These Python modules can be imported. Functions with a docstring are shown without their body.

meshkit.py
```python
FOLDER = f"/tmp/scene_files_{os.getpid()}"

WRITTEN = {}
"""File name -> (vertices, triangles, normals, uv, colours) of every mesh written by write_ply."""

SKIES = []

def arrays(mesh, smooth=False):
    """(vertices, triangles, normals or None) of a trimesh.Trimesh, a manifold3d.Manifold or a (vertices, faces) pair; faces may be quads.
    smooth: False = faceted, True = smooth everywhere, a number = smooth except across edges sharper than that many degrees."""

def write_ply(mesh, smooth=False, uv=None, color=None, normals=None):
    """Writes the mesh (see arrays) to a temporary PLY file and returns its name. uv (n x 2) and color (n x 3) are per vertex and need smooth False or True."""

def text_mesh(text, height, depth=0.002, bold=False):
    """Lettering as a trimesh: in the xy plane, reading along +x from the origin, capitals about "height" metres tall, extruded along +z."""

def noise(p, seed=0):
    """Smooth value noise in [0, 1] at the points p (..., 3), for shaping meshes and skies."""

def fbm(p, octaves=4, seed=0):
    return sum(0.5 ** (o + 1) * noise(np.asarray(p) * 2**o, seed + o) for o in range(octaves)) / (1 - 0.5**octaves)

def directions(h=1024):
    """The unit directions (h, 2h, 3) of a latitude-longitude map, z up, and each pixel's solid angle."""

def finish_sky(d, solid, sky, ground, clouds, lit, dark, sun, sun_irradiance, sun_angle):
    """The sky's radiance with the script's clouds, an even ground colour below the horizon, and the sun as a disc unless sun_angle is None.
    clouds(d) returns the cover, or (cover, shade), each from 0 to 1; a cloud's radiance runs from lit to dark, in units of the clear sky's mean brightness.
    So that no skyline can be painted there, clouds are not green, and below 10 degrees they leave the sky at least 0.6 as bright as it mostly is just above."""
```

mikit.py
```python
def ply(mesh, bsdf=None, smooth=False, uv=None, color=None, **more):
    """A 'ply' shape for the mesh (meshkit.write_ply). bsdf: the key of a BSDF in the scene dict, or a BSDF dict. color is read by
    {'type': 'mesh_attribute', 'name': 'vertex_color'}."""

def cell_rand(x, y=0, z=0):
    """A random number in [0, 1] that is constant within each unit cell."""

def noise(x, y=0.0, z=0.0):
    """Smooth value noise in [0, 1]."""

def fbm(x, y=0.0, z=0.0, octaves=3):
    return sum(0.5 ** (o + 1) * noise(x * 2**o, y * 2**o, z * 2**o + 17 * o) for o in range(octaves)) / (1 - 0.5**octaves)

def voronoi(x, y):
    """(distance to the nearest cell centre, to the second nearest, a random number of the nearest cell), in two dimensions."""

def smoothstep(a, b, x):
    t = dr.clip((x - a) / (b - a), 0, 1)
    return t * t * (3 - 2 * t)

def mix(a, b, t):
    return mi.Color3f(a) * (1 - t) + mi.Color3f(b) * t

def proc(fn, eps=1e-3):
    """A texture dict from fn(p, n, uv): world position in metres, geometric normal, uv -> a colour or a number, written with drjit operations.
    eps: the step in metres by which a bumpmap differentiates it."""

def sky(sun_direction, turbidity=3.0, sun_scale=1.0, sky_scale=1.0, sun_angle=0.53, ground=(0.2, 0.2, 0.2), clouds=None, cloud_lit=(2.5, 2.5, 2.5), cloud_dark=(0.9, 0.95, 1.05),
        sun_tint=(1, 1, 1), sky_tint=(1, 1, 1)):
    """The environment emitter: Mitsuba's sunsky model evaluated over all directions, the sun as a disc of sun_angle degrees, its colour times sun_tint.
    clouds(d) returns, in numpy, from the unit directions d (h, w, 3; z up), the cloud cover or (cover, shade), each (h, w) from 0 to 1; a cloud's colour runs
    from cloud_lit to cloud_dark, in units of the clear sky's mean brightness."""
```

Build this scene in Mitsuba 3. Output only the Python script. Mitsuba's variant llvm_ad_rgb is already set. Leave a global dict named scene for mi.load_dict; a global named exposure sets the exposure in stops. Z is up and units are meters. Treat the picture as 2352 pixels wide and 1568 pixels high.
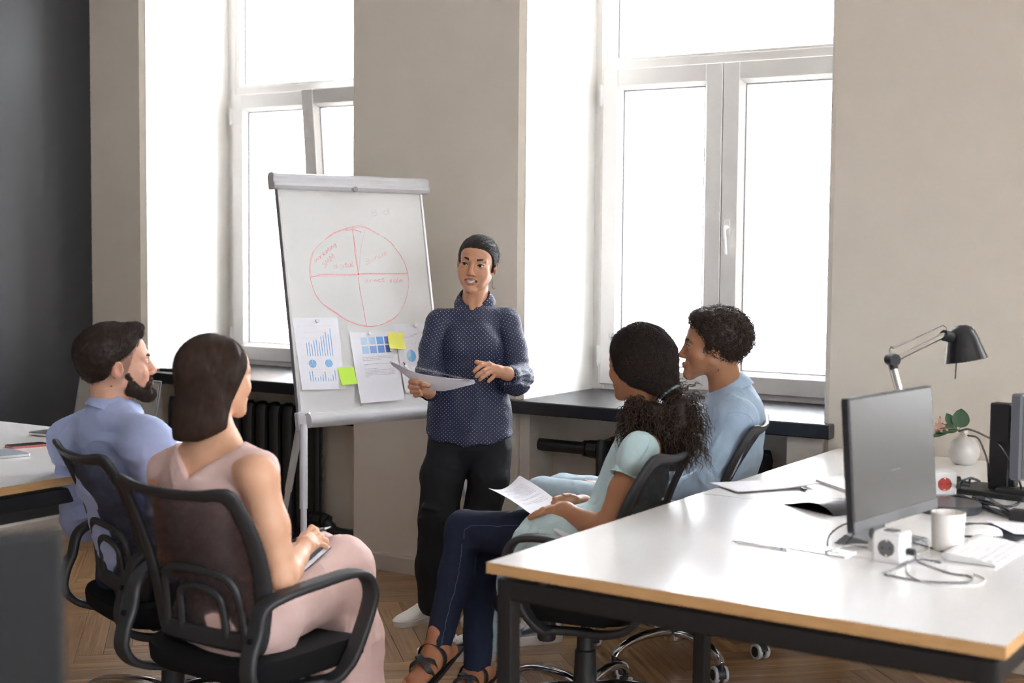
import math
import random

import drjit as dr
import mitsuba as mi
import numpy as np
import trimesh

import mikit
import meshkit

scene, labels = {}, {}
random.seed(7)
T = mi.ScalarTransform4f


def lin(h):
    """'#rrggbb' (sRGB) to linear."""
    v = np.array([int(h[i:i + 2], 16) / 255 for i in (1, 3, 5)])
    return [float(x) for x in np.where(v <= 0.04045, v / 12.92, ((v + 0.055) / 1.055) ** 2.4)]


# ---- camera: eye height 1.51 m, looking down a little, turned left of the window wall's normal -------------
yaw, pitch, roll = math.radians(32.76), math.radians(3.797), math.radians(-0.51)
fwd = np.array([-math.sin(yaw) * math.cos(pitch), math.cos(yaw) * math.cos(pitch), -math.sin(pitch)])
rgt0 = np.array([math.cos(yaw), math.sin(yaw), 0.0])
dwn0 = np.cross(fwd, rgt0)
rgt = math.cos(roll) * rgt0 + math.sin(roll) * dwn0
dwn = -math.sin(roll) * rgt0 + math.cos(roll) * dwn0
cam_m = np.eye(4)
cam_m[:3, 0], cam_m[:3, 1], cam_m[:3, 2], cam_m[:3, 3] = -rgt, -dwn, fwd, (0, 0, 1.51)
scene['camera'] = {'type': 'thinlens', 'to_world': T(cam_m), 'fov': math.degrees(2 * math.atan(1176 / 3300)), 'fov_axis': 'x',
                   'aperture_radius': 0.0085, 'focus_distance': 5.35, 'near_clip': 0.05, 'far_clip': 200.0}

# ---- light: an even bright overcast sky through the windows ---------------------
scene['sky'] = mikit.sky((0.3, 0.8, 0.55), turbidity=6.0, sun_scale=0.0, sky_scale=60.0, sun_angle=None, ground=(0.62, 0.61, 0.6),
                         clouds=lambda d: np.ones(d.shape[:2]), cloud_lit=(0.95, 1.0, 1.07), cloud_dark=(0.95, 1.0, 1.07))
exposure = 1.05


# ---- mesh helpers ------------------------------------------------------------------------------------------
def numbered(k):
    if k not in scene and not any(q.startswith(k + '__') for q in scene):
        return k
    i = 1
    while f'{k}_{i:03d}' in scene or any(q.startswith(f'{k}_{i:03d}__') for q in scene):
        i += 1
    return f'{k}_{i:03d}'


def put(name, mesh, bsdf, parent=None, smooth=30, label=None, cat=None, group=None, kind=None, **more):
    k = numbered(parent + '__' + name if parent else name)
    scene[k] = mikit.ply(mesh, bsdf, smooth, **more)
    tag(k, label, cat, group, kind)
    return k


def tag(k, label=None, cat=None, group=None, kind=None):
    d = {n: v for n, v in (('label', label), ('category', cat), ('group', group), ('kind', kind)) if v}
    if d:
        labels[k] = {**labels.get(k, {}), **d}


def cat_(*m):
    m = [x for y in m for x in (y if isinstance(y, (list, tuple)) else [y])]
    return trimesh.util.concatenate(m) if len(m) > 1 else m[0]


def V(*a):
    return np.array(a if len(a) > 1 else a[0], float)


def unit(v):
    v = np.asarray(v, float)
    return v / (np.linalg.norm(v) + 1e-12)


def frame(x, y, z, o=(0, 0, 0)):
    m = np.eye(4)
    m[:3, 0], m[:3, 1], m[:3, 2], m[:3, 3] = x, y, z, o
    return m


def rotz(a, o=(0, 0, 0)):
    c, s = math.cos(a), math.sin(a)
    return frame((c, s, 0), (-s, c, 0), (0, 0, 1), o)


def xf(mesh, m):
    mesh = mesh.copy()
    mesh.apply_transform(m)
    return mesh


def box(lo, hi, bev=0.0):
    """Axis-aligned box, its edges chamfered by bev."""
    lo, hi = V(lo), V(hi)
    if bev <= 0:
        return trimesh.creation.box(bounds=[lo, hi])
    c, h = (lo + hi) / 2, (hi - lo) / 2
    bev = min(bev, 0.45 * 2 * h.min())
    p = []
    for sx in (-1, 1):
        for sy in (-1, 1):
            for sz in (-1, 1):
                for k in range(3):
                    q = h - bev
                    q[k] = h[k]
                    p.append(c + q * (sx, sy, sz))
    return trimesh.convex.convex_hull(np.array(p))


def rprism(w, d, z0, z1, r, n=6, bev=0.0):
    """Upright prism over a rounded rectangle w x d centred on the origin; top edge chamfered by bev."""
    def ring(off):
        out = []
        for qx, qy, a0 in ((1, 1, 0), (-1, 1, 90), (-1, -1, 180), (1, -1, 270)):
            for i in range(n + 1):
                a = math.radians(a0 + 90 * i / n)
                out.append((qx * (w / 2 - r) + (r - off) * math.cos(a), qy * (d / 2 - r) + (r - off) * math.sin(a)))
        return np.array(out)
    lv = [(z0, 0)] + ([(z1 - bev, 0), (z1, bev)] if bev else [(z1, 0)])
    return loft([np.c_[ring(o), np.full(4 * (n + 1), z)] for z, o in lv])


def loft(rings, cap=True, closed=True):
    """Skin over rings of equally many points."""
    rings = [np.asarray(r, float) for r in rings]
    n, m = len(rings[0]), len(rings)
    v = np.vstack(rings)
    f = []
    for j in range(m - 1):
        for i in range(n if closed else n - 1):
            a, b = j * n + i, j * n + (i + 1) % n
            f += [(a, b, b + n), (a, b + n, a + n)]
    if cap and closed:
        v = np.vstack([v, rings[0].mean(0), rings[-1].mean(0)])
        for i in range(n):
            f += [(len(v) - 2, (i + 1) % n, i), (len(v) - 1, (m - 1) * n + i, (m - 1) * n + (i + 1) % n)]
    t = trimesh.Trimesh(v, f, process=False)
    if cap and closed and t.volume < 0:
        t.invert()
    return t


def lathe(prof, n=32, o=(0, 0, 0)):
    """Turned solid about z from (radius, z) pairs; outline should start and end on the axis or close up."""
    a = np.arange(n) / n * 2 * math.pi
    t = loft([np.c_[r * np.cos(a), r * np.sin(a), np.full(n, z)] for r, z in prof])
    t.apply_translation(o)
    return t


def spline(p, n=8, closed=False):
    """Catmull-Rom through the points."""
    p = np.asarray(p, float)
    q = np.vstack([p[-1], p, p[:2]]) if closed else np.vstack([2 * p[0] - p[1], p, 2 * p[-1] - p[-2]])
    t = np.arange(n)[:, None] / n
    out = []
    for i in range(1, len(q) - 2):
        a, b, c, d = q[i - 1:i + 3]
        out.append(0.5 * (2 * b + (c - a) * t + (2 * a - 5 * b + 4 * c - d) * t ** 2 + (3 * b - a - 3 * c + d) * t ** 3))
    if not closed:
        out.append(q[-2][None])
    return np.vstack(out)


def tube(path, r, n=8, closed=False, cap=True, flat=None, up=None):
    """Tube along a path. r: number or per-point; flat=(a, b) scales the section along its two axes; up fixes the section's first axis."""
    p = np.asarray(path, float)
    m = len(p)
    r = np.broadcast_to(np.asarray(r, float), (m,))
    t = (np.roll(p, -1, 0) - np.roll(p, 1, 0)) if closed else np.gradient(p, axis=0)
    t /= np.linalg.norm(t, axis=1, keepdims=True) + 1e-12
    u = unit(np.cross(t[0], up if up is not None else ([0, 0, 1] if abs(t[0][2]) < 0.9 else [1, 0, 0])))
    a = np.arange(n) / n * 2 * math.pi
    fa, fb = flat or (1, 1)
    rings = []
    for i in range(m):
        u = unit(np.cross(t[i], up)) if up is not None else unit(u - t[i] * (u @ t[i]))
        w = np.cross(t[i], u)
        rings.append(p[i] + r[i] * (fa * np.cos(a)[:, None] * u + fb * np.sin(a)[:, None] * w))
    if closed:
        rings.append(rings[0])
        return loft(rings, cap=False)
    return loft(rings, cap=cap)


def sweep(path, prof, up, closed=False, cap=True, scale=None):
    """Sweep a closed 2-D outline (along side axis, along up axis) down a path."""
    p = np.asarray(path, float)
    t = (np.roll(p, -1, 0) - np.roll(p, 1, 0)) if closed else np.gradient(p, axis=0)
    prof = np.asarray(prof, float)
    rings = []
    for i in range(len(p)):
        tt = unit(t[i])
        s = unit(np.cross(tt, up))
        w = np.cross(s, tt)
        k = np.broadcast_to(scale[i], (2,)) if scale is not None else (1, 1)
        rings.append(p[i] + prof[:, :1] * k[0] * s + prof[:, 1:] * k[1] * w)
    if closed:
        rings.append(rings[0])
        return loft(rings, cap=False)
    return loft(rings, cap=cap)


def rrect(w, h, r, n=3):
    out = []
    for qx, qy, a0 in ((1, 1, 0), (-1, 1, 90), (-1, -1, 180), (1, -1, 270)):
        for i in range(n + 1):
            a = math.radians(a0 + 90 * i / n)
            out.append((qx * (w / 2 - r) + r * math.cos(a), qy * (h / 2 - r) + r * math.sin(a)))
    return np.array(out)


def cyl(a, b, r, r2=None, n=20):
    a, b = V(a), V(b)
    return tube([a, a + (b - a) * 0.999, b], [r, r + ((r2 or r) - r) * 0.999, r2 or r], n)


def extrude(poly, z0, z1):
    from shapely.geometry import Polygon
    t = trimesh.creation.extrude_polygon(poly if hasattr(poly, 'exterior') else Polygon(poly), z1 - z0, engine='earcut')
    t.apply_translation((0, 0, z0))
    return t


def sheet(grid, th=0.0):
    """Mesh of an (n, m, 3) grid of points, given thickness th along its normals."""
    g = np.asarray(grid, float)
    n, m = g.shape[:2]
    nr = np.cross(np.gradient(g, axis=0), np.gradient(g, axis=1))
    nr /= np.linalg.norm(nr, axis=2, keepdims=True) + 1e-12
    a, b = (g + nr * th / 2).reshape(-1, 3), (g - nr * th / 2).reshape(-1, 3)
    i = np.arange(n * m).reshape(n, m)
    q = np.stack([i[:-1, :-1], i[1:, :-1], i[1:, 1:], i[:-1, 1:]], -1).reshape(-1, 4)
    edge = np.concatenate([i[0, :], i[1:, -1], i[-1, -2::-1], i[-2:0, 0]])
    e2 = np.roll(edge, -1)
    k = n * m
    q = np.vstack([q, q[:, ::-1] + k, np.stack([edge, e2, e2 + k, edge + k], 1)])
    f = np.vstack([q[:, [0, 1, 2]], q[:, [0, 2, 3]]])
    return trimesh.Trimesh(np.vstack([a, b]), f, process=False)


# ---- materials -----------------------------------------------------------------------------------------------
def mat(key, color, rough=0.5, metal=0.0, spec=0.5, bump=None, bscale=0.0, **more):
    col = color if isinstance(color, dict) else {'type': 'rgb', 'value': lin(color) if isinstance(color, str) else [float(x) for x in color]}
    b = {'type': 'principled', 'base_color': col, 'roughness': rough, 'metallic': metal, 'specular': spec, **more}
    if bump is not None:
        b = {'type': 'bumpmap', 'arbitrary': bump, 'scale': bscale, 'bsdf': b}
    scene[key] = {'type': 'twosided', 'bsdf': b}
    return key


C3 = mi.Color3f
VCOL = {'type': 'mesh_attribute', 'name': 'vertex_color'}


def tone(c, amt, freq, octaves=3, stretch=(1, 1, 1)):
    """A colour with a little blotchy variation, in world space."""
    c = lin(c) if isinstance(c, str) else c
    def fn(p, n, uv):
        v = mikit.fbm(p.x * freq * stretch[0] + 31, p.y * freq * stretch[1] + 17, p.z * freq * stretch[2] + 5, octaves)
        return C3(*c) * (1 + amt * (v - 0.5))
    return mikit.proc(fn)


mat('m_wall', tone('#d9d0c2', 0.06, 1.7), 0.85, spec=0.2, bump=mikit.proc(lambda p, n, uv: mikit.fbm(p.x * 55, p.y * 55, p.z * 55, 3)), bscale=0.0007)
mat('m_reveal', tone('#eceae6', 0.03, 3.0), 0.55, spec=0.4)
mat('m_dark_wall', tone('#303234', 0.05, 1.2), 0.42, spec=0.5, bump=mikit.proc(lambda p, n, uv: mikit.fbm(p.x * 40, p.y * 40, p.z * 40, 3)), bscale=0.0006)
mat('m_white_wall', '#e6e6e4', 0.8, spec=0.2)
mat('m_ceiling', '#f3f4f4', 0.9, spec=0.2)
mat('m_outside', tone('#b9aea4', 0.35, 9.0), 0.9, spec=0.2)
mat('m_base_white', '#e4e1dc', 0.5)
mat('m_base_beige', tone('#b8ab9c', 0.04, 4), 0.6)
mat('m_pvc', '#eceae6', 0.3, spec=0.5)
mat('m_gasket', '#8c8b8d', 0.6)
mat('m_sill', tone('#17171a', 0.25, 30, 3, (0.15, 1, 1)), 0.33, spec=0.6)
mat('m_iron', '#1b1b1a', 0.42, spec=0.5)
mat('m_black', '#1c1c1d', 0.5)
mat('m_black_gloss', '#121214', 0.2)
mat('m_chair', '#2b2c2e', 0.48, spec=0.5)
mat('m_net', '#2a282c', 0.75, spec=0.2)
mat('m_seat', '#141415', 0.9, spec=0.2, bump=mikit.proc(lambda p, n, uv: mikit.noise(p.x * 900, p.y * 900, p.z * 900)), bscale=0.0004)
mat('m_chrome', (0.86, 0.86, 0.87), 0.08, 1.0)
mat('m_steel', (0.62, 0.62, 0.63), 0.28, 1.0)
mat('m_white_plastic', '#eeeeec', 0.35)
mat('m_alu', (0.72, 0.72, 0.73), 0.32, 1.0)
mat('m_grey_paint', '#c9c9cb', 0.4)
mat('m_lam_white', '#ebeae8', 0.2, spec=0.5)
scene['m_glass'] = {'type': 'thindielectric', 'int_ior': 1.5}

# =============== the setting ===================================================================================
WALL, XL, XR, YB, CE = 5.245, -6.046, 3.3, -4.4, 3.45     # window wall, left wall, right wall, back wall, ceiling
SILL = 0.845
W1, W2 = (-5.655, -4.275), (-3.33, -1.955)                   # the two window openings in the picture
W3 = (-0.55, 0.83)                                           # the next one, right of the frame
WTOP, WIN_Y, OUT_Y = 3.16, 5.86, 6.15
BEV = 0.022


def pier(x0, x1, z0, z1, y0=WALL, y1=OUT_Y, c0=True, c1=True):
    """A length of the outer wall, its inner corners softened."""
    b0, b1 = BEV if c0 else 0.0, BEV if c1 else 0.0
    poly = [(x0, y1), (x0, y0 + b0), (x0 + b0, y0), (x1 - b1, y0), (x1, y0 + b1), (x1, y1)]
    keep = [poly[0]]
    for q in poly[1:]:
        if abs(q[0] - keep[-1][0]) + abs(q[1] - keep[-1][1]) > 1e-6:
            keep.append(q)
    return extrude(keep, z0, z1)


N0, N1 = 0.075, 0.13                                         # the niche under a window starts this far in from the opening
NICHE = [(W1[0] + 0.05, W1[1] - 0.0), (W2[0] + 0.05, W2[1] - 0.145), (W3[0] + 0.05, W3[1] - 0.1)]
ND = 0.20                                                    # depth of the niche
parts = []
edges = [XL - 0.2] + [x for w in (W1, W2, W3) for x in w] + [XR + 0.2]
for i in range(0, len(edges), 2):
    parts.append(pier(edges[i], edges[i + 1], 0, CE + 0.1, c0=i > 0, c1=i < len(edges) - 2))
for w, nc in zip((W1, W2, W3), NICHE):
    parts.append(box((w[0], WALL, WTOP), (w[1], OUT_Y, CE + 0.1)))          # over the window
    parts.append(box((w[0], WALL + ND, 0), (w[1], OUT_Y, SILL - 0.056)))     # back of the niche
    if nc[0] > w[0]:
        parts.append(box((w[0], WALL, 0), (nc[0], WALL + ND, SILL - 0.056)))
    if nc[1] < w[1]:
        parts.append(box((nc[1], WALL, 0), (w[1], WALL + ND, SILL - 0.056)))
put('wall_window_side', cat_(parts), 'm_wall', smooth=False, label='beige plastered wall with deep window openings', kind='structure')
put('wall_left', box((XL - 0.2, YB - 0.2, 0), (XL, OUT_Y, CE + 0.1)), 'm_dark_wall', smooth=False, label='dark charcoal painted side wall', kind='structure')
put('wall_back', box((XL - 0.2, YB - 0.2, 0), (XR + 0.2, YB, CE + 0.1)), 'm_white_wall', smooth=False, label='white wall behind the camera', kind='structure')
# right wall with three windows
RW = [(-3.2, -1.6), (-0.9, 0.7), (1.5, 3.1)]
parts = [box((XR, YB, 0), (XR + 0.35, RW[0][0], CE)), box((XR, RW[0][1], 0), (XR + 0.35, RW[1][0], CE)), box((XR, RW[1][1], 0), (XR + 0.35, RW[2][0], CE)),
         box((XR, RW[2][1], 0), (XR + 0.35, OUT_Y, CE))]
for a, b in RW:
    parts += [box((XR, a, 0), (XR + 0.35, b, SILL)), box((XR, a, 3.1), (XR + 0.35, b, CE))]
put('wall_right', cat_(parts), 'm_white_wall', smooth=False, label='white side wall on the right', kind='structure')
put('ceiling', box((XL - 0.2, YB - 0.2, CE), (XR + 0.35, OUT_Y, CE + 0.12)), 'm_ceiling', smooth=False, label='white ceiling', kind='structure')

# smooth white lining of the window reveals (sides and head)
for w in (W1, W2, W3):
    e = 0.004
    l = [box((w[0], WALL + BEV, SILL - 0.02), (w[0] + e, WIN_Y + 0.03, WTOP)), box((w[1] - e, WALL + BEV, SILL - 0.02), (w[1], WIN_Y + 0.03, WTOP)),
         box((w[0], WALL + 0.003, WTOP - e), (w[1], WIN_Y + 0.03, WTOP))]
    put('trim_1', cat_(l), 'm_reveal', smooth=False, label='smooth white window reveal', kind='structure')

# skirting
def skirt(name, a, b, m, h=0.082, t=0.014, label=None):
    a, b = V(*a, 0), V(*b, 0)
    s = unit(np.cross((0, 0, 1), b - a))
    prof = [(0, 0), (t, 0), (t, h - 0.012), (t - 0.006, h - 0.003), (t - 0.006, h), (0, h)]
    rings = [np.array([p + s * u + V(0, 0, z) for u, z in prof]) for p in (a, b)]
    put(name, loft(rings), m, smooth=False, label=label, kind='structure')


skirt('baseboard_left', (XL, WALL), (XL, YB), 'm_base_white', label='white skirting board along the dark wall')
for k, (a, b) in enumerate(((XL, W1[0]), (W1[1], W2[0]), (W2[1], W3[0]), (W3[1], XR))):
    a = max([a] + [n[1] for n in NICHE if abs(n[1] - a) < 0.3])
    b = min([b] + [n[0] for n in NICHE if abs(n[0] - b) < 0.3] if b in (W1[0], W2[0], W3[0]) else [b])
    skirt('baseboard_window_side', (b, WALL), (a, WALL), 'm_base_beige', label='beige skirting board on the window wall')
skirt('baseboard_back', (XL, YB), (XR, YB), 'm_base_white')
skirt('baseboard_right', (XR, YB), (XR, WALL), 'm_base_white')
for w, nc in zip((W1, W2, W3), NICHE):
    skirt('baseboard_niche', (nc[1], WALL + ND), (nc[0], WALL + ND), 'm_base_beige')


# ---- windows: white plastic frames -------------------------------------------------------------------------------
def bar(x0, x1, z0, z1, y0, y1, m=None):
    return box((x0, y0, z0), (x1, y1, z1), 0.004)


def sash(parent, x0, x1, z0, z1, y, tilt=0.0, handle=None, hinge=None):
    """A glazed sash: frame profile, gaskets, pane; tilt: degrees that its top leans into the room."""
    s, d = 0.078, 0.075
    # mitred frame with a sloped inner bead
    fr = [bar(x0, x0 + s, z0, z1, y, y + d), bar(x1 - s, x1, z0, z1, y, y + d), bar(x0 + s, x1 - s, z1 - s, z1, y, y + d), bar(x0 + s, x1 - s, z0, z0 + s, y, y + d)]
    i = s
    bead = 0.018
    gx0, gx1, gz0, gz1 = x0 + i, x1 - i, z0 + i, z1 - i
    ring = lambda o, yy: [(gx0 + o, yy, gz0 + o), (gx1 - o, yy, gz0 + o), (gx1 - o, yy, gz1 - o), (gx0 + o, yy, gz1 - o)]
    bd = loft([np.array(ring(0, y + 0.006)), np.array(ring(bead, y + 0.03)), np.array(ring(bead, y + 0.05)), np.array(ring(0, y + 0.05)), np.array(ring(0, y + 0.006))], cap=False)
    gk = loft([np.array(ring(bead, y + 0.028)), np.array(ring(bead + 0.004, y + 0.032)), np.array(ring(bead + 0.004, y + 0.045)), np.array(ring(bead, y + 0.045))], cap=False)
    m = np.eye(4)
    if tilt:
        piv = np.eye(4)
        piv[:3, 3] = (0, -(y + d), -z0)
        inv = np.eye(4)
        inv[:3, 3] = (0, y + d, z0)
        m = inv @ trimesh.transformations.rotation_matrix(math.radians(tilt), (1, 0, 0)) @ piv
    k = put('sash', xf(cat_(fr + [bd]), m), 'm_pvc', parent, smooth=False)
    put('gasket', xf(gk, m), 'm_gasket', k, smooth=False)
    put('pane', xf(trimesh.Trimesh(ring(bead, y + 0.038), [(0, 1, 2), (0, 2, 3)], process=False), m), 'm_glass', k, smooth=False)
    if handle:
        hx, hz = handle
        hm = cat_(box((hx - 0.014, y - 0.008, hz - 0.035), (hx + 0.014, y, hz + 0.035), 0.003), cyl((hx, y - 0.03, hz), (hx, y - 0.004, hz), 0.009),
                  tube(spline([(hx, y - 0.032, hz + 0.006), (hx + 0.003, y - 0.038, hz - 0.03), (hx + 0.006, y - 0.036, hz - 0.08), (hx + 0.008, y - 0.034, hz - 0.118)], 5), [0.0085] * 15 + [0.007], 10, flat=(1.15, 0.8)))
        put('handle', xf(hm, m), 'm_white_plastic', k)
    if hinge:
        for hz in hinge[1]:
            put('hinge', xf(cat_(box((hinge[0] - 0.010, y - 0.006, hz - 0.042), (hinge[0] + 0.010, y + 0.01, hz + 0.042), 0.004), cyl((hinge[0], y - 0.006, hz - 0.048), (hinge[0], y - 0.006, hz + 0.048), 0.006, n=10)), m), 'm_white_plastic', k)
    return k


def window(name, w, tilt=0.0, label=None):
    x0, x1 = w[0] + 0.035, w[1] - 0.09
    c = (x0 + x1) / 2
    y = WIN_Y
    z0, z1, tr = SILL, 3.12, 2.335
    f = 0.036
    k = name
    outer = [bar(x0, x0 + f, z0, z1, y, y + 0.09), bar(x1 - f, x1, z0, z1, y, y + 0.09), bar(x0 + f, x1 - f, z0, z0 + 0.04, y, y + 0.09), bar(x0 + f, x1 - f, z1 - f, z1, y, y + 0.09),
             bar(x0 + f, x1 - f, tr - 0.026, tr + 0.026, y, y + 0.09), bar(c - 0.026, c + 0.026, z0 + 0.04, tr - 0.026, y + 0.02, y + 0.09)]
    jamb = [box((w[0] - 0.01, y + 0.01, z0 - 0.03), (x0 + 0.002, y + 0.08, WTOP + 0.01)), box((x1 - 0.002, y + 0.01, z0 - 0.03), (w[1] + 0.01, y + 0.08, WTOP + 0.01)), box((w[0], y + 0.01, z1 - 0.002), (w[1], y + 0.08, WTOP + 0.01)),
            box((x0, y + 0.01, z0 - 0.05), (x1, y + 0.08, z0 + 0.002))]
    scene[k] = mikit.ply(cat_(outer + jamb), 'm_pvc', False)
    tag(k, label, kind='structure')
    o = 0.012
    sash(k, x0 + f - o, c + 0.0008 - 0.002, z0 + 0.04 - o, tr - 0.026 + o, y - 0.022, hinge=(x0 + f - o - 0.006, (z0 + 0.16, tr - 0.13)))
    sash(k, c + 0.002, x1 - f + o, z0 + 0.04 - o, tr - 0.026 + o, y - 0.022, tilt, handle=(c + 0.035, 1.60), hinge=(x1 - f + o + 0.006, (z0 + 0.16, tr - 0.13)))
    # fixed light over the transom
    gx0, gx1, gz0, gz1 = x0 + f, x1 - f, tr + 0.026, z1 - f
    b = 0.04
    ring = lambda q, yy: [(gx0 + q, yy, gz0 + q * 0.45), (gx1 - q, yy, gz0 + q * 0.45), (gx1 - q, yy, gz1 - q), (gx0 + q, yy, gz1 - q)]
    put('bead', loft([np.array(ring(0, y + 0.004)), np.array(ring(b * 0.55, y + 0.004)), np.array(ring(b, y + 0.03)), np.array(ring(b, y + 0.06)), np.array(ring(0, y + 0.06))], cap=False), 'm_pvc', k, smooth=False)
    put('gasket', loft([np.array(ring(b, y + 0.028)), np.array(ring(b + 0.004, y + 0.032)), np.array(ring(b + 0.004, y + 0.05)), np.array(ring(b, y + 0.05))], cap=False), 'm_gasket', k, smooth=False)
    put('pane', trimesh.Trimesh(ring(b, y + 0.045), [(0, 1, 2), (0, 2, 3)], process=False), 'm_glass', k, smooth=False)
    # rough outer reveal
    put('outer_reveal', cat_(box((w[0], y + 0.08, SILL - 0.05), (x0 + 0.05, OUT_Y + 0.1, WTOP)), box((x1 - 0.05, y + 0.08, SILL - 0.05), (w[1], OUT_Y + 0.1, WTOP)), box((w[0], y + 0.08, SILL - 0.08), (w[1], OUT_Y + 0.12, SILL - 0.03))), 'm_outside', k, smooth=False)


window('window_1', W1, 5.0, 'tall white window with its right sash tilted open, behind the flip chart')
window('window_2', W2, 0.0, 'tall white closed window with a handle, behind the seated listeners')
window('window_3', W3, 0.0, 'tall white window right of the frame')
for i, (a, b) in enumerate(RW):
    k = f'window_{i + 4}'
    m = frame((0, -1, 0), (1, 0, 0), (0, 0, 1), (XR + 0.12, 0, 0))
    c = -(a + b) / 2
    h = (b - a) / 2
    fr = []
    for x0, x1, z0, z1 in ((c - h, c - h + 0.07, SILL, 3.1), (c + h - 0.07, c + h, SILL, 3.1), (c - 0.05, c + 0.05, SILL, 3.1), (c - h, c + h, SILL, SILL + 0.08), (c - h, c + h, 3.03, 3.1), (c - h, c + h, 2.3, 2.38)):
        fr.append(xf(box((x0, 0, z0), (x1, 0.08, z1)), m))
    scene[k] = mikit.ply(cat_(fr), 'm_pvc', False)
    tag(k, 'white framed window in the right wall', kind='structure')
    put('pane', xf(trimesh.Trimesh([(c - h, 0.04, SILL), (c + h, 0.04, SILL), (c + h, 0.04, 3.1), (c - h, 0.04, 3.1)], [(0, 1, 2), (0, 2, 3)], process=False), m), 'm_glass', k, smooth=False)

# ---- black window sills ------------------------------------------------------------------------------------------
for i, (w, a, b, lab) in enumerate(((W1, -5.75, W1[1] + 0.06, 'glossy black window sill behind the flip chart'), (W2, W2[0] - 0.05, W2[1] + 0.045, 'glossy black window sill beside the right-hand desks'), (W3, W3[0] - 0.05, W3[1] + 0.05, 'black window sill right of the frame'))):
    m = cat_(box((a, WALL - 0.05, SILL - 0.056), (b, WALL + 0.003, SILL), 0.004), box((w[0], WALL, SILL - 0.056), (w[1], WIN_Y + 0.02, SILL - 0.0002), 0.0))
    put('window_sill', m, 'm_sill', smooth=False, label=lab, kind='structure')


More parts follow.
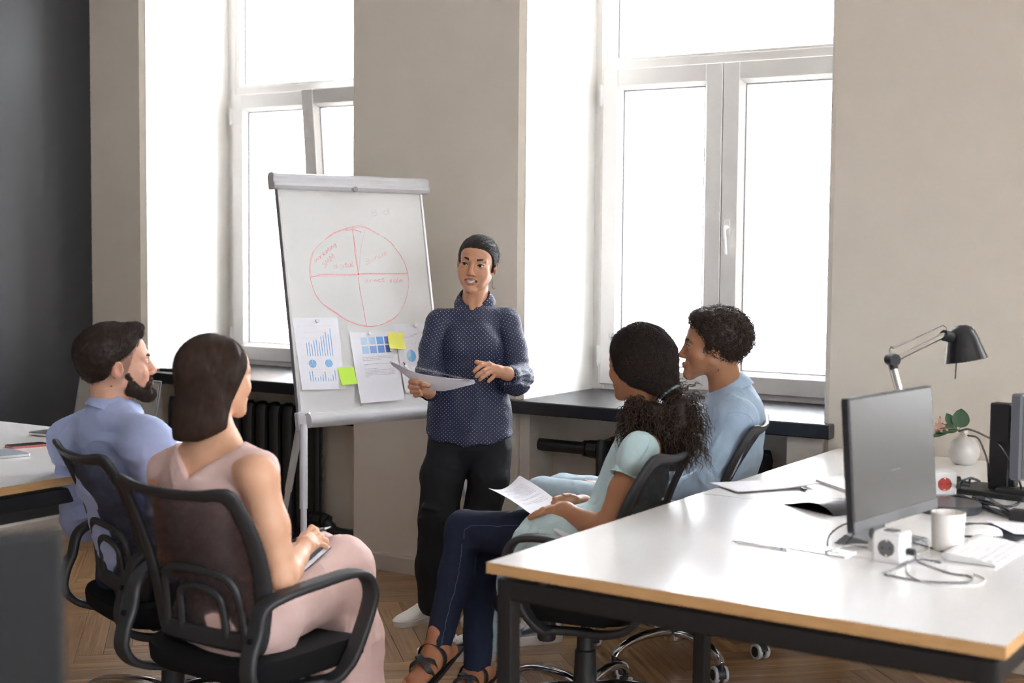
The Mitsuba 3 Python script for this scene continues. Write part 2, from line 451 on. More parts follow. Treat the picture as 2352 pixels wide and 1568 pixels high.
# ---- floor: oak herringbone laid at 45 degrees ------------------------------------------------------------------
PW, PL = 0.0975, 0.6825
def oak(p, n, uv):
    pid = dr.floor(uv.x * 0.1)
    r1, r2 = mikit.cell_rand(pid, 3.0), mikit.cell_rand(pid, 8.0)
    g = mikit.fbm(uv.x * 2.2 + r1 * 40, uv.y * 55 + r2 * 91, 1.0, 4)
    fine = mikit.noise(uv.x * 9 + r2 * 70, uv.y * 420, 2.0)
    ring = mikit.noise(uv.x * 0.9 + r1 * 17, uv.y * 16 + 5 * g + r2 * 33, 4.0)
    k = 0.50 * g + 0.22 * fine + 0.28 * ring
    c = mikit.mix(lin('#6f533a'), lin('#957553'), mikit.smoothstep(0.15, 0.85, k))
    c = c * (0.82 + 0.36 * r1)
    return mikit.mix(c, c * C3(1.02, 0.97, 0.90), r2)


mat('m_oak', mikit.proc(oak), 0.36, spec=0.5, bump=mikit.proc(lambda p, n, uv: mikit.noise(uv.x * 6, uv.y * 260, 0.0)), bscale=0.00025)
mat('m_joint', '#2a1d14', 0.9)
put('floor', box((XL - 0.1, YB - 0.1, -0.08), (XR + 0.3, WALL + ND + 0.02, -0.0035)), 'm_joint', smooth=False, label='oak herringbone parquet floor', kind='structure')
S2 = math.sqrt(0.5)
rngp = np.random.default_rng(11)
pl_v = []


def plank(s0, t0, ls, lt, seq):
    g, b = 0.0006, 0.0011
    dz = rngp.normal(0, 0.00018)
    lo, hi = (s0 + g, t0 + g), (s0 + ls - g, t0 + lt - g)
    ring = lambda o, z: [(lo[0] + o, lo[1] + o, z), (hi[0] - o, lo[1] + o, z), (hi[0] - o, hi[1] - o, z), (lo[0] + o, hi[1] - o, z)]
    p = np.array(ring(0, -0.003) + ring(0, -b + dz) + ring(b, dz))
    f = []
    for j in (0, 4):
        for i in range(4):
            a, c = j + i, j + (i + 1) % 4
            f += [(a, c, c + 4), (a, c + 4, a + 4)]
    f += [(8, 9, 10), (8, 10, 11)]
    u, v = (p[:, 0] - lo[0], p[:, 1] - lo[1]) if ls > lt else (p[:, 1] - lo[1], p[:, 0] - lo[0])
    uv = np.c_[u + 1 + 10 * seq, v]
    w = np.c_[(p[:, 0] + p[:, 1]) * S2, (p[:, 0] - p[:, 1]) * S2, p[:, 2]]
    return w, np.array(f)[:, ::-1], uv


near, far, seq = [], [], 0
for i in range(-90, 90):
    for j in range(-16, 16):
        for kind in (0, 1):
            s, t = 0.7145 + i * PW + j * PL, -5.876 - i * PW + j * PL
            if kind:
                s, t = s + PW, t + PL - PW
            ls, lt = (PL, PW) if kind else (PW, PL)
            cs, ct = s + ls / 2, t + lt / 2
            x, y = (cs + ct) * S2, (cs - ct) * S2
            if not (XL - 0.3 < x < XR + 0.3 and YB - 0.3 < y < WALL + ND + 0.35):
                continue
            seq += 1
            inside = (-4.75 < x < -1.2 and 3.15 < y < 5.7) or (-5.9 < x < -2.4 and 2.35 < y < 3.9)
            (near if inside else far).append(plank(s, t, ls, lt, seq))
for v, f, uv in near:
    scene[numbered_plank := f'floor__plank_{len(pl_v):03d}' if pl_v else 'floor__plank'] = mikit.ply((v, f), 'm_oak', False, uv=uv)
    pl_v.append(1)
o = np.cumsum([0] + [len(v) for v, _, _ in far])
scene['floor__further_planks'] = mikit.ply((np.vstack([v for v, _, _ in far]), np.vstack([f + a for (_, f, _), a in zip(far, o)])), 'm_oak', False, uv=np.vstack([u for _, _, u in far]))
tag('floor__further_planks', kind='stuff')
print('planks', len(near), len(far))

# =============== cast-iron radiators and their pipes ============================================================
def radiator(x0, x1, y, z0, z1, label, pipe_x, side):
    """Column radiator of cast sections between x0 and x1; pipes run to pipe_x on the given side."""
    n = int(round((x1 - x0) / 0.088))
    w = (x1 - x0) / n
    k = numbered('radiator')
    for i in range(n):
        c = x0 + (i + 0.5) * w
        m = []
        for dy in (-0.05, 0.05):
            m.append(tube(spline([(c, y + dy * 0.75, z1 - 0.004), (c, y + dy, z1 - 0.05), (c, y + dy, (z0 + z1) / 2), (c, y + dy, z0 + 0.05), (c, y + dy * 0.75, z0 + 0.004)], 4), 0.030, 12, flat=(1.15, 0.9)))
        for z in (z1 - 0.035, z0 + 0.035):
            m.append(xf(trimesh.creation.icosphere(2, 1.0), np.array([[w * 0.50, 0, 0, c], [0, 0.078, 0, y], [0, 0, 0.04, z], [0, 0, 0, 1.0]])))
        m.append(box((c - 0.012, y - 0.05, z0 + 0.02), (c + 0.012, y + 0.05, z1 - 0.02)))
        put('section', cat_(m), 'm_iron', k)
    e = x1 if side > 0 else x0
    for z, r in ((z1 - 0.045, 0.027), (z0 + 0.04, 0.027)):
        drop = -0.05 if z < 0.4 else 0.0
        pth = spline([(e - side * 0.02, y, z), (e + side * 0.05, y, z), (e + side * 0.09, y, z + drop * 0.5), (e + side * 0.14, y, z + drop), (pipe_x, y, z + drop)], 6)
        put('pipe', cat_(tube(pth, r, 14), cyl((e, y, z), (e + side * 0.05, y, z), r * 1.45, n=8), cyl((e + side * 0.06, y, z), (e + side * 0.075, y, z + drop * .1), r * 1.3, n=14)), 'm_iron', k)
    for c in (x0 + 1.5 * w, x1 - 1.5 * w):
        put('foot', box((c - 0.02, y - 0.05, 0.0), (c + 0.02, y + 0.05, z0 + 0.05), 0.008), 'm_iron', k)
    tag(k, label, 'radiator')


radiator(-5.52, -4.56, WALL + 0.085, 0.13, 0.715, 'black cast-iron radiator under the window behind the flip chart', W1[1] + 0.10, 1)
radiator(-2.98, -2.20, WALL + 0.085, 0.13, 0.69, 'black cast-iron radiator behind the two seated listeners on the right', NICHE[1][0] - 0.3, -1)


# =============== desks ==========================================================================================
def edge_wood(p, n, uv):
    g = mikit.fbm((p.x + p.y) * 14, (p.x - p.y) * 14, p.z * 260, 3)
    return mikit.mix(lin('#b98d5b'), lin('#d3a976'), g)


mat('m_edge', mikit.proc(edge_wood), 0.5)


def desk_top(k, quad, z=0.755, t=0.027):
    q = np.array(quad, float)
    c = q.mean(0)
    core = q + (c - q) / np.linalg.norm(c - q, axis=1)[:, None] * 0.0015
    put('top', extrude(core, z - t + 0.0008, z), 'm_lam_white', k, smooth=False)
    ring = [extrude([q[i], q[(i + 1) % 4], core[(i + 1) % 4], core[i]], z - t, z - 0.0008) for i in range(4)]
    put('edge_band', cat_(ring), 'm_edge', k, smooth=False)


def desk_frame(k, quad, legs, z=0.755, t=0.027):
    """Black steel underframe: square legs with softened corners, rails a little below the top, spacers."""
    q = np.array(quad, float)
    zt = z - t - 0.014
    c = q.mean(0)
    ins = []
    for i in range(4):
        a, b = unit(q[(i + 1) % 4] - q[i]), unit(q[i - 1] - q[i])
        ins.append(q[i] + (a + b) * 0.04)
    for i in range(4):
        a, b = ins[i], ins[(i + 1) % 4]
        d = unit(b - a)
        sq = rrect(0.042, 0.05, 0.008, 2)
        put('rail', sweep([(*(a + d * 0.015), zt - 0.025), (*(b - d * 0.015), zt - 0.025)], sq, (0, 0, 1)), 'm_black', k)
        if legs[i]:
            m = sweep([(*a, 0.004), (*a, zt - 0.006), (*a, zt - 0.001)], rrect(0.044, 0.044, 0.007, 2), (*unit(c - a), 0), scale=[1, 1, 0.9])
            m.apply_translation(-V(*a, 0))
            ang = math.atan2(*(unit(q[1] - q[0])[::-1])) - math.atan2(*(unit(c - a)[::-1]))
            m = xf(m, rotz(ang, (*a, 0)))
            leg = put('leg', m, 'm_black', k)
            put('foot', cyl((*a, 0.0), (*a, 0.008), 0.024), 'm_black', leg)
        put('spacer', cyl((*(a + unit(b - a) * 0.10), zt - 0.005), (*(a + unit(b - a) * 0.10), z - t + 0.001), 0.018), 'm_black', k)


D1 = [(-1.887, 2.828), (-0.664, 2.787), (-0.655, 3.998), (-1.888, 4.004)]
D2 = [(-1.888, 4.006), (-0.655, 4.000), (-0.655, 5.236), (-1.89, 5.236)]
for quad, legs, lab in ((D1, (1, 1, 1, 1), 'white desk with oak edge and black steel frame, nearest on the right'), (D2, (0, 0, 1, 1), 'white desk with oak edge against the window wall under the lamp')):
    k = numbered('desk')
    desk_top(k, quad)
    desk_frame(k, quad, legs)
    tag(k, lab, 'desk')
DL = [(-5.2, 2.35), (-3.692, 2.35), (-3.69, 3.90), (-5.2, 3.90)]
k = numbered('desk')
desk_top(k, DL)
desk_frame(k, DL, (1, 1, 1, 1))
tag(k, 'white desk with oak edge at the left, a phone and laptop on it', 'desk')


# =============== mesh-back task chairs ==========================================================================
def smooth_path(p, n=6, closed=False):
    return spline(p, n, closed)


def back_y(x, z):
    """Depth of the chair back's middle surface: a little S curve, wrapping forward at the sides."""
    t = (z - 0.48) / 0.45
    return -0.172 - 0.155 * t + 0.035 * np.sin(np.clip(t, 0, 1) * math.pi) * 1.0 + 0.75 * np.square(x) * (0.55 + 0.45 * t)


OUT = [(0, 0.922), (0.10, 0.924), (0.185, 0.936), (0.214, 0.930), (0.226, 0.895), (0.235, 0.80), (0.232, 0.68), (0.215, 0.57), (0.197, 0.50), (0.175, 0.478), (0.09, 0.475), (0, 0.475)]
INN = [(0, 0.890), (0.10, 0.891), (0.160, 0.897), (0.180, 0.886), (0.187, 0.86), (0.190, 0.79), (0.184, 0.68), (0.168, 0.58), (0.155, 0.535), (0.135, 0.522), (0.08, 0.520), (0, 0.520)]


def full(o):
    return o + [(-x, z) for x, z in o[-2:0:-1]]


def back_frame_mesh():
    a, b = spline(full(OUT), 4, True), spline(full(INN), 4, True)
    rings = []
    for p, q in zip(a, b):
        d = q - p
        pts = []
        for u, h in ((0.0, 0), (0.08, 0.009), (0.35, 0.013), (0.7, 0.012), (0.94, 0.008), (1, 0), (0.94, -0.008), (0.7, -0.012), (0.35, -0.013), (0.08, -0.009)):
            x, z = p + d * u
            pts.append((x, back_y(x, z) + h, z))
        rings.append(np.array(pts))
    rings.append(rings[0])
    return loft(rings, cap=False)


def net_mesh(pitch=0.0042, wd=0.0021):
    b = spline(full(INN), 6, True)
    from shapely.geometry import LineString, Polygon
    poly = Polygon(b).buffer(0.006)
    vs, fs = [], []
    at = 0
    def strip(p0, p1, horiz):
        nonlocal at
        n = 14
        t = np.linspace(0, 1, n)[:, None]
        p = p0 + (p1 - p0) * t
        o = np.array([0, wd / 2]) if horiz else np.array([wd / 2, 0])
        q = np.vstack([p - o, p + o])
        vs.append(np.c_[q[:, 0], back_y(q[:, 0], q[:, 1]) + (0.0004 if horiz else -0.0004), q[:, 1]])
        i = np.arange(n - 1) + at
        fs.append(np.vstack([np.c_[i, i + 1, i + 1 + n], np.c_[i, i + 1 + n, i + n]]))
        at += 2 * n
    for horiz in (True, False):
        lo, hi = (0.51, 0.90) if horiz else (-0.2, 0.2)
        for c in np.arange(lo, hi, pitch):
            l = LineString([(-1, c), (1, c)] if horiz else [(c, 0), (c, 2)]).intersection(poly)
            for g in getattr(l, 'geoms', [l]):
                if g.length > 0.01:
                    e = np.array(g.coords)
                    strip(e[0], e[-1], horiz)
    return trimesh.Trimesh(np.vstack(vs), np.vstack(fs), process=False)


def lumbar_mesh():
    m = []
    for w, h, r, rr in ((0.135, 0.690, 0.05, 0.0095), (0.078, 0.642, 0.035, 0.009)):
        p = [(-w * 1.08, 0.515), (-w * 1.02, h - r * 1.6), (-w * 0.95, h - r * 0.6), (-w + r * 0.9, h - 0.003), (0, h + 0.004), (w - r * 0.9, h - 0.003), (w * 0.95, h - r * 0.6), (w * 1.02, h - r * 1.6), (w * 1.08, 0.515)]
        s = spline(p, 6)
        m.append(tube(np.c_[s[:, 0], back_y(s[:, 0], s[:, 1]) - 0.014, s[:, 1]], rr, 8, flat=(1.0, 1.25)))
    s = np.array([(-0.17, 0.512), (0, 0.509), (0.17, 0.512)])
    s = spline(s, 6)
    m.append(sweep(np.c_[s[:, 0], back_y(s[:, 0], s[:, 1]) - 0.012, s[:, 1]], rrect(0.018, 0.05, 0.008), (0, 0, 1)))
    return cat_(m)


def arm_mesh(s):
    p = [(0.236, -0.235, 0.560), (0.240, -0.215, 0.622), (0.262, -0.150, 0.650), (0.285, -0.05, 0.665), (0.296, 0.05, 0.672), (0.298, 0.115, 0.655), (0.296, 0.142, 0.600), (0.288, 0.124, 0.525),
         (0.275, 0.085, 0.435), (0.255, 0.050, 0.386), (0.215, 0.02, 0.374), (0.20, -0.06, 0.374), (0.222, -0.15, 0.380), (0.234, -0.225, 0.405), (0.238, -0.262, 0.450), (0.236, -0.258, 0.505)]
    q = spline(p, 5, True) * (s, 1, 1)
    t = np.roll(q, -1, 0) - np.roll(q, 1, 0)
    rings = []
    prof = rrect(0.052, 0.022, 0.0095, 3)
    for i in range(len(q)):
        tt = unit(t[i])
        side = unit(np.array([1.0, 0, 0]) - tt * tt[0])
        w = np.cross(tt, side)
        k = 0.85 if q[i][2] < 0.42 else 1.0
        rings.append(q[i] + prof[:, :1] * k * side + prof[:, 1:] * w)
    rings.append(rings[0])
    m = loft(rings, cap=False)
    if m.volume < 0:
        m.invert()
    return m


def seat_mesh():
    rings = []
    prof = [(-0.036, 0.80), (-0.034, 0.93), (-0.018, 0.985), (0.002, 1.0), (0.016, 0.985), (0.026, 0.94), (0.032, 0.85), (0.034, 0.6), (0.033, 0.3), (0.032, 0.05)]
    a = np.arange(48) / 48 * 2 * math.pi
    for dz, k in prof:
        e = 2 / 4.2
        x = 0.247 * k * np.sign(np.cos(a)) * np.abs(np.cos(a)) ** e
        y = 0.245 * k * np.sign(np.sin(a)) * np.abs(np.sin(a)) ** e + 0.012
        z = 0.437 + dz - 0.16 * np.clip(y - 0.12, 0, 1) ** 2 / 0.13 + 0.35 * np.square(x) * (dz > 0) - 0.012 * (dz > 0.02)
        rings.append(np.c_[x, y, z])
    return loft(rings)


def leg_mesh(a):
    c, s = math.cos(a), math.sin(a)
    r = np.array([0.022, 0.08, 0.15, 0.22, 0.275, 0.305, 0.318])
    z = np.array([0.108, 0.118, 0.121, 0.116, 0.103, 0.087, 0.070])
    w = np.array([0.021, 0.021, 0.020, 0.018, 0.016, 0.015, 0.013])
    p = spline(np.c_[r * c, r * s, z], 4)
    w = np.interp(np.linspace(0, 1, len(p)), np.linspace(0, 1, len(w)), w)
    return tube(p, w, 12, flat=(0.95, 0.78))


def caster_meshes(a, spin):
    c, s = math.cos(a), math.sin(a)
    base = rotz(spin, (0.318 * c, 0.318 * s, 0))
    hood = cat_(cyl((0, 0, 0.05), (0, 0, 0.078), 0.0095), xf(loft([np.c_[0.030 * np.cos(t) * w0 - 0.018, np.full(20, y0), 0.030 * np.sin(t) * w0 + 0.030] for t in [np.linspace(-0.35, math.pi * 0.95, 20)] for y0, w0 in ((-0.021, 0.88), (-0.014, 1.0), (0.014, 1.0), (0.021, 0.88))]), np.eye(4)))
    wh = []
    for y in (-0.0165, 0.0165):
        rim = lathe([(0.014, -0.009), (0.0285, -0.0085), (0.030, 0), (0.0285, 0.0085), (0.014, 0.009), (0.014, -0.009)], 24)
        hub = lathe([(0, -0.0105), (0.016, -0.010), (0.0205, -0.0085), (0.0205, 0.0085), (0.016, 0.010), (0, 0.0105)], 24)
        R = frame((1, 0, 0), (0, 0, -1), (0, 1, 0), (-0.018, y, 0.0302))
        wh.append((xf(xf(rim, R), base), xf(xf(hub, R), base)))
    return xf(hood, base), wh


KNOB = [(0, 0.0), (0.026, 0.001), (0.030, 0.008), (0.030, 0.07), (0.027, 0.075), (0, 0.075)]
PROTO = dict(frame=mikit.ply(back_frame_mesh(), 'm_chair', True), net=mikit.ply(net_mesh(), 'm_net', False), lumbar=mikit.ply(lumbar_mesh(), 'm_chair', 30), seat=mikit.ply(seat_mesh(), 'm_seat', 40),
             arm=[mikit.ply(arm_mesh(s), 'm_chair', 35) for s in (-1, 1)],
             screws=[[mikit.ply(cyl((s * 0.238, -0.2665 + 0.016, z - 0.002), (s * 0.238, -0.272 + 0.012 * (z > 0.52) , z), 0.0075, n=12), 'm_black_gloss', 30) for z in (0.478, 0.548)] for s in (-1, 1)],
             mech=mikit.ply(cat_(box((-0.10, -0.13, 0.372), (0.10, 0.12, 0.402), 0.008), box((-0.045, -0.09, 0.345), (0.045, 0.11, 0.375), 0.012)), 'm_black', False),
             knob=mikit.ply(xf(lathe(KNOB, 24), frame((1, 0, 0), (0, 1, 0), (0, 0, 1), (0, 0.135, 0.275))), 'm_black', 30),
             lever=mikit.ply(cat_(tube(spline([(0.05, 0.03, 0.37), (0.16, 0.03, 0.375), (0.215, 0.03, 0.365)], 5), 0.005, 8), box((0.20, 0.015, 0.357), (0.255, 0.045, 0.369), 0.005)), 'm_black', 30),
             gas=mikit.ply(lathe([(0, 0.105), (0.036, 0.105), (0.0375, 0.12), (0.033, 0.225), (0.0285, 0.23), (0.026, 0.285), (0.0215, 0.292), (0.0145, 0.295), (0.0145, 0.37), (0, 0.37)], 28), 'm_black', 30),
             hub=mikit.ply(lathe([(0, 0.075), (0.030, 0.075), (0.034, 0.082), (0.036, 0.12), (0.030, 0.128), (0, 0.128)], 28), 'm_chrome', 30))


def chair(x, y, deg, base_deg, label):
    k = numbered('task_chair')
    A, B = T(rotz(math.radians(deg), (x, y, -0.035))), T(rotz(math.radians(base_deg), (x, y, 0)))
    def one(name, ply, parent=k, m=A):
        q = numbered(parent + '__' + name)
        scene[q] = {**ply, 'to_world': m}
        return q
    one('seat', PROTO['seat'])
    bf = one('back_frame', PROTO['frame'])
    n = one('net', PROTO['net'], bf)
    tag(n, kind='stuff')
    one('lumbar_support', PROTO['lumbar'], bf)
    for a, sc in zip(PROTO['arm'], PROTO['screws']):
        q = one('armrest', a)
        for s in sc:
            one('screw', s, q)
    one('mechanism', PROTO['mech'])
    one('tension_knob', PROTO['knob'])
    one('lever', PROTO['lever'])
    one('gas_column', PROTO['gas'], m=B)
    b = one('base', PROTO['hub'], m=B)
    rng = random.Random(int(base_deg * 10))
    for i in range(5):
        a = i * 2 * math.pi / 5
        one('leg', mikit.ply(leg_mesh(a), 'm_chrome', True), b, B)
        hood, wh = caster_meshes(a, rng.uniform(0, 6.28))
        c = one('caster', mikit.ply(hood, 'm_black', 30), m=B)
        for rim, hub in wh:
            one('tread', mikit.ply(rim, 'm_tread', 30), c, B)
            one('wheel', mikit.ply(hub, 'm_black', 30), c, B)
    tag(k, label, 'chair')
    return k


mat('m_tread', '#a9a8aa', 0.5)
chair(-2.70, 2.90, -2, 20, 'black mesh-back swivel chair under the woman in the pink dress')
chair(-3.30, 3.17, -21, 50, 'black mesh-back swivel chair under the bearded man')
chair(-2.24, 3.93, 98, 22, 'black mesh-back swivel chair under the woman with curly ponytail')
chair(-2.30, 4.685, 108, 40, 'black mesh-back swivel chair under the man with short curls, nearest the window')

# =============== flip chart with drawings, papers, notes and magnets ========================================
by_, bl_ = math.radians(71.3), math.radians(10.9)
be = V(math.cos(by_), math.sin(by_), 0)
bn0 = V(math.sin(by_), -math.cos(by_), 0)
bu = V(0, 0, math.cos(bl_)) - bn0 * math.sin(bl_)
bn = bn0 * math.cos(bl_) + V(0, 0, math.sin(bl_))
BM = frame(be, bu, bn, (-3.66, 4.65, 0.78))              # board space: x along, y up the board, z towards the viewer


def onb(mesh):
    return xf(mesh, BM)


def ribbon(pts, w=0.0016, z=0.0006, n=5):
    """A flat stroke of ink in board space."""
    p = spline(pts, n) if n > 1 else np.asarray(pts, float)
    t = np.gradient(p, axis=0)
    t /= np.linalg.norm(t, axis=1, keepdims=True) + 1e-9
    o = np.c_[-t[:, 1], t[:, 0]] * w / 2
    v = np.vstack([np.c_[p + o, np.full(len(p), z)], np.c_[p - o, np.full(len(p), z)]])
    i = np.arange(len(p) - 1)
    m = len(p)
    return trimesh.Trimesh(v, np.vstack([np.c_[i, i + m, i + 1 + m], np.c_[i, i + 1 + m, i + 1]]), process=False)


mat('m_board', '#e9eae8', 0.16, spec=0.5)
mat('m_paper', '#eeeef4', 0.7, spec=0.3)
mat('m_red1', '#e58f92', 0.6)
mat('m_red2', '#edb0b0', 0.6)
mat('m_red3', '#e0c9c8', 0.6)
mat('m_red0', '#e0474c', 0.6)
mat('m_ink_grey', '#a9a9b2', 0.7)
mat('m_ink_faint', '#cfcfd6', 0.7)
mat('m_bar_blue', '#7fb0d9', 0.6)
FC = 'flip_chart'
put('board', onb(box((-0.345, 0.03, -0.014), (0.345, 1.0, 0.0), 0.002)), 'm_board', FC, smooth=False)
fr = [box((s * 0.349 - 0.006, 0.0, -0.018), (s * 0.349 + 0.006, 1.0, 0.006), 0.002) for s in (-1, 1)]
put('side_frame', onb(cat_(fr)), 'm_alu', FC, smooth=False)
prof = [(-0.020, 0.972), (0.004, 0.966), (0.022, 0.968), (0.031, 0.978), (0.031, 0.990), (0.024, 0.996), (0.026, 1.004), (0.030, 1.014), (0.026, 1.026), (0.012, 1.034), (-0.010, 1.034), (-0.022, 1.022)]
cl = loft([np.array([(x, y, z) for z, y in prof]) for x in (-0.372, -0.370, 0.370, 0.372)])
put('clamp', onb(cl), 'm_grey_paint', FC, smooth=25)
put('end_cap', onb(cat_([loft([np.array([(x, 1.0 + (y - 1.0) * k, z * k) for z, y in prof]) for x, k in ((s * 0.372, 1.04), (s * 0.378, 1.04), (s * 0.380, 0.95))]) for s in (-1, 1)])), 'm_grey_paint', FC, smooth=False)
put('clamp_knob', onb(cyl((0.0, 0.972, 0.022), (0.0, 0.972, 0.034), 0.011)), 'm_gasket', FC)
a = np.linspace(-0.5 * math.pi, 0.62 * math.pi, 14)
ty = [(0.016 + 0.030 * math.cos(q), 0.028 + 0.030 * math.sin(q)) for q in a] + [(0.003, 0.058), (-0.004, 0.05), (-0.004, 0.0)]
put('pen_tray', onb(loft([np.array([(x, y, z) for z, y in ty]) for x in (-0.325, 0.345)])), 'm_grey_paint', FC, smooth=35)
put('corner_bracket', onb(box((-0.365, -0.012, -0.02), (-0.325, 0.065, 0.012), 0.004)), 'm_grey_paint', FC, smooth=False)
put('screw', onb(cyl((-0.330, 0.052, 0.01), (-0.322, 0.055, 0.03), 0.005)), 'm_steel', FC)
for name, a, b, r in (('leg', (-3.719, 4.273, 0.804), (-3.599, 4.135, 0.194), 0.0125), ('leg', (-3.470, 4.885, 0.798), (-3.223, 4.897, -0.014), 0.0125), ('rear_leg', (-3.800, 4.352, 0.816), (-4.097, 4.527, 0.164), 0.0115)):
    a, b = V(a), V(b)
    b = a + (b - a) * (a[2] - 0.012) / (a[2] - b[2])
    q = put(name, cat_(cyl(a, b, r), cyl(a + (b - a) * 0.02, a + (b - a) * 0.40, r * 1.28)), 'm_grey_paint', FC)
    put('foot', lathe([(0, 0), (r * 1.5, 0), (r * 1.6, 0.012), (r * 1.2, 0.04), (0, 0.04)], 16, (b[0], b[1], 0.0)), 'm_gasket', q)
tag(FC, 'white flip chart on a tripod with a red marker circle drawn on it', 'flip chart')

RED = [('m_red1', [(-0.1518, 0.7638), (-0.1248, 0.7813), (-0.1055, 0.7925), (-0.0491, 0.8106), (-0.0060, 0.8198)]), ('m_red2', [(-0.0118, 0.8175), (0.0109, 0.8226), (0.0439, 0.8200), (0.0795, 0.8061), (0.1149, 0.7883), (0.1396, 0.7747), (0.1711, 0.7525)]), ('m_red1', [(0.1396, 0.7747), (0.1711, 0.7525), (0.1975, 0.7187), (0.2170, 0.6896), (0.2318, 0.6540), (0.2399, 0.6200)]),
       ('m_red2', [(0.2399, 0.6200), (0.2407, 0.5859), (0.2332, 0.5537), (0.2130, 0.5023), (0.1677, 0.4454), (0.0994, 0.4121)]), ('m_red1', [(0.1677, 0.4454), (0.1387, 0.4254), (0.0992, 0.4105), (0.0569, 0.4005), (0.0269, 0.3982), (0.0050, 0.3998)]),
       ('m_red1', [(0.0050, 0.3998), (-0.0309, 0.4061), (-0.0796, 0.4246), (-0.1067, 0.4393), (-0.1334, 0.4570), (-0.1862, 0.4921), (-0.2204, 0.5328), (-0.2360, 0.5807), (-0.2401, 0.6070)]), ('m_red2', [(0.0053, 0.4020), (-0.0268, 0.4098), (-0.0655, 0.4211)]), ('m_red2', [(-0.0725, 0.4235), (-0.1064, 0.4424), (-0.1530, 0.4729), (-0.1861, 0.4937)]),
       ('m_red2', [(-0.2399, 0.6085), (-0.2410, 0.6362), (-0.2351, 0.6671), (-0.2183, 0.7073), (-0.1866, 0.7385), (-0.1518, 0.7638)]), ('m_red2', [(-0.2361, 0.6116), (-0.2344, 0.6517), (-0.2169, 0.7042), (-0.1944, 0.7323), (-0.1480, 0.7654), (-0.0985, 0.7910), (-0.0497, 0.8059), (-0.0048, 0.8144), (0.0435, 0.8168), (0.0791, 0.8029), (0.1143, 0.7841)]),
       ('m_red1', [(-0.0499, 0.8043), (-0.0131, 0.8064), (0.0086, 0.8029), (0.0269, 0.7958)]), ('m_red1', [(-0.2401, 0.6070), (-0.2113, 0.6129), (-0.1789, 0.6190), (-0.1328, 0.6178), (-0.0897, 0.6175), (-0.0094, 0.6190)]), ('m_red2', [(-0.2150, 0.6120), (-0.1441, 0.6125), (-0.0721, 0.6137), (-0.0099, 0.6149)]),
       ('m_red1', [(-0.0057, 0.6196), (0.0314, 0.6216), (0.0760, 0.6217), (0.1511, 0.6201), (0.2401, 0.6209)]), ('m_red2', [(0.0015, 0.6183), (0.0755, 0.6170), (0.1586, 0.6188), (0.2404, 0.6144)]), ('m_red1', [(-0.0116, 0.8191), (-0.0146, 0.7937), (-0.0139, 0.7620), (-0.0140, 0.7050), (-0.0086, 0.6196)]), ('m_red2', [(-0.0113, 0.7779), (-0.0099, 0.7398), (-0.0078, 0.6797), (-0.0083, 0.6228)]),
       ('m_red1', [(-0.0090, 0.6070), (-0.0095, 0.5723), (-0.0077, 0.5407), (-0.0005, 0.4776), (0.0059, 0.4013)]), ('m_red3', [(0.0462, 0.8024), (0.0296, 0.7624), (0.0129, 0.7146), (-0.0020, 0.6354)])]
by_mat = {}
for m, p in RED:
    by_mat.setdefault(m, []).append(ribbon(p, 0.0024 if m == 'm_red1' else 0.0019))
# single-stroke hand lettering
GL = {'m': [[(0, 0), (0, .6), (0, .4), (.18, .62), (.3, .5), (.3, 0), (.3, .4), (.48, .62), (.6, .5), (.62, 0)]], 'a': [[(.4, .5), (.2, .6), (.02, .35), (.1, .02), (.3, .1), (.4, .5), (.42, .1), (.5, 0)]], 'r': [[(0, .6), (.05, 0), (.05, .35), (.2, .58), (.35, .55)]],
      'k': [[(0, 1), (.02, 0)], [(.35, .6), (.04, .3), (.36, 0)]], 'e': [[(.02, .3), (.36, .36), (.3, .58), (.1, .55), (.02, .25), (.15, .0), (.4, .08)]], 't': [[(.15, .95), (.13, .15), (.25, 0), (.35, .08)], [(-.02, .62), (.36, .66)]], 'i': [[(.05, .58), (.08, .08), (.2, .02)], [(.06, .78), (.08, .8)]],
      'n': [[(0, .6), (.03, 0), (.05, .4), (.22, .6), (.32, .45), (.34, .05), (.42, 0)]], 'g': [[(.38, .5), (.18, .6), (.02, .35), (.12, .05), (.32, .15), (.4, .55), (.38, -.25), (.2, -.42), (.05, -.25)]], 'S': [[(.45, .85), (.2, .95), (.06, .72), (.36, .45), (.38, .12), (.1, .0), (-.02, .14)]],
      'M': [[(0, 0), (.1, .95), (.3, .3), (.52, .95), (.62, 0)]], 'd': [[(.38, .5), (.15, .58), (.02, .25), (.18, .0), (.36, .2), (.42, 1.0), (.42, .1), (.5, 0)]], 'l': [[(.08, 1), (.06, .15), (.18, 0), (.28, .08)]], 'B': [[(.02, 0), (.1, .95), (.4, .85), (.36, .6), (.1, .5), (.45, .4), (.42, .08), (.02, 0)]],
      'o': [[(.2, .58), (.02, .35), (.12, .03), (.34, .15), (.34, .48), (.2, .58)]], 'u': [[(.02, .6), (.04, .12), (.2, 0), (.34, .2), (.36, .6), (.38, .08), (.46, 0)]], 's': [[(.32, .52), (.12, .58), (.06, .4), (.28, .25), (.24, .03), (.0, .06)]], 'c': [[(.34, .5), (.15, .58), (.02, .28), (.16, .0), (.36, .1)]], ' ': []}
ADV = {'m': .72, 'M': .75, 'i': .24, 'l': .3, 'S': .52, 'B': .56, ' ': .4, 't': .4}


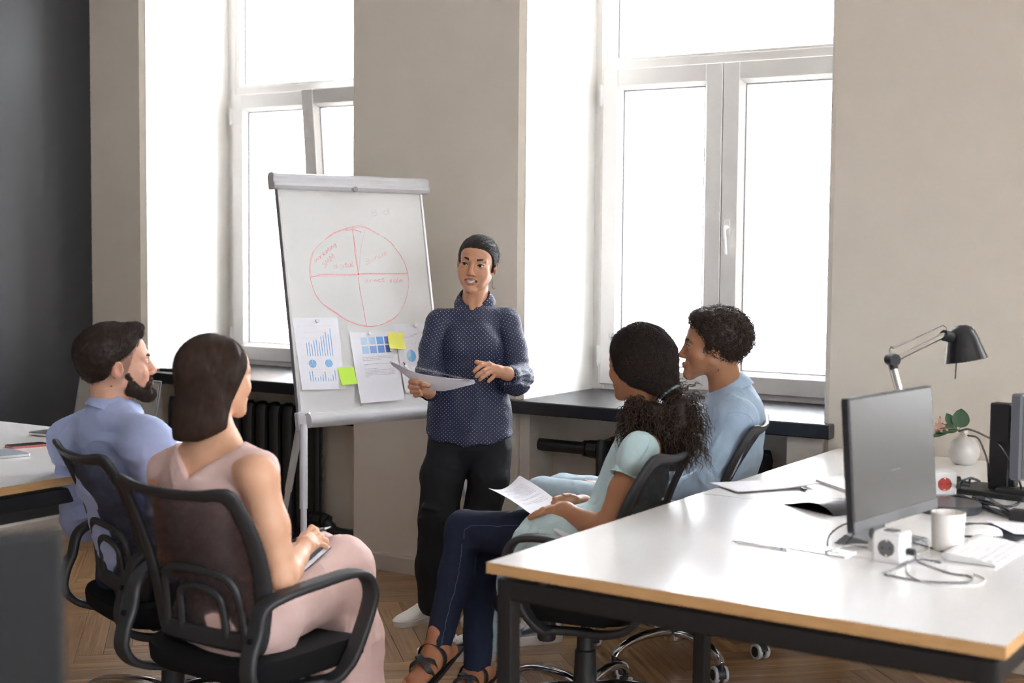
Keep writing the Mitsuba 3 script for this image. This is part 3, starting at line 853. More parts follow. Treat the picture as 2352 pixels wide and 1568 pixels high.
def written(text, p0, p1, size, mats, slant=0.12):
    """Hand lettering from p0 towards p1 in board space."""
    p0, d = V(p0), V(p1) - V(p0)
    wd = sum(ADV.get(c, .5) for c in text)
    ex, sc = unit(d), np.linalg.norm(d) / wd
    ey = np.array([-ex[1], ex[0]])
    x = 0.0
    for i, c in enumerate(text):
        for st in GL[c]:
            q = [p0 + ex * (x + px + slant * py * size / sc) * sc + ey * py * size for px, py in st]
            by_mat.setdefault(mats[min(i * len(mats) // len(text), len(mats) - 1)], []).append(ribbon(q, 0.0017, n=4))
        x += ADV.get(c, .5)


written('marketing', *[(-0.2088, 0.6671), (-0.1007, 0.7407)], 0.017, ('m_red2', 'm_red1', 'm_red1', 'm_red1'))
written('SMM', *[(-0.1688, 0.6453), (-0.1099, 0.6921)], 0.022, ('m_red2', 'm_red1'))
written('digital', *[(-0.1262, 0.6436), (-0.0258, 0.6513)], 0.020, ('m_red3', 'm_red1', 'm_red1'))
written('Bonus', *[(0.0359, 0.6591), (0.1502, 0.7056)], 0.022, ('m_red3', 'm_red2', 'm_red2'))
written('direct', *[(0.0151, 0.5841), (0.1187, 0.5870)], 0.017, ('m_red3', 'm_red2', 'm_red1'))
written('sale', *[(0.1428, 0.5829), (0.2115, 0.5836)], 0.019, ('m_red1',))
written('D d'.replace('D', 'B'), *[(0.0847, 0.8655), (0.1789, 0.8788)], 0.026, ('m_ink_faint',))
for m, g in by_mat.items():
    put('marker_drawing', onb(cat_(g)), m, FC, smooth=False)
dot = [(-0.0076, 0.6190)][0]
put('marker_dot', onb(cyl((*dot, 0.0002), (*dot, 0.0009), 0.0042, n=16)), 'm_red0', FC)


def paper_on_board(tl, tr, br, bl, z, label, curl=0.0):
    """A sheet lying on the board between four corner points; returns its key and a map from its (u, v) to board space."""
    tl, tr, br, bl = map(V, (tl, tr, br, bl))
    def at(u, v, dz=0.0):
        p = (tl * (1 - u) + tr * u) * (1 - v) + (bl * (1 - u) + br * u) * v
        return np.array([p[0], p[1], z + curl * v ** 3 + 0.0015 * math.sin(3 * u + 1) * v + dz])
    g = np.array([[at(u, v) for v in np.linspace(0, 1, 12)] for u in np.linspace(0, 1, 6)])
    k = numbered('paper_sheet')
    scene[k] = mikit.ply(onb(sheet(g, 0.0005)), 'm_paper', False)
    tag(k, label, 'paper')
    def quads(name, m, rects, label=None):
        ms = []
        for u0, v0, u1, v1 in rects:
            n = max(2, int(abs(v1 - v0) * 12) + 1)
            gg = np.array([[at(u, v, 0.0006) for v in np.linspace(v0, v1, n)] for u in (u0, u1)])
            ms.append(sheet(gg, 0.0002))
        return put(name, onb(cat_(ms)), m, k, smooth=False, label=label)
    def pie(name, m, c, r, a0, a1, asp, label=None):
        t = np.linspace(a0, a1, 14)
        pts = [at(c[0], c[1], 0.0006)] + [at(c[0] + r * math.sin(q) * asp, c[1] - r * math.cos(q), 0.0006) for q in t]
        return put(name, onb(trimesh.Trimesh(pts, [(0, i + 1, i) for i in range(1, 14)] , process=False)), m, k, smooth=False, label=label)
    return k, quads, pie, at


k, quads, pie, at = paper_on_board(*[(-0.3408, 0.4427), (-0.1315, 0.4418), (-0.1280, 0.1450), (-0.3311, 0.1519)], 0.0012, 'chart printout with blue bars and two pies, leftmost on the flip chart', 0.004)
hs = [.22, .235, .20, .265, .275, .24, .33, .35, .40, .365, .455]
for i, h in enumerate(hs):
    u = 0.225 + i * 0.0565
    quads('bar', 'm_bar_blue', [(u, 0.535 - h * 0.83, u + 0.017, 0.535)])
for i, h in enumerate([.155, .16, .06, .055, .075, .105, .145, .045, .03, .095, .165]):
    u = 0.215 + i * 0.0577
    quads('bar', 'm_bar_blue', [(u, 0.885 - h * 0.9, u + 0.017, 0.885)])
for c, cuts in (((0.315, 0.64), (0.05, 2.1, 4.2)), ((0.685, 0.64), (0.0, 3.1))):
    for a, b in zip(cuts, cuts[1:] + (cuts[0] + 2 * math.pi,)):
        pie('pie_slice', 'm_bar_blue', c, 0.056, a + 0.05, b - 0.05, 1.55)
quads('grid_lines', 'm_ink_faint', [(0.16, v, 0.84, v + 0.002) for v in (0.115, 0.2, 0.285, 0.37, 0.45, 0.72, 0.76, 0.80, 0.84)] + [(0.12, v, 0.135, v + 0.004) for v in (0.115, 0.2, 0.285, 0.37, 0.45, 0.74, 0.78, 0.82, 0.86)])
k, quads, pie, at = paper_on_board(*[(-0.0839, 0.3747), (0.1351, 0.3765), (0.1526, 0.0838), (-0.0661, 0.0811)], 0.0030, 'text printout with a grid of blue squares, in the middle of the flip chart', 0.008)
for j, row in enumerate((('#c3d8ec', '#b5cfec', '#6d9fd6', '#5c72b4'), ('#b5d0e8', '#86a3d6', '#6a8ccb', '#5166a4'))):
    for i, c in enumerate(row):
        quads('square', mat(f'm_sq{j}{i}', c, 0.7), [(0.225 + i * 0.178, 0.075 + j * 0.125, 0.375 + i * 0.178, 0.18 + j * 0.125)])
quads('text_lines', 'm_ink_grey', [(0.21, v, u, v + 0.0045) for v, u in ((0.355, .92), (0.378, .9), (0.40, .62), (0.455, .92), (0.475, .28), (0.52, .5), (0.545, .88), (0.567, .9), (0.588, .88), (0.61, .9), (0.635, .28))])
k, quads, pie, at = paper_on_board(*[(0.1387, 0.4055), (0.3340, 0.4075), (0.3546, 0.1093), (0.1609, 0.1123)], 0.0012, 'chart printout with a pale blue pie, half hidden by the standing woman', 0.003)
for m, a, b in (('m_pie1', 0.0, 3.3), ('m_pie2', 3.3, 4.3), ('m_pie3', 4.3, 6.28)):
    pie('pie_slice', mat(m, {'m_pie1': '#71add8', 'm_pie2': '#9fcbe8', 'm_pie3': '#bcdcf0'}[m], 0.7), (0.325, 0.47), 0.088, a, b, 1.42)
quads('chart_lines', 'm_ink_faint', [(0.21 + 0.09 * i, 0.20 - 0.016 * i + 0.012 * (i % 3), 0.30 + 0.09 * i, 0.205 - 0.016 * i + 0.012 * (i % 2)) for i in range(6)] + [(0.18 + 0.1 * i, 0.285, 0.195 + 0.1 * i, 0.30) for i in range(7)] + [(0.14, 0.11 + 0.02 * i, 0.15, 0.114 + 0.02 * i) for i in range(6)] + [(0.36, v, 0.42, v + 0.004) for v in (0.66, 0.69)])


def sticky(pts, m, z, label):
    a = V(pts)
    def at(u, v):
        p = (a[0] * (1 - u) + a[1] * u) * (1 - v) + (a[3] * (1 - u) + a[2] * u) * v
        return (*p, z + 0.010 * v ** 3)
    k = numbered('sticky_note')
    scene[k] = mikit.ply(onb(sheet(np.array([[at(u, v) for v in np.linspace(0, 1, 10)] for u in np.linspace(0, 1, 6)]), 0.0004)), m, True)
    tag(k, label, 'sticky note')


sticky([(0.1036, 0.3707), (0.1805, 0.3684), (0.1807, 0.2951), (0.1005, 0.3012)], mat('m_yellow', '#eceb6c', 0.7), 0.0045, 'yellow sticky note overlapping the grid of blue squares')
sticky([(-0.1547, 0.2344), (-0.0788, 0.2342), (-0.0722, 0.1628), (-0.1485, 0.1610)], mat('m_lime', '#bde64e', 0.7), 0.0040, 'lime green sticky note between two printouts')
for (x, y), lab in zip([(-0.2291, 0.4282), (0.0146, 0.3695), (0.1134, 0.2968), (0.2484, 0.3964)], ('white round magnet holding the bar chart printout', 'white round magnet on top of the blue squares printout', 'white round magnet at the lower corner of the yellow note', 'white round magnet on the half hidden pie printout')):
    m = lathe([(0, 0.004), (0.0086, 0.004), (0.0088, 0.0085), (0.0075, 0.0098), (0, 0.0095)], 24, (x, y, 0))
    put('magnet', onb(m), 'm_white_plastic', smooth=30, label=lab, cat='magnet', group='white magnets on the flip chart')

# =============== things on the right-hand desks ================================================================
DZ = 0.755
mat('m_screen', '#55534f', 0.32, spec=0.5)
mat('m_ceramic', '#efece8', 0.28, spec=0.5, clearcoat=0.5, clearcoat_gloss=0.9)
mat('m_ceramic_matt', '#eae5df', 0.5)
mat('m_grey_plastic', '#6c6c6d', 0.5)
mat('m_socket', '#5c5b5d', 0.55)
mat('m_red_socket', '#b23327', 0.5)
mat('m_cable_black', '#222326', 0.35)
mat('m_cable_grey', '#53565c', 0.4)
mat('m_cable_white', '#e6e4e0', 0.4)
mat('m_folder', '#20252e', 0.28)
mat('m_brass', (0.80, 0.62, 0.38), 0.3, 1.0)
mat('m_leaf', {'type': 'rgb', 'value': lin('#4d6b50')}, 0.6)
mat('m_petal', '#e2b3a6', 0.7)
mat('m_stem', '#8a8a5c', 0.6)


def monitor(o, a, w, h, tilt, label, foot):
    """Flat screen: o = lower left corner of its face seen from the front, a = bearing of its width from +y towards +x."""
    e = V(math.sin(a), math.cos(a), 0)
    n0 = V(math.cos(a), -math.sin(a), 0)
    u = V(0, 0, math.cos(tilt)) - n0 * math.sin(tilt)
    n = np.cross(e, u)
    M = frame(e, u, n, o)
    k = numbered('monitor')
    put('housing', xf(cat_(box((0, 0, -0.022), (w, h, -0.001), 0.003), box((w * 0.2, h * 0.12, -0.05), (w * 0.8, h * 0.7, -0.02), 0.012)), M), 'm_black', k, smooth=False)
    put('screen', xf(box((0.006, 0.028, -0.002), (w - 0.006, h - 0.005, 0.0), 0.0005), M), 'm_screen', k, smooth=False)
    put('lower_bezel', xf(box((0.001, 0.001, -0.003), (w - 0.001, 0.027, 0.0012), 0.001), M), 'm_grey_plastic', k, smooth=False)
    c = V(o) + e * w / 2
    F = frame(e, n0, (0, 0, 1), (c[0] - n0[0] * 0.06, c[1] - n0[1] * 0.06, DZ if foot != 'far' else 0.755))
    put('stand_neck', xf(cat_(box((-0.03, -0.008, 0.01), (0.03, 0.012, 0.20), 0.005), box((-0.03, 0.0, 0.15), (0.03, 0.05, 0.20), 0.005)), F), 'm_grey_plastic', k, smooth=False)
    put('stand_foot', xf(trimesh.convex.convex_hull([(x * q, y, z) for x in (-0.095, 0.095) for y, z, q in ((-0.07, 0, 1), (0.10, 0, 1.05), (-0.05, 0.022, .8), (0.095, 0.008, 1.05))]), F), 'm_grey_plastic', k, smooth=False)
    tag(k, label, 'monitor')
    return k


monitor((-1.168, 3.367, 0.818), 0.135, 0.475, 0.33, 0.077, 'flat screen monitor standing on the near right desk, its dark screen towards the camera', 'wedge')


def socket(k, c, n, r, m, pins=True):
    """Round earthed socket recessed into a face with outward normal n."""
    n = V(n)
    x = unit(np.cross((0, 0, 1), n)) if abs(n[2]) < 0.9 else V(1, 0, 0)
    M = frame(x, np.cross(n, x), n, c)
    q = put('socket', xf(lathe([(0, 0.0006), (r * 0.95, 0.0006), (r * 0.97, 0.0016), (r, 0.0014), (r, -0.006), (0, -0.006)], 32), M), m, k)
    if pins:
        put('pin_hole', xf(cat_(cyl((-0.0095, 0, 0.0), (-0.0095, 0, 0.0011), 0.0026, n=10), cyl((0.0095, 0, 0.0), (0.0095, 0, 0.0011), 0.0026, n=10)), M), 'm_black_gloss', q)
        put('earth_clip', xf(cat_(box((-0.003, r * 0.72, -0.004), (0.003, r * 1.0, 0.001), 0.0005), box((-0.003, -r * 1.0, -0.004), (0.003, -r * 0.72, 0.001), 0.0005)), M), 'm_brass', q, smooth=False)
    return q


def cube_mesh(s, b):
    import manifold3d as m3
    h = s / 2 - b
    pts = [m3.Manifold.sphere(b, 24).translate((x * h, y * h, z * h)) for x in (-1, 1) for y in (-1, 1) for z in (-1, 1)]
    m = m3.Manifold.batch_hull(pts).to_mesh()
    return trimesh.Trimesh(m.vert_properties[:, :3], m.tri_verts)


def power_cube(c, deg, s, label, faces, m):
    k = numbered('power_cube')
    M = rotz(math.radians(deg), (c[0], c[1], c[2]))
    put('body', xf(cube_mesh(s, 0.009), M), 'm_white_plastic', k, smooth=40)
    for f in faces:
        n = V(f)
        nn = M[:3, :3] @ n
        socket(k, M[:3, 3] + nn * (s / 2 - 0.0004), nn, 0.0205, m)
    tag(k, label, 'power socket')
    return k


CU = V(-1.087, 3.402, DZ + 0.0375)
kc = power_cube(CU, -3, 0.075, 'white power cube with grey sockets and a usb plug, in front of the monitor', ((0, -1, 0), (0, 0, 1)), 'm_socket')
put('usb_plug', box(CU + V(0.034, -0.008, -0.016), CU + V(0.058, 0.008, -0.002), 0.002), 'm_black', kc, smooth=False)
put('cable_entry', cyl(CU + V(-0.035, 0, -0.006), CU + V(-0.056, 0.004, -0.008), 0.024, 0.012), 'm_white_plastic', kc)
CF = (-1.240, 4.344, 0.826)
kf = power_cube((CF[0], CF[1], DZ + 0.052), 30, 0.075, 'white power cube with red sockets and a black plug, behind the monitor', ((0.0, -1, 0), (1, 0, 0)), 'm_red_socket')
for kk in [q for q in scene if q.startswith(kf + '__')]:
    pass
pl = V(CF[0], CF[1], DZ + 0.052) + 0.0385 * V(math.cos(math.radians(30)), math.sin(math.radians(30)), 0)
dn = V(math.cos(math.radians(30)), math.sin(math.radians(30)), 0)
put('plug', cat_(cyl(pl, pl + dn * 0.016, 0.019), cyl(pl + dn * 0.014, pl + dn * 0.045 + V(0, 0, -0.006), 0.0105, 0.008)), 'm_black', kf)
put('support', box((CF[0] - 0.03, CF[1] - 0.03, DZ), (CF[0] + 0.03, CF[1] + 0.03, DZ + 0.015), 0.004), 'm_white_plastic', kf, smooth=False)

# mug, vase, far cup
put('mug', lathe([(0, 0.0), (0.033, 0.0), (0.037, 0.004), (0.0385, 0.02), (0.0425, 0.094), (0.0425, 0.096), (0.041, 0.097), (0.0395, 0.095), (0.036, 0.02), (0.03, 0.009), (0, 0.008)], 48, (-1.012, 3.612, DZ)), 'm_ceramic_matt', smooth=35,
    label='plain white mug without a handle beside the keyboard', cat='mug')
put('cup', lathe([(0, 0), (0.03, 0), (0.036, 0.02), (0.038, 0.11), (0.0365, 0.11), (0.034, 0.02), (0, 0.008)], 36, (-1.581, 4.538, 0.755)), 'm_ceramic', smooth=35, label='white cup almost hidden behind the left edge of the monitor', cat='mug')
VP = (-1.382, 5.103, 0.755)
put('body', lathe([(0, 0), (0.026, 0), (0.040, 0.008), (0.052, 0.028), (0.055, 0.050), (0.049, 0.072), (0.035, 0.090), (0.019, 0.103), (0.013, 0.113), (0.0125, 0.121), (0.0145, 0.125), (0.0105, 0.124), (0.0105, 0.10), (0, 0.09)], 48, VP), 'm_ceramic', 'vase', smooth=True)


def leaf(base, tip, wd, nrm, bend=0.1):
    """Rounded leaf blade from base to tip."""
    base, tip = V(base), V(tip)
    d = tip - base
    L = np.linalg.norm(d)
    s = unit(np.cross(d, nrm))
    n = unit(np.cross(s, d))
    t = np.linspace(0, 1, 11)
    w = wd * np.sin(np.pi * np.clip(t ** 0.85, 0, 1)) ** 0.62
    w[0], w[-1] = 0.0008, 0.0006
    g = [[base + d * a + s * b * q + n * (bend * L * (a * a - a) * 1.2 + 0.25 * abs(q) * b) for q in (-1, -0.55, 0, 0.55, 1)] for a, b in zip(t, w)]
    return sheet(np.array(g), 0.0009)


to_cam = unit(-V(VP) * (1, 1, 0))
for b, t, w, nr in (((-1.380, 5.046, 0.891), (-1.375, 5.030, 0.96), 0.030, (0.2, -1, 0.15)), ((-1.405, 5.042, 0.899), (-1.423, 5.022, 0.941), 0.016, (0.1, -1, 0.1)), ((-1.391, 5.050, 0.885), (-1.440, 4.959, 0.88), 0.018, (0.3, -0.6, 1)), ((-1.396, 5.059, 0.887), (-1.459, 5.091, 0.896), 0.014, (0, -0.7, 1)),
                    ((-1.408, 5.004, 0.884), (-1.446, 4.930, 0.864), 0.014, (0, -0.8, 1)), ((-1.406, 5.029, 0.885), (-1.470, 5.105, 0.869), 0.013, (0.3, -1, 0.5))):
    put('leaf', leaf(b, t, w, nr), 'm_leaf', 'vase', smooth=True)
st = [[V(VP) + (0, 0, 0.10), (-1.386, 5.053, 0.878), (-1.380, 5.046, 0.894)], [V(VP) + (0, 0, 0.10), (-1.396, 5.047, 0.887), (-1.420, 4.996, 0.888), (-1.442, 4.957, 0.88)], [V(VP) + (0, 0, 0.1), (-1.398, 5.046, 0.89), (-1.407, 5.041, 0.899)]]
for p in st:
    put('stem', tube(spline(p, 5), 0.0016, 6), 'm_stem', 'vase')
rn = np.random.default_rng(5)
fl = []
fc = V((-1.425, 4.958, 0.906))
for i in range(26):
    c = fc + rn.normal(0, 1, 3) * (0.010, 0.010, 0.013)
    fl.append(leaf(c, c + unit(rn.normal(0, 1, 3)) * 0.011, 0.004, (0, -1, 0.2), 0.3))
put('blossom', cat_(fl), 'm_petal', 'vase', smooth=True, kind='stuff')
tag('vase', 'small round white vase with eucalyptus leaves and a pink sprig', 'vase')

# desk lamp
kl = 'desk_lamp'
LB = (-1.169, 4.163, 0.755)
put('base', lathe([(0, 0), (0.092, 0), (0.095, 0.004), (0.095, 0.022), (0.092, 0.026), (0, 0.027)], 56, LB), 'm_lamp_base' if 'm_lamp_base' in scene else mat('m_lamp_base', '#3a3c40', 0.32), kl)
J0 = V(LB) + (0, 0, 0.03)
J1, J2 = V((-1.331, 4.123, 1.185)), V((-1.240, 4.331, 1.256))
JL = V((-1.307, 4.121, 1.108))
J0 = J1 + (JL - J1) * ((J1[2] - DZ - 0.03) / (J1[2] - JL[2])) * 0.98
put('lower_arm', cyl(J0, J1, 0.0085), mat('m_lamp_arm', (0.80, 0.79, 0.77), 0.16, 1.0), kl)
put('upper_arm', cyl(J1 + (J2 - J1) * 0.09, J2, 0.0085), 'm_lamp_arm', kl)
put('elbow', cat_(cyl(J1 + V(-0.012, 0.01, 0.004), J1 + V(0.014, -0.012, 0.004), 0.0175), cyl(J1 + (J0 - J1) * 0.01, J1 + (J0 - J1) * 0.06, 0.012)), 'm_black', kl)
SH = V((-1.203, 4.400, 1.231))
ax = unit(V((-1.216, 4.396, 1.289)) - V((-1.196, 4.401, 1.183)))
Z = ax
X = unit(np.cross(Z, (0, 1, 0)))
shp = [(0.0645, -0.055), (0.061, -0.045), (0.052, -0.012), (0.0455, 0.014), (0.040, 0.030), (0.031, 0.043), (0.018, 0.0505), (0.006, 0.0525), (0, 0.0525)]
shade = lathe([(0, 0.050)] + [(r - 0.0015 if r > 0.002 else 0, z - 0.0012) for r, z in shp[::-1]][1:] + shp, 56)
MS = frame(X, np.cross(Z, X), Z, SH)
put('shade', xf(shade, MS), mat('m_lamp_black', '#1d1e20', 0.27), kl, smooth=35)
put('bulb_holder', xf(lathe([(0, 0.045), (0.016, 0.045), (0.017, 0.02), (0.014, 0.0), (0.02, -0.016), (0.017, -0.032), (0, -0.038)], 24), MS), 'm_white_plastic', kl)
put('joint', cat_(cyl(J2 - unit(J2 - J1) * 0.006, J2 + unit(SH - J2) * 0.03, 0.0165), cyl(J2, J2 + (SH - J2) * 0.35 + ax * 0.008, 0.010)), 'm_black', kl)
put('pull_rod', cyl(V((-1.212, 4.366, 1.182)), V((-1.213, 4.361, 1.122)), 0.0018, n=8), 'm_black', kl)
up = V(0, 0, 1)
sp = [J1 + V(-0.006, 0, 0.016), J1 + V(-0.008, 0, 0.032), J1 + V(-0.003, 0.002, 0.042), V((-1.332, 4.138, 1.221))]
put('wire', tube(spline(sp, 5), 0.0014, 6), 'm_cable_grey', kl)
put('spring_sleeve', cyl((-1.332, 4.126, 1.223), (-1.294, 4.212, 1.248), 0.0028, n=10), 'm_steel', kl)
put('wire', tube(spline([V((-1.294, 4.212, 1.248)), V((-1.246, 4.305, 1.281)), V((-1.241, 4.320, 1.283)), V((-1.237, 4.334, 1.276)), J2 + V(0.003, 0, 0.012)], 5), 0.0011, 6), 'm_cable_grey', kl)
put('wire', tube([J1 + V(-0.012, 0, -0.01), J1 + (J0 - J1) * 0.5 + V(-0.014, 0, 0), J0 + V(-0.01, 0, 0.04)], 0.0008, 6), 'm_cable_grey', kl)
tag(kl, 'black bell-shaded desk lamp with a jointed chrome arm', 'lamp')

# second monitor at the right edge, on its black stand
k2 = 'monitor_001'
SC = (-1.114, 4.538, 0.755)
M2 = rotz(math.radians(-10), SC)
put('stand_column', xf(cat_(box((-0.032, -0.02, 0.01), (0.032, 0.025, 0.285), 0.004), box((0.02, -0.012, 0.03), (0.05, 0.018, 0.278), 0.003)), M2), 'm_black', k2, smooth=False)
put('stand_foot', xf(rprism(0.24, 0.17, 0, 0.018, 0.02, bev=0.003), M2), 'm_black', k2)
P2 = V((-1.020, 4.330, 0.968))
put('housing', xf(box((-0.012, 0, -0.15), (0.028, 0.50, 0.10), 0.006), rotz(math.radians(-24), (P2[0] + 0.012, P2[1] - 0.10, 1.0))), mat('m_panel_grey', '#63666d', 0.45), k2, smooth=False)
put('screen', xf(box((0.0282, 0.006, -0.143), (0.030, 0.494, 0.094)), rotz(math.radians(-24), (P2[0] + 0.012, P2[1] - 0.10, 1.0))), 'm_screen', k2, smooth=False)
put('mount', xf(box((0.03, 0.0, 0.17), (0.12, 0.05, 0.27), 0.006), M2), 'm_black', k2, smooth=False)
tag(k2, 'monitor on a tall black stand, cut off by the right edge of the photo', 'monitor')

# power bricks
for c, s, deg, lab in (((-1.053, 4.477, 0.755), (0.11, 0.05, 0.032), -6, 'black power brick at the foot of the cut-off monitor stand'), ((-0.942, 4.130, 0.755), (0.085, 0.04, 0.03), -3, 'black power brick at the end of the tied black cables')):
    put('power_brick', xf(rprism(s[0], s[1], 0, s[2], 0.006, bev=0.004), rotz(math.radians(deg), c)), 'm_black', smooth=30, label=lab, cat='power adapter')

# cables
def cable(pts, r, m, label, n=8, parent=None, name='cable'):
    return put(name, tube(spline(pts, n), r, 8), m, parent, smooth=True, label=label, cat=None if parent else 'cable')


cable([(-1.373, 5.002, 0.884), (-1.296, 4.839, 0.913), (-1.198, 4.664, 0.918), (-1.102, 4.487, 0.911), (-1.035, 4.406, 0.841), (-1.052, 4.560, 0.758), (-1.024, 4.369, 0.758), (-1.048, 4.316, 0.758), (-1.113, 4.422, 0.758), (-1.173, 4.587, 0.76)], 0.0034, 'm_cable_black', 'thick black cable arching from the vase to the desk in a wide loop')
cable([(-1.311, 4.887, 0.886), (-1.244, 4.752, 0.898), (-1.188, 4.609, 0.884), (-1.149, 4.513, 0.857), (-1.137, 4.482, 0.821), (-1.165, 4.607, 0.758)], 0.0032, 'm_cable_black', 'black cable dropping beside the tall monitor stand')
cable([V(pl) + dn * 0.045 + V(0, 0, -0.006), (-1.163, 4.381, 0.821), (-1.127, 4.345, 0.82), (-1.136, 4.281, 0.838), (-1.153, 4.233, 0.829), (-1.231, 4.481, 0.758), (-1.176, 4.331, 0.758), (-1.135, 4.309, 0.759), (-1.085, 4.248, 0.759), (-1.020, 4.177, 0.759), (-0.963, 4.117, 0.762)], 0.0034, 'm_cable_black', 'black cable looping from the red-socket cube to the power brick')
bun = []
for i in range(7):
    j = rn.normal(0, 1, (6, 2))
    p = [(-1.203, 4.353, 0.76), (-1.172, 4.303, 0.76), (-1.115, 4.256, 0.765), (-1.076, 4.241, 0.765), (-1.028, 4.185, 0.762), (-0.98, 4.137, 0.762)]
    bun.append(tube(spline([V(a) + V(b[0] * 0.012, b[1] * 0.012, 0.003 * i * (0.4 + 0.6 * abs(math.sin(q)))) for q, (a, b) in enumerate(zip(p, j))], 6), 0.0028, 6))
put('cable_bundle', cat_(bun), 'm_cable_black', smooth=True, label='bundle of black cables tied with a strap', cat='cable', kind='stuff')
put('cable_tie', xf(rprism(0.035, 0.03, 0, 0.028, 0.008), rotz(0.5, (-1.112, 4.277, 0.757))), 'm_black', smooth=30, label='black strap around the tied cables', cat='cable tie')
cable([(-1.241, 4.310, 0.757), (-1.219, 4.317, 0.757), (-1.220, 4.381, 0.757), (-1.225, 4.453, 0.757), (-1.186, 4.424, 0.757), (-1.139, 4.347, 0.757)], 0.0018, 'm_cable_grey', 'thin grey cable winding out from behind the monitor')
cable([CU + V(0.058, 0, -0.010), (-1.025, 3.417, 0.758), (-0.932, 3.346, 0.757), (-0.885, 3.341, 0.757), (-0.868, 3.305, 0.757), (-0.879, 3.266, 0.757), (-0.957, 3.227, 0.757), (-1.031, 3.238, 0.757), (-1.052, 3.251, 0.757), (-1.050, 3.330, 0.757), (-1.033, 3.435, 0.759), (-1.005, 3.454, 0.757), (-0.981, 3.447, 0.757)], 0.0017, 'm_cable_grey', 'thin grey usb cable lying in a loop in front of the power cube')
cable([CU + V(0.058, 0.004, -0.006), (-1.047, 3.453, 0.768), (-1.044, 3.507, 0.76), (-1.040, 3.547, 0.76), (-1.061, 3.615, 0.76), (-1.085, 3.631, 0.77), (-1.119, 3.629, 0.78)], 0.0019, 'm_cable_white', 'white usb cable curling beside the power cube')
cable([(-1.047, 3.452, 0.765), (-1.047, 3.407, 0.757), (-1.023, 3.320, 0.757), (-0.995, 3.259, 0.757), (-0.944, 3.216, 0.757), (-0.886, 3.220, 0.757), (-0.844, 3.260, 0.757), (-0.842, 3.318, 0.757), (-0.864, 3.355, 0.757), (-0.881, 3.365, 0.757)], 0.0017, 'm_cable_white', 'white usb cable lying in a wide loop before the keyboard')
cable([(-1.095, 3.578, 0.77), (-1.061, 3.607, 0.758), (-1.019, 3.578, 0.757), (-0.99, 3.543, 0.757)], 0.002, 'm_cable_black', 'short black cable passing behind the mug')
cable([CU + V(-0.054, 0.004, -0.008), (-1.194, 3.434, 0.775), (-1.220, 3.395, 0.772), (-1.244, 3.385, 0.762), (-1.276, 3.431, 0.74)], 0.0034, 'm_cable_white', 'thick white cable from the power cube into the cable slot')
cable([(-1.258, 3.619, 0.8), (-1.281, 3.579, 0.79), (-1.289, 3.525, 0.775), (-1.277, 3.475, 0.76), (-1.263, 3.444, 0.745)], 0.0022, 'm_cable_black', 'black cable arching from the monitor into the cable slot')
cable([(-1.221, 3.524, 0.79), (-1.231, 3.489, 0.77), (-1.235, 3.454, 0.76), (-1.232, 3.428, 0.745)], 0.0022, 'm_cable_black', 'black cable hanging along the monitor foot into the cable slot')

# cable slot plate in the desk top
q = [(-1.358, 3.394, 0.755), (-1.192, 3.368, 0.755), (-1.190, 3.449, 0.755), (-1.347, 3.460, 0.755)]
put('plate', extrude([p[:2] for p in q], 0.7545, 0.7585), 'm_alu', 'cable_outlet', smooth=False)
q = [(-1.342, 3.409, 0.755), (-1.216, 3.387, 0.755), (-1.217, 3.405, 0.755), (-1.341, 3.425, 0.755)]
put('slot', extrude([p[:2] for p in q], 0.7575, 0.7588), 'm_black', 'cable_outlet', smooth=False)
tag('cable_outlet', 'slim metal cable outlet set into the desk top', 'cable outlet')

# keyboard with its keys
ko, kx = V((-0.988, 3.478, 0.757)), None
ka, kb = V((-0.981, 3.769, 0.757)) - ko, V((-0.842, 3.409, 0.757)) - ko
kx, kyv = unit(ka), None
kyv = unit(kb - kx * (kb @ kx))
KM = frame(kx, kyv, np.cross(kx, kyv), ko)
flip = KM[2, 2] < 0
sgn = -1 if flip else 1
KB = 'keyboard'
put('body', xf(trimesh.convex.convex_hull([(x, y, z * sgn) for x in (0, 0.285) for y, z in ((0.0, 0.0), (0.0, 0.016), (0.13, 0.0), (0.13, 0.0055), (0.012, 0.0185))]), KM), 'm_alu_white' if 'm_alu_white' in scene else mat('m_alu_white', '#dcdcda', 0.35), KB, smooth=False)
put('battery_tube', xf(tube([(0.0, 0.008, 0.009 * sgn), (0.285, 0.008, 0.009 * sgn)], 0.009, 16), KM), 'm_alu', KB)
kp = 0.0187
for r in range(6):
    n = 14 if r != 5 else 8
    hgt = 0.0095 if r == 0 else 0.0155
    y0 = 0.020 + (0 if r == 0 else 0.011 + (r - 1) * kp)
    x = 0.006
    for i in range(14 if r < 5 else 9):
        w = 0.0165
        if r == 5 and i == 4:
            w = 0.0165 + 5 * kp
        elif r in (2, 3, 4) and i in (0, 12):
            w = 0.0165 + kp * (0.35 + 0.2 * (r - 2)) * (1 if i == 0 else 0.9)
        if x + w > 0.281:
            w = 0.281 - x
        if w < 0.008:
            break
        zz = lambda yy: 0.0185 - 0.0130 * (yy - 0.012) / 0.118
        z0, z1 = zz(y0), zz(y0 + hgt)
        b = 0.001
        pts = [(x, y0, z0), (x + w, y0, z0), (x, y0 + hgt, z1), (x + w, y0 + hgt, z1)] + [(xx, yy, zq + 0.0022) for xx, yy, zq in ((x + b, y0 + b, z0), (x + w - b, y0 + b, z0), (x + b, y0 + hgt - b, z1), (x + w - b, y0 + hgt - b, z1))]
        put('key', xf(trimesh.convex.convex_hull([(a, c, d * sgn) for a, c, d in pts]), KM), 'm_white_plastic', KB, smooth=False)
        x += w + (kp - 0.0165)
tag(KB, 'compact white wireless keyboard in front of the mug', 'keyboard')

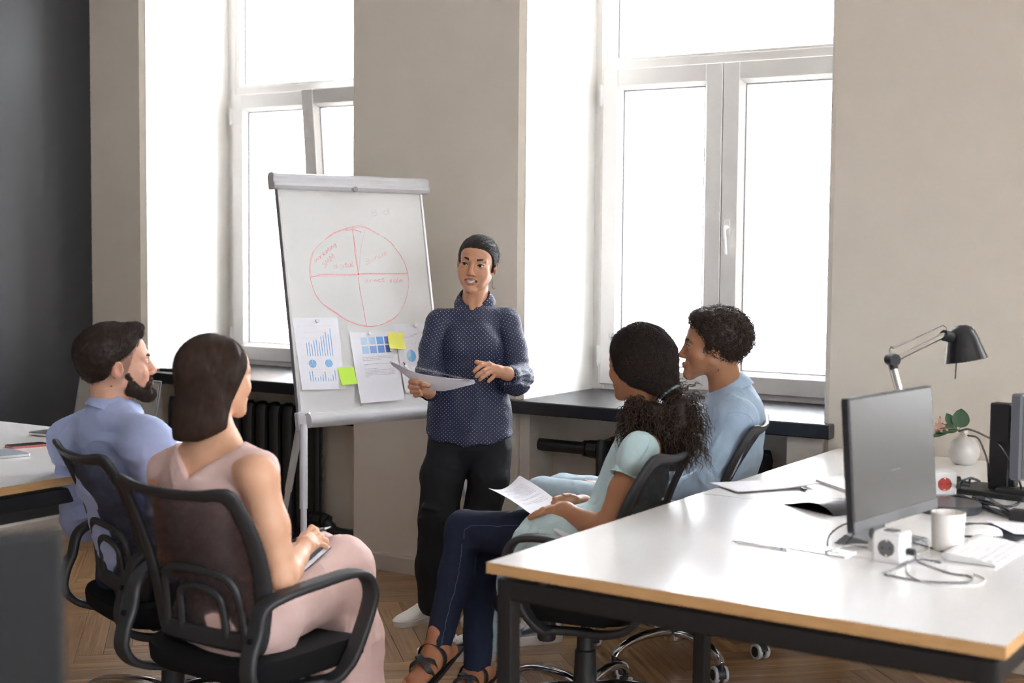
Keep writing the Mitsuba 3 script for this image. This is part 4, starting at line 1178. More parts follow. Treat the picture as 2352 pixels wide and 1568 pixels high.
# mouse on a black pad, a printed sheet beside it
q = [(-1.076, 3.979, 0.755), (-1.046, 3.809, 0.755), (-0.887, 3.798, 0.755), (-0.859, 3.992, 0.755), (-0.983, 4.030, 0.755)]
put('mouse_pad', extrude([p[:2] for p in q], 0.7551, 0.7595), 'm_folder', smooth=False, label='black pad under the mouse, right of the mug', cat='mouse pad')
mo = V((-0.991, 3.845, 0.759))
t = np.linspace(0, 1, 15)
rings = []
for a in np.linspace(0.001, math.pi - 0.001, 20):
    y = -0.056 * math.cos(a)
    w = 0.0285 * math.sin(a) ** 0.5
    h = 0.026 * math.sin(a) ** 0.75
    ph = np.linspace(0, math.pi, 14)
    rings.append(np.vstack([np.c_[w * np.cos(ph), np.full(14, y), h * np.sin(ph) ** 0.8], np.c_[-w * np.cos(ph[1:-1]) * 0.9, np.full(12, y), np.zeros(12)]]))
mm = loft(rings)
put('mouse', xf(mm, rotz(math.radians(-62), mo)), 'm_white_plastic', smooth=40, label='flat white wireless mouse on the black pad', cat='mouse')
ps = [(-1.030, 4.036, 0.76), (-0.896, 4.054, 0.76), (-0.778, 3.922, 0.76), (-0.913, 3.882, 0.76)]


def desk_sheets(corners, n, label, z, jitter=0.004, lines=None, lift=0.0, name='paper_sheet', m='m_paper', curl=None):
    """n sheets lying on each other between four corner points (x, y)."""
    c = [V(p)[:2] for p in corners]
    out = []
    for i in range(n):
        off = rn.normal(0, jitter, 2) * (i > 0)
        def at(u, v, dz=0.0, off=off, i=i):
            p = (c[0] * (1 - u) + c[1] * u) * (1 - v) + (c[3] * (1 - u) + c[2] * u) * v + off
            return np.array([*p, z + 0.0009 * i + (curl(u, v) if curl else 0) + dz])
        k = put(name, sheet(np.array([[at(u, v) for v in np.linspace(0, 1, 12)] for u in np.linspace(0, 1, 12)]), 0.0005), m, smooth=True)
        out.append(k)
        if lines is not None and i == n - 1:
            put('text_lines', cat_([sheet(np.array([[at(u, v + dv, 0.0004) for u in np.linspace(0.1, e, 8)] for dv in (0, 0.006)]), 0.0001) for v, e in lines]), 'm_ink_grey', k, smooth=False)
        tag(k, label if n == 1 or i == n - 1 else label.replace('top', 'lower'), 'paper')
    return out


desk_sheets(ps, 1, 'printed sheet with lines of text behind the mouse, cut off by the right edge', 0.7625, lines=[(v, 0.9) for v in np.linspace(0.12, 0.88, 14)])
pc = [(-1.935, 4.192, 0.757), (-1.781, 4.063, 0.757), (-1.618, 4.328, 0.757), (-1.743, 4.416, 0.757)]
lab = ('bottom sheet of the paper stack on the far desk', 'middle sheet of the paper stack on the far desk', 'top sheet of the paper stack on the far desk, a black clip at its edge')
ks = desk_sheets(pc, 3, 'x', 0.7565, 0.003, curl=lambda u, v: 0.004 * u * (1 - v) + 0.012 * u * v ** 3)
for q, l in zip(ks, lab):
    tag(q, l)
put('clip', xf(cat_(box((-0.018, -0.006, 0.0), (0.018, 0.006, 0.006), 0.002), tube(spline([(-0.008, 0.004, 0.004), (-0.01, 0.02, 0.004), (0, 0.026, 0.004), (0.01, 0.02, 0.004), (0.008, 0.004, 0.004)], 5), 0.0008, 6)), rotz(2.3, (-1.643, 4.246, 0.757))), 'm_black', smooth=30, label='black binder clip at the edge of the paper stack', cat='clip')
nb = [(-1.671, 4.425, 0.757), (-1.499, 4.266, 0.757), (-1.435, 4.440, 0.757), (-1.603, 4.572, 0.757)]
kq = 'notebook'
put('pages', extrude([V(p)[:2] for p in nb], 0.7565, 0.7635), 'm_paper', kq, smooth=False)
ctr = np.mean([V(p)[:2] for p in nb], 0)
bigger = [ctr + (V(p)[:2] - ctr) * 1.02 for p in nb]
put('cover', cat_(extrude(bigger, 0.7551, 0.7566), extrude(bigger, 0.7635, 0.765)), mat('m_cover_grey', '#dfdedd', 0.4), kq, smooth=False)
tag(kq, 'thin grey notebook half behind the monitor', 'notebook')
fa = [V((-1.597, 3.974, 0.757)), V((-1.409, 3.880, 0.757)), V((-1.308, 4.051, 0.757)), V((-1.496, 4.173, 0.757))]
g1 = np.array([[(*((fa[0] * (1 - u) + fa[1] * u) * (1 - v) + (fa[3] * (1 - u) + fa[2] * u) * v)[:2], 0.7562 + 0.024 * math.sin(math.pi * min(1, u ** 1.6)) ** 0.8 * (1 - 0.3 * v)) for v in np.linspace(0, 1, 6)] for u in np.linspace(0, 1, 24)])
g0 = g1.copy()
g0[..., 2] = 0.7560
kq = 'folder'
put('lower_cover', sheet(g0, 0.0012), 'm_folder', kq, smooth=True)
put('upper_cover', sheet(g1, 0.0012), 'm_folder', kq, smooth=True)
tag(kq, 'black folder with its cover bulging up, left of the monitor', 'folder')
# ball pen
a, b = V((-1.497, 3.379, 0.759)), V((-1.341, 3.366, 0.759))
dv = unit(b - a)
kq = 'ball_pen'
put('tip', cat_(cyl(a, a + dv * 0.010, 0.0006, 0.0022, n=10), cyl(a + dv * 0.010, a + dv * 0.016, 0.0028, n=10)), 'm_brass', kq)
put('barrel', cyl(a + dv * 0.016, b - dv * 0.004, 0.0038, n=12), 'm_white_plastic', kq)
put('refill', tube([a + dv * 0.017 + V(0, 0, 0.0036), a + dv * 0.08 + V(0, 0, 0.0036)], 0.0009, 6), mat('m_blue', '#3f62b4', 0.4), kq)
put('cap', cyl(b - dv * 0.012, b, 0.0041, n=12), 'm_white_plastic', kq)
put('mark', cyl(b - dv * 0.016, b - dv * 0.0125, 0.00415, n=12), 'm_blue', kq)
tag(kq, 'white ball pen with a blue mark lying on the near desk', 'pen')

# =============== things at the left ==============================================================================
k = 'laptop'
lb = [V((-4.614, 3.890, 0.757)), V((-4.168, 3.908, 0.757))]
lx = unit(lb[1] - lb[0])
ly = V(-lx[1], lx[0], 0)
LM = frame(lx, ly, (0, 0, 1), lb[0] + (0, 0, 0.0))
W_ = np.linalg.norm(lb[1] - lb[0])
put('base', xf(box((0, -0.22, 0), (W_, 0.0, 0.013), 0.003), LM), 'm_alu', k, smooth=False)
put('lid', xf(trimesh.convex.convex_hull([(x, y + dy, z) for x in (0.0, W_) for y, z in ((0.0, 0.014), (0.045, 0.215)) for dy in (0, 0.006)]), LM), 'm_alu', k, smooth=False)
put('screen', xf(trimesh.convex.convex_hull([(x, y - 0.0012, z) for x in (0.007, W_ - 0.007) for y, z in ((0.002, 0.022), (0.0435, 0.208))] + [(x, y + 0.002, z) for x in (0.007, W_ - 0.007) for y, z in ((0.003, 0.022), (0.0435, 0.208))]), LM), mat('m_laptop_screen', '#837d74', 0.3), k, smooth=False)  # beige of the wall reflected in the screen is put into its colour
put('key_field', xf(box((0.02, -0.13, 0.0125), (W_ - 0.02, -0.02, 0.0136)), LM), 'm_black', k, smooth=False)
tag(k, 'open silver laptop on the left desk behind the bearded man', 'laptop')
ph = V((-4.359, 3.467, 0.76))
k = 'mobile_phone'
PM = rotz(math.radians(72), ph)
put('case', xf(rprism(0.145, 0.072, -0.005, 0.0035, 0.012, bev=0.001), PM), mat('m_phone_red', '#a8564e', 0.4), k)
put('screen', xf(rprism(0.139, 0.066, 0.0033, 0.0042, 0.010), PM), 'm_black_gloss', k)
tag(k, 'mobile phone in a red case lying on the left desk', 'phone')
k = 'tablet'
tq = V((-4.264, 3.220, 0.757))
TM = rotz(math.radians(75), tq)
put('case', xf(rprism(0.25, 0.17, -0.001, 0.0075, 0.012, bev=0.002), TM), 'm_alu', k)
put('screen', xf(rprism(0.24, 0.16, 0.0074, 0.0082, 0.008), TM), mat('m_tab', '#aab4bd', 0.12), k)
tag(k, 'pale tablet at the left edge of the photo', 'tablet')
s0 = V((-5.579, 5.284, 0.846))
put('barrel', cyl(s0 + V(0, 0, 0.006), s0 + V(0.10, 0.02, 0.006), 0.007), 'm_black', 'marker_pen_on_sill')
put('cap', cyl(s0 + V(-0.03, -0.006, 0.006), s0 + V(-0.001, 0, 0.006), 0.0062), 'm_grey_paint', 'marker_pen_on_sill')
tag('marker_pen_on_sill', 'black marker with a grey cap lying on the left window sill', 'pen')

# blurred screen close to the camera at the lower left, standing on a desk below the frame
fq = V((-1.290, 1.075, 1.184))
fx = unit(V(math.cos(yaw + 0.42), math.sin(yaw + 0.42), 0))
FM = frame(fx, np.cross((0, 0, 1), fx), (0, 0, 1), fq)
k = numbered('monitor')
put('housing', xf(box((-0.54, 0, -0.32), (0, 0.022, 0), 0.003), FM), 'm_black', k, smooth=False)
put('screen', xf(box((-0.534, -0.0015, -0.300), (-0.006, 0.0005, -0.006)), FM), mat('m_screen_dark', '#0c0d0f', 0.5, spec=0.3), k, smooth=False)
put('stand', xf(cat_(box((-0.31, 0.02, -0.34), (-0.23, 0.05, -0.12), 0.005), box((-0.295, 0.03, fq[2] * -1 + 0.765), (-0.245, 0.06, -0.30), 0.005), box((-0.38, -0.06, 0.7555 - fq[2]), (-0.16, 0.13, 0.775 - fq[2]), 0.006)), FM), 'm_black', k, smooth=False)
tag(k, 'out-of-focus dark monitor close to the camera at the lower left', 'monitor')
dq = [fq + fx * a + FM[:3, 1] * b for a, b in ((-0.95, -0.45), (0.25, -0.45), (0.25, 0.25), (-0.95, 0.25))]
k = numbered('desk')
desk_top(k, [p[:2] for p in dq])
desk_frame(k, [p[:2] for p in dq], (1, 1, 1, 1))
tag(k, 'desk below the frame that carries the out-of-focus monitor', 'desk')

# =============== figures: bodies from smoothly joined rounded cones and ellipsoids ============================
U_ = V(math.cos(yaw), math.sin(yaw), 0)            # across the view
V_ = V(-math.sin(yaw), math.cos(yaw), 0)           # away from the camera


class Body:
    """Signed-distance body; prims are blended in order, then meshed sparsely by surface nets."""
    def __init__(self):
        self.p = []

    def cone(self, a, b, ra, rb, k=0.02, flat=None, op=1):
        """flat = (unit axis, factor): the section is squeezed along that axis."""
        a, b = V(a), V(b)
        ab = b - a
        l2 = max(ab @ ab, 1e-9)
        def f(P):
            q = P - a.astype(np.float32)
            t = np.clip(q @ (ab / l2).astype(np.float32), 0, 1)
            q = q - t[..., None] * ab.astype(np.float32)
            if flat is not None:
                n = flat[0].astype(np.float32)
                q = q + (q @ n)[..., None] * n * np.float32(1 / flat[1] - 1)
            return np.sqrt((q * q).sum(-1)) - (ra + (rb - ra) * t)
        m = max(ra, rb)
        self.p.append((f, np.minimum(a, b) - m, np.maximum(a, b) + m, k, op))
        return self

    def chain(self, pts, rad, k=0.02, flat=None):
        for i in range(len(pts) - 1):
            self.cone(pts[i], pts[i + 1], rad[i], rad[i + 1], k, flat)
        return self

    def ell(self, c, r, k=0.02, R=None, op=1):
        c, r = V(c), V(r)
        R = np.eye(3) if R is None else np.asarray(R)
        A = (R / r).astype(np.float32)               # columns: axes / radius
        A2 = (R / r ** 2).astype(np.float32)
        def f(P):
            q = P - c.astype(np.float32)
            k0 = np.sqrt(np.square(q @ A).sum(-1))
            k1 = np.sqrt(np.square(q @ A2).sum(-1))
            return k0 * (k0 - 1) / np.maximum(k1, 1e-6)
        e = np.sqrt(((R * r) ** 2).sum(1))
        self.p.append((f, c - e, c + e, k, op))
        return self

    def custom(self, f, lo, hi, k=0.005, op=1):
        self.p.append((f, V(lo), V(hi), k, op))
        return self

    def field(self, P, lo, hi):
        """P: (m, ..., 3) samples in m blocks with bounds lo, hi (m, 3)."""
        d = np.full(P.shape[:-1], 0.08, np.float32)
        for f, a, b, k, op in self.p:
            s = ((hi > a - k - 0.012) & (lo < b + k + 0.012)).all(1)
            if not s.any():
                continue
            x = d[s]
            y = f(P[s])
            if op < 0:
                y = -y
                h = np.clip(0.5 - 0.5 * (y - x) / k, 0, 1)
                d[s] = y + (x - y) * h + k * h * (1 - h)
            else:
                h = np.clip(0.5 + 0.5 * (y - x) / k, 0, 1)
                d[s] = y + (x - y) * h - k * h * (1 - h)
        return d

    def mesh(self, h=0.004, n=14, smooth=4):
        add = [q for q in self.p if q[4] > 0]
        lo = np.min([q[1] for q in add], 0) - 4 * h
        hi = np.max([q[2] for q in add], 0) + 4 * h
        B = n * h
        nb = np.ceil((hi - lo) / B).astype(int)
        ijk = np.stack(np.meshgrid(*[np.arange(q) for q in nb], indexing='ij'), -1).reshape(-1, 3)
        c = lo + (ijk + 0.5) * B
        dc = self.field(c[:, None].astype(np.float32), c - B, c + B)[:, 0]
        ijk = ijk[np.abs(dc) < B * 1.35]
        b0 = lo + ijk * B
        g = np.stack(np.meshgrid(*[np.arange(n + 1)] * 3, indexing='ij'), -1).astype(np.float32) * np.float32(h)
        vs, keys, quads = [], [], []
        dims = nb * n + 3
        mul = np.array([dims[1] * dims[2], dims[2], 1])
        for c0 in range(0, len(ijk), 400):
            bi = ijk[c0:c0 + 400]
            bb = b0[c0:c0 + 400]
            D = self.field(bb[:, None, None, None].astype(np.float32) + g, bb, bb + B)
            S = D < 0
            # cell vertices
            cor = [S[:, i:n + i, j:n + j, k:n + k] for i in (0, 1) for j in (0, 1) for k in (0, 1)]
            cnt = sum(q.astype(np.int8) for q in cor)
            w = np.argwhere((cnt > 0) & (cnt < 8))
            if len(w):
                m, x, y, z = w.T
                acc, num = np.zeros((len(w), 3)), np.zeros(len(w))
                for ax in range(3):
                    for o in ((0, 0), (0, 1), (1, 0), (1, 1)):
                        of = [0, 0, 0]
                        oth = [q for q in range(3) if q != ax]
                        of[oth[0]], of[oth[1]] = o
                        d0 = D[m, x + of[0], y + of[1], z + of[2]]
                        e = list(of)
                        e[ax] += 1
                        d1 = D[m, x + e[0], y + e[1], z + e[2]]
                        cr = (d0 < 0) != (d1 < 0)
                        t = np.where(cr, d0 / np.where(cr, d0 - d1, 1), 0)
                        pt = np.tile(np.array(of, float), (len(w), 1))
                        pt[:, ax] += t
                        acc += pt * cr[:, None]
                        num += cr
                cell = bi[m] * n + w[:, 1:]
                vs.append(lo + (cell + acc / num[:, None]) * h)
                keys.append((cell + 1) @ mul)
            for ax in range(3):
                sl0, sl1 = [slice(0, n)] * 3, [slice(0, n)] * 3
                sl1[ax] = slice(1, n + 1)
                a0, a1 = S[(slice(None), *sl0)], S[(slice(None), *sl1)]
                w = np.argwhere(a0 != a1)
                if not len(w):
                    continue
                cell = bi[w[:, 0]] * n + w[:, 1:] + 1
                o1, o2 = np.zeros(3, int), np.zeros(3, int)
                o1[(ax + 1) % 3], o2[(ax + 2) % 3] = 1, 1
                q = np.stack([cell @ mul, (cell - o1) @ mul, (cell - o1 - o2) @ mul, (cell - o2) @ mul], 1)
                fl = a0[tuple(w.T)]
                q[~fl] = q[~fl][:, ::-1]
                quads.append(q)
        v, key, q = np.vstack(vs), np.concatenate(keys), np.vstack(quads)
        o = np.argsort(key)
        key, v = key[o], v[o]
        pos = np.minimum(np.searchsorted(key, q), len(key) - 1)
        ok = (key[pos] == q).all(1)
        q = pos[ok]
        t = trimesh.Trimesh(v, np.vstack([q[:, [0, 1, 2]], q[:, [0, 2, 3]]]), process=False)
        comp = trimesh.graph.connected_component_labels(t.edges_unique, len(v))
        if comp.max() > 0:
            big = np.bincount(comp).argmax()
            t.update_faces(comp[t.faces[:, 0]] == big)
            t.remove_unreferenced_vertices()
        if smooth:
            v = t.vertices.copy()
            e = t.edges_unique
            deg = np.bincount(e.ravel(), minlength=len(v))[:, None]
            for i in range(smooth * 2):
                s = np.zeros_like(v)
                np.add.at(s, e[:, 0], v[e[:, 1]])
                np.add.at(s, e[:, 1], v[e[:, 0]])
                v = v + (0.5 if i % 2 == 0 else -0.52) * (s / deg - v)
            t = trimesh.Trimesh(v, t.faces, process=False)
        return t


def normals(t):
    v, f, n = meshkit.arrays(t, True)
    return n


def displace(t, amount):
    return trimesh.Trimesh(t.vertices + normals(t) * np.asarray(amount)[:, None], t.faces, process=False)


def wrinkle(t, freq, amp, stretch=(1, 1, 1), R=None, seed=0, sharp=1.0):
    """Ridged folds: noise stretched along an axis."""
    p = t.vertices @ (R if R is not None else np.eye(3)) * np.array(stretch) * freq
    a = meshkit.fbm(p + 7.3 * seed, 3, seed)
    r = 1 - np.abs(2 * a - 1) * 1.6
    return displace(t, amp * (np.clip(r, 0, 1) ** sharp - 0.5))


def fold(t, a, b, wd, amp):
    """One soft fold along the segment a-b."""
    a, b = V(a), V(b)
    q = t.vertices - a
    ab = b - a
    s = np.clip(q @ ab / (ab @ ab), 0, 1)
    d = np.linalg.norm(q - s[:, None] * ab, axis=1)
    return displace(t, amp * np.exp(-(d / wd) ** 2) * np.sin(math.pi * np.clip(s * 0.9 + 0.05, 0, 1)) ** 0.5)


def head_frame(o, phi, pitch=0.0, roll_=0.0, s=1.0):
    """Head space: x to the figure's right, y forward, z up; phi: bearing of the face, 0 = image right, 90 = away from the camera."""
    ph = math.radians(phi)
    Y = U_ * math.cos(ph) + V_ * math.sin(ph)
    Z = V(0, 0, 1)
    X = np.cross(Y, Z)
    R = np.stack([X, Y, Z], 1)
    a, b = math.radians(pitch), math.radians(roll_)
    Rx = np.array([[1, 0, 0], [0, math.cos(a), -math.sin(a)], [0, math.sin(a), math.cos(a)]])
    Ry = np.array([[math.cos(b), 0, math.sin(b)], [0, 1, 0], [-math.sin(b), 0, math.cos(b)]])
    M = np.eye(4)
    M[:3, :3] = R @ Ry @ Rx * s
    M[:3, 3] = o
    return M


def hp(M, *p):
    return M[:3, :3] @ V(*p) + M[:3, 3]


EYE = V(0.0320, 0.0722, 0.0)


def add_head(B, M, male=False, smile=False, mouth_open=False, jaw=1.0):
    s = np.linalg.norm(M[:3, 0])
    R = M[:3, :3] / s
    E = lambda c, r, k, op=1, RR=None: B.ell(hp(M, *c), V(r) * s, k * s, R if RR is None else R @ RR, op)
    K = lambda a, b, ra, rb, k, op=1: B.cone(hp(M, *a), hp(M, *b), ra * s, rb * s, k * s, None, op)
    E((0, -0.018, 0.032), (0.0725, 0.093, 0.077), 0.01)
    E((0, 0.045, 0.036), (0.052, 0.041, 0.045), 0.03)
    E((0, 0.036, -0.030), (0.055 * jaw, 0.051, 0.064), 0.025)
    for x in (-1, 1):
        K((x * 0.045 * jaw, 0.0, -0.046), (x * 0.011 * jaw, 0.066, -0.0945), 0.0205, 0.0155, 0.028)
        E((x * 0.040, 0.052, -0.026), (0.022, 0.021, 0.022), 0.022)
        K((x * 0.011, 0.0835, 0.020), (x * 0.043, 0.0665, 0.0205), 0.0085 if not male else 0.0105, 0.008, 0.012)
    E((0, 0.0770, -0.0985), (0.0135 if not male else 0.019, 0.0145, 0.0140), 0.018)
    E((0, 0.0735, -0.066), (0.026, 0.0165, 0.021), 0.015)
    for x in (-1, 1):
        E((x * 0.0315, 0.092, 0.001), (0.0190, 0.0140, 0.0115), 0.010, -1)
        E((x * EYE[0], EYE[1], EYE[2]), (0.0138, 0.0136, 0.0136), 0.005)
    K((0, 0.0850, 0.012), (0, 0.1015, -0.028), 0.0074, 0.0088, 0.010)
    E((0, 0.1030, -0.0340), (0.0115, 0.0108, 0.0098), 0.008)
    for x in (-1, 1):
        E((x * 0.0118, 0.0940, -0.0380), (0.0074, 0.0095, 0.0070), 0.005)
        E((x * 0.0068, 0.0995, -0.0462), (0.0044, 0.0052, 0.0042), 0.002, -1)
        # eye opening
        E((x * (EYE[0] + 0.0002), 0.0880, -0.0003), (0.0150, 0.0105, 0.0055), 0.0016, -1, np.array(trimesh.transformations.rotation_matrix(x * -0.16, (0, 1, 0)))[:3, :3])
        # ear
        er = np.array(trimesh.transformations.rotation_matrix(-x * 0.42, (0, 0, 1)) @ trimesh.transformations.rotation_matrix(-0.20, (1, 0, 0)))[:3, :3]
        E((x * 0.0740, -0.016, -0.003), (0.0065, 0.0170, 0.0270), 0.006, 1, er)
        E((x * 0.0820, -0.012, -0.001), (0.0080, 0.0100, 0.0175), 0.004, -1, er)
        E((x * 0.0730, -0.003, -0.006), (0.0050, 0.0060, 0.0085), 0.004, 1)
    if smile:
        for x in (-1, 1):
            E((x * 0.0365, 0.064, -0.044), (0.0170, 0.0165, 0.0170), 0.020)
            E((x * 0.0300, 0.062, -0.066), (0.0150, 0.0150, 0.0150), 0.018)
    elif mouth_open:
        E((0, 0.095, -0.0665), (0.019, 0.012, 0.0022), 0.002, -1)
    up = LIPS_SMILE[0] if smile else LIPS[0]
    lo = LIPS_SMILE[1] if smile else LIPS[1]
    for c in (up, lo):
        for (a, ra), (b, rb) in zip(c, c[1:]):
            K(a, b, ra, rb, 0.003)
    if smile:
        E((0, 0.094, -0.0672), (0.0150, 0.015, 0.0062), 0.002, -1)
        for x in (-1, 1):
            E((x * 0.0165, 0.085, -0.0635), (0.0105, 0.018, 0.0042), 0.002, -1)


def mirror(c):
    return [((-p[0], p[1], p[2]), r) for p, r in c[::-1]] + c[1:]


LIPS_SMILE = (mirror([((0, 0.0935, -0.0590), 0.0028), ((0.0075, 0.0925, -0.0578), 0.0030), ((0.0175, 0.0865, -0.0582), 0.0024), ((0.0285, 0.0760, -0.0595), 0.0013)]),
              mirror([((0, 0.0920, -0.0765), 0.0042), ((0.011, 0.0895, -0.0752), 0.0040), ((0.0205, 0.0830, -0.0688), 0.0028), ((0.0285, 0.0760, -0.0600), 0.0012)]))
LIPS = (mirror([((0, 0.0950, -0.0630), 0.0038), ((0.007, 0.0940, -0.0617), 0.0038), ((0.015, 0.0895, -0.0640), 0.0029), ((0.0225, 0.0820, -0.0668), 0.0014)]),
        mirror([((0, 0.0935, -0.0712), 0.0046), ((0.009, 0.0922, -0.0710), 0.0043), ((0.016, 0.0880, -0.0690), 0.0030), ((0.0225, 0.0820, -0.0670), 0.0014)]))


def seg_dist(P, a, b):
    ab = b - a
    q = P - a
    t = np.clip(q @ ab / (ab @ ab), 0, 1)
    return np.linalg.norm(q - t[:, None] * ab, axis=1)


def skin_colors(t, M, tone_, lip, smile, beard=None, extra=()):
    """Vertex pigments of skin: lips, ruddier cheeks, nose and ears, darker lids; extra: (where(local) -> weight, colour)."""
    inv = np.linalg.inv(M)
    P = t.vertices @ inv[:3, :3].T + inv[:3, 3]
    c = np.tile(np.array(lin(tone_)), (len(P), 1))
    red = np.array(lin(tone_)) * (1.10, 0.86, 0.82)
    n = meshkit.fbm(t.vertices * 45, 3, 3)[:, None]
    c *= 0.965 + 0.07 * n
    for q in ((0.04, 0.06, -0.03), (-0.04, 0.06, -0.03), (0, 0.108, -0.036), (0.078, -0.02, -0.01), (-0.078, -0.02, -0.01)):
        w = np.exp(-(np.linalg.norm(P - q, axis=1) / 0.022) ** 2)[:, None] * 0.55
        c = c * (1 - w) + red * w
    for curve in (LIPS_SMILE if smile else LIPS):
        for (a, ra), (b, rb) in zip(curve, curve[1:]):
            w = np.clip(1.6 - seg_dist(P, V(a), V(b)) / (max(ra, rb) * 1.05) * 1.0, 0, 1)[:, None]
            w = np.where(P[:, 1:2] > 0.05, w, 0)
            c = c * (1 - w) + np.array(lin(lip)) * w
    for f, col in extra:
        w = np.clip(f(P), 0, 1)[:, None]
        c = c * (1 - w) + np.array(lin(col)) * w
    return c


mat('m_skin', VCOL, 0.46, spec=0.42)
mat('m_eye_white', '#e2dcd6', 0.12)
mat('m_iris', '#2a1910', 0.12)
mat('m_pupil', '#0a0807', 0.08)
mat('m_tooth', '#f3efe8', 0.25)
mat('m_mouth', '#4a2320', 0.5)


def hair_mat(key, c, rough=0.5):
    c = lin(c)
    def fn(p, n, uv):
        v = mikit.fbm(p.x * 160, p.y * 160, p.z * 60, 2)
        return C3(*c) * (0.75 + 0.6 * v)
    return mat(key, mikit.proc(fn), rough, spec=0.3)


def eyes(k, M, look=(0, 0, 0)):
    for x in (-1, 1):
        c = V(x * EYE[0], EYE[1], EYE[2])
        g = unit(V(0, 1, 0) + look)
        e = put('eye', xf(lathe([(0, -0.0122)] + [(0.0122 * math.sin(a), -0.0122 * math.cos(a)) for a in np.linspace(0.2, math.pi - 0.02, 18)] + [(0, 0.0122)], 24), M @ frame(*(np.eye(3)), c)), 'm_eye_white', k, smooth=True)
        ax = unit(np.cross((0, 0, 1), g))
        F = frame(ax, np.cross(g, ax), g, c)
        cap = lambda r0, r1, h: lathe([(0, math.sqrt(0.0123 ** 2) * h)] + [(r, math.sqrt(0.0123 ** 2 - r * r) * h) for r in np.linspace(0.0005, r1, 8)] + [(0, 0.009)], 24)
        put('iris', xf(cap(0, 0.0066, 1.012), M @ F), 'm_iris', e, smooth=True)
        put('pupil', xf(cap(0, 0.0034, 1.020), M @ F), 'm_pupil', e, smooth=True)


def surface_strip(M, pts, w0, w1, off, m, k, name):
    """A tapering strand patch (brow, lash line) along head-space points."""
    p = spline([V(q) for q in pts], 5)
    n = len(p)
    r = np.interp(np.linspace(0, 1, n), (0, 0.15, 0.6, 1), (w0 * 0.6, w0, w0 * 0.85, w1))
    return put(name, xf(tube(p, r, 8, flat=(1, 0.45), up=(0, 1, 0)), M), m, k, smooth=True)


def finger(B, pts, r0, r1, k=0.004):
    n = len(pts)
    r = np.linspace(r0, r1, n)
    B.chain(pts, r, k)


def collar(k, c, ax, fwd_, r, rb, h, m, spread=1.0, gap=0.35, drop=0.052, lean=0.0, uvs=False):
    """A shirt collar round the neck: stand and folded leaf ending in two points. c: centre of the neck at the collar seam, ax: up along the neck."""
    ax = unit(ax)
    f = unit(fwd_ - ax * (fwd_ @ ax))
    s = np.cross(f, ax)
    g = []
    th = np.linspace(-math.pi + gap, math.pi - gap, 45)          # 0 = nape
    for a in th:
        d = -f * math.cos(a) * rb + s * math.sin(a) * r
        u = unit(d)
        fr = np.clip((abs(a) - 1.5) / 1.3, 0, 1)                   # 1 at the front points
        base = c + d * 0.97 - ax * (0.016 * fr)
        col = [base - ax * 0.006, base + ax * h * (1 - 0.35 * fr), base + ax * (h + 0.004) * (1 - 0.35 * fr) + u * 0.004,
               base + u * 0.007 + ax * (h * (1 - 0.35 * fr) - 0.008)]
        L = drop * (0.80 + 0.75 * fr ** 2)
        for q in (0.35, 0.65, 1.0):
            col.append(base + u * (0.009 + (0.016 + 0.010 * spread * fr) * q) + ax * (h * (1 - 0.35 * fr) - L * q) + f * 0.010 * fr * q)
        g.append(col)
    return put('collar', sheet(np.array(g), 0.0022), m, k, smooth=True)


def strands(t, toward, n, length, r, lift=0.0012, seed=0, where=None, jitter=0.15, gravity=0.0, sides=4, wave=0.0):
    """Hair lying on the surface t: each strand creeps over it along toward(point) -> direction."""
    from scipy.spatial import cKDTree
    rg = np.random.default_rng(seed)
    v, nr = t.vertices, normals(t)
    tree = cKDTree(v)
    idx = np.arange(len(v)) if where is None else np.nonzero(where(v))[0]
    out = []
    P = v[rg.choice(idx, n)] + 0
    L = rg.uniform(*length, n)
    steps = 9
    path = []
    J = rg.normal(0, jitter, (n, 3))
    lf = lift * rg.uniform(0.3, 1.4, n)[:, None]
    for i in range(steps):
        d, k = tree.query(P, 4)
        w = 1 / (d + 1e-4)
        w /= w.sum(1, keepdims=True)
        q = (v[k] * w[..., None]).sum(1)
        nn = (nr[k] * w[..., None]).sum(1)
        nn /= np.linalg.norm(nn, axis=1, keepdims=True)
        path.append(q + nn * lf * (0.2 + math.sin(math.pi * i / (steps - 1))))
        D = toward(q) + J + np.array([0, 0, -gravity])
        D -= nn * (D * nn).sum(1, keepdims=True)
        D /= np.linalg.norm(D, axis=1, keepdims=True) + 1e-9
        P = q + D * (L / steps)[:, None]
    path = np.stack(path, 1)
    if wave:
        tt = np.linspace(0, 1, 28)
        k = np.minimum((tt * (steps - 1)).astype(int), steps - 2)
        fr = (tt * (steps - 1) - k)[None, :, None]
        path = path[:, k] * (1 - fr) + path[:, k + 1] * fr
        T_ = np.gradient(path, axis=1)
        T_ /= np.linalg.norm(T_, axis=2, keepdims=True) + 1e-9
        a = np.cross(T_, rg.normal(0, 1, (n, 1, 3)))
        a /= np.linalg.norm(a, axis=2, keepdims=True) + 1e-9
        path = path + a * (wave * np.sin(tt[None, :] * L[:, None] * 420 + rg.uniform(0, 6.28, (n, 1))))[..., None]
    return ribbons(path, r, sides)


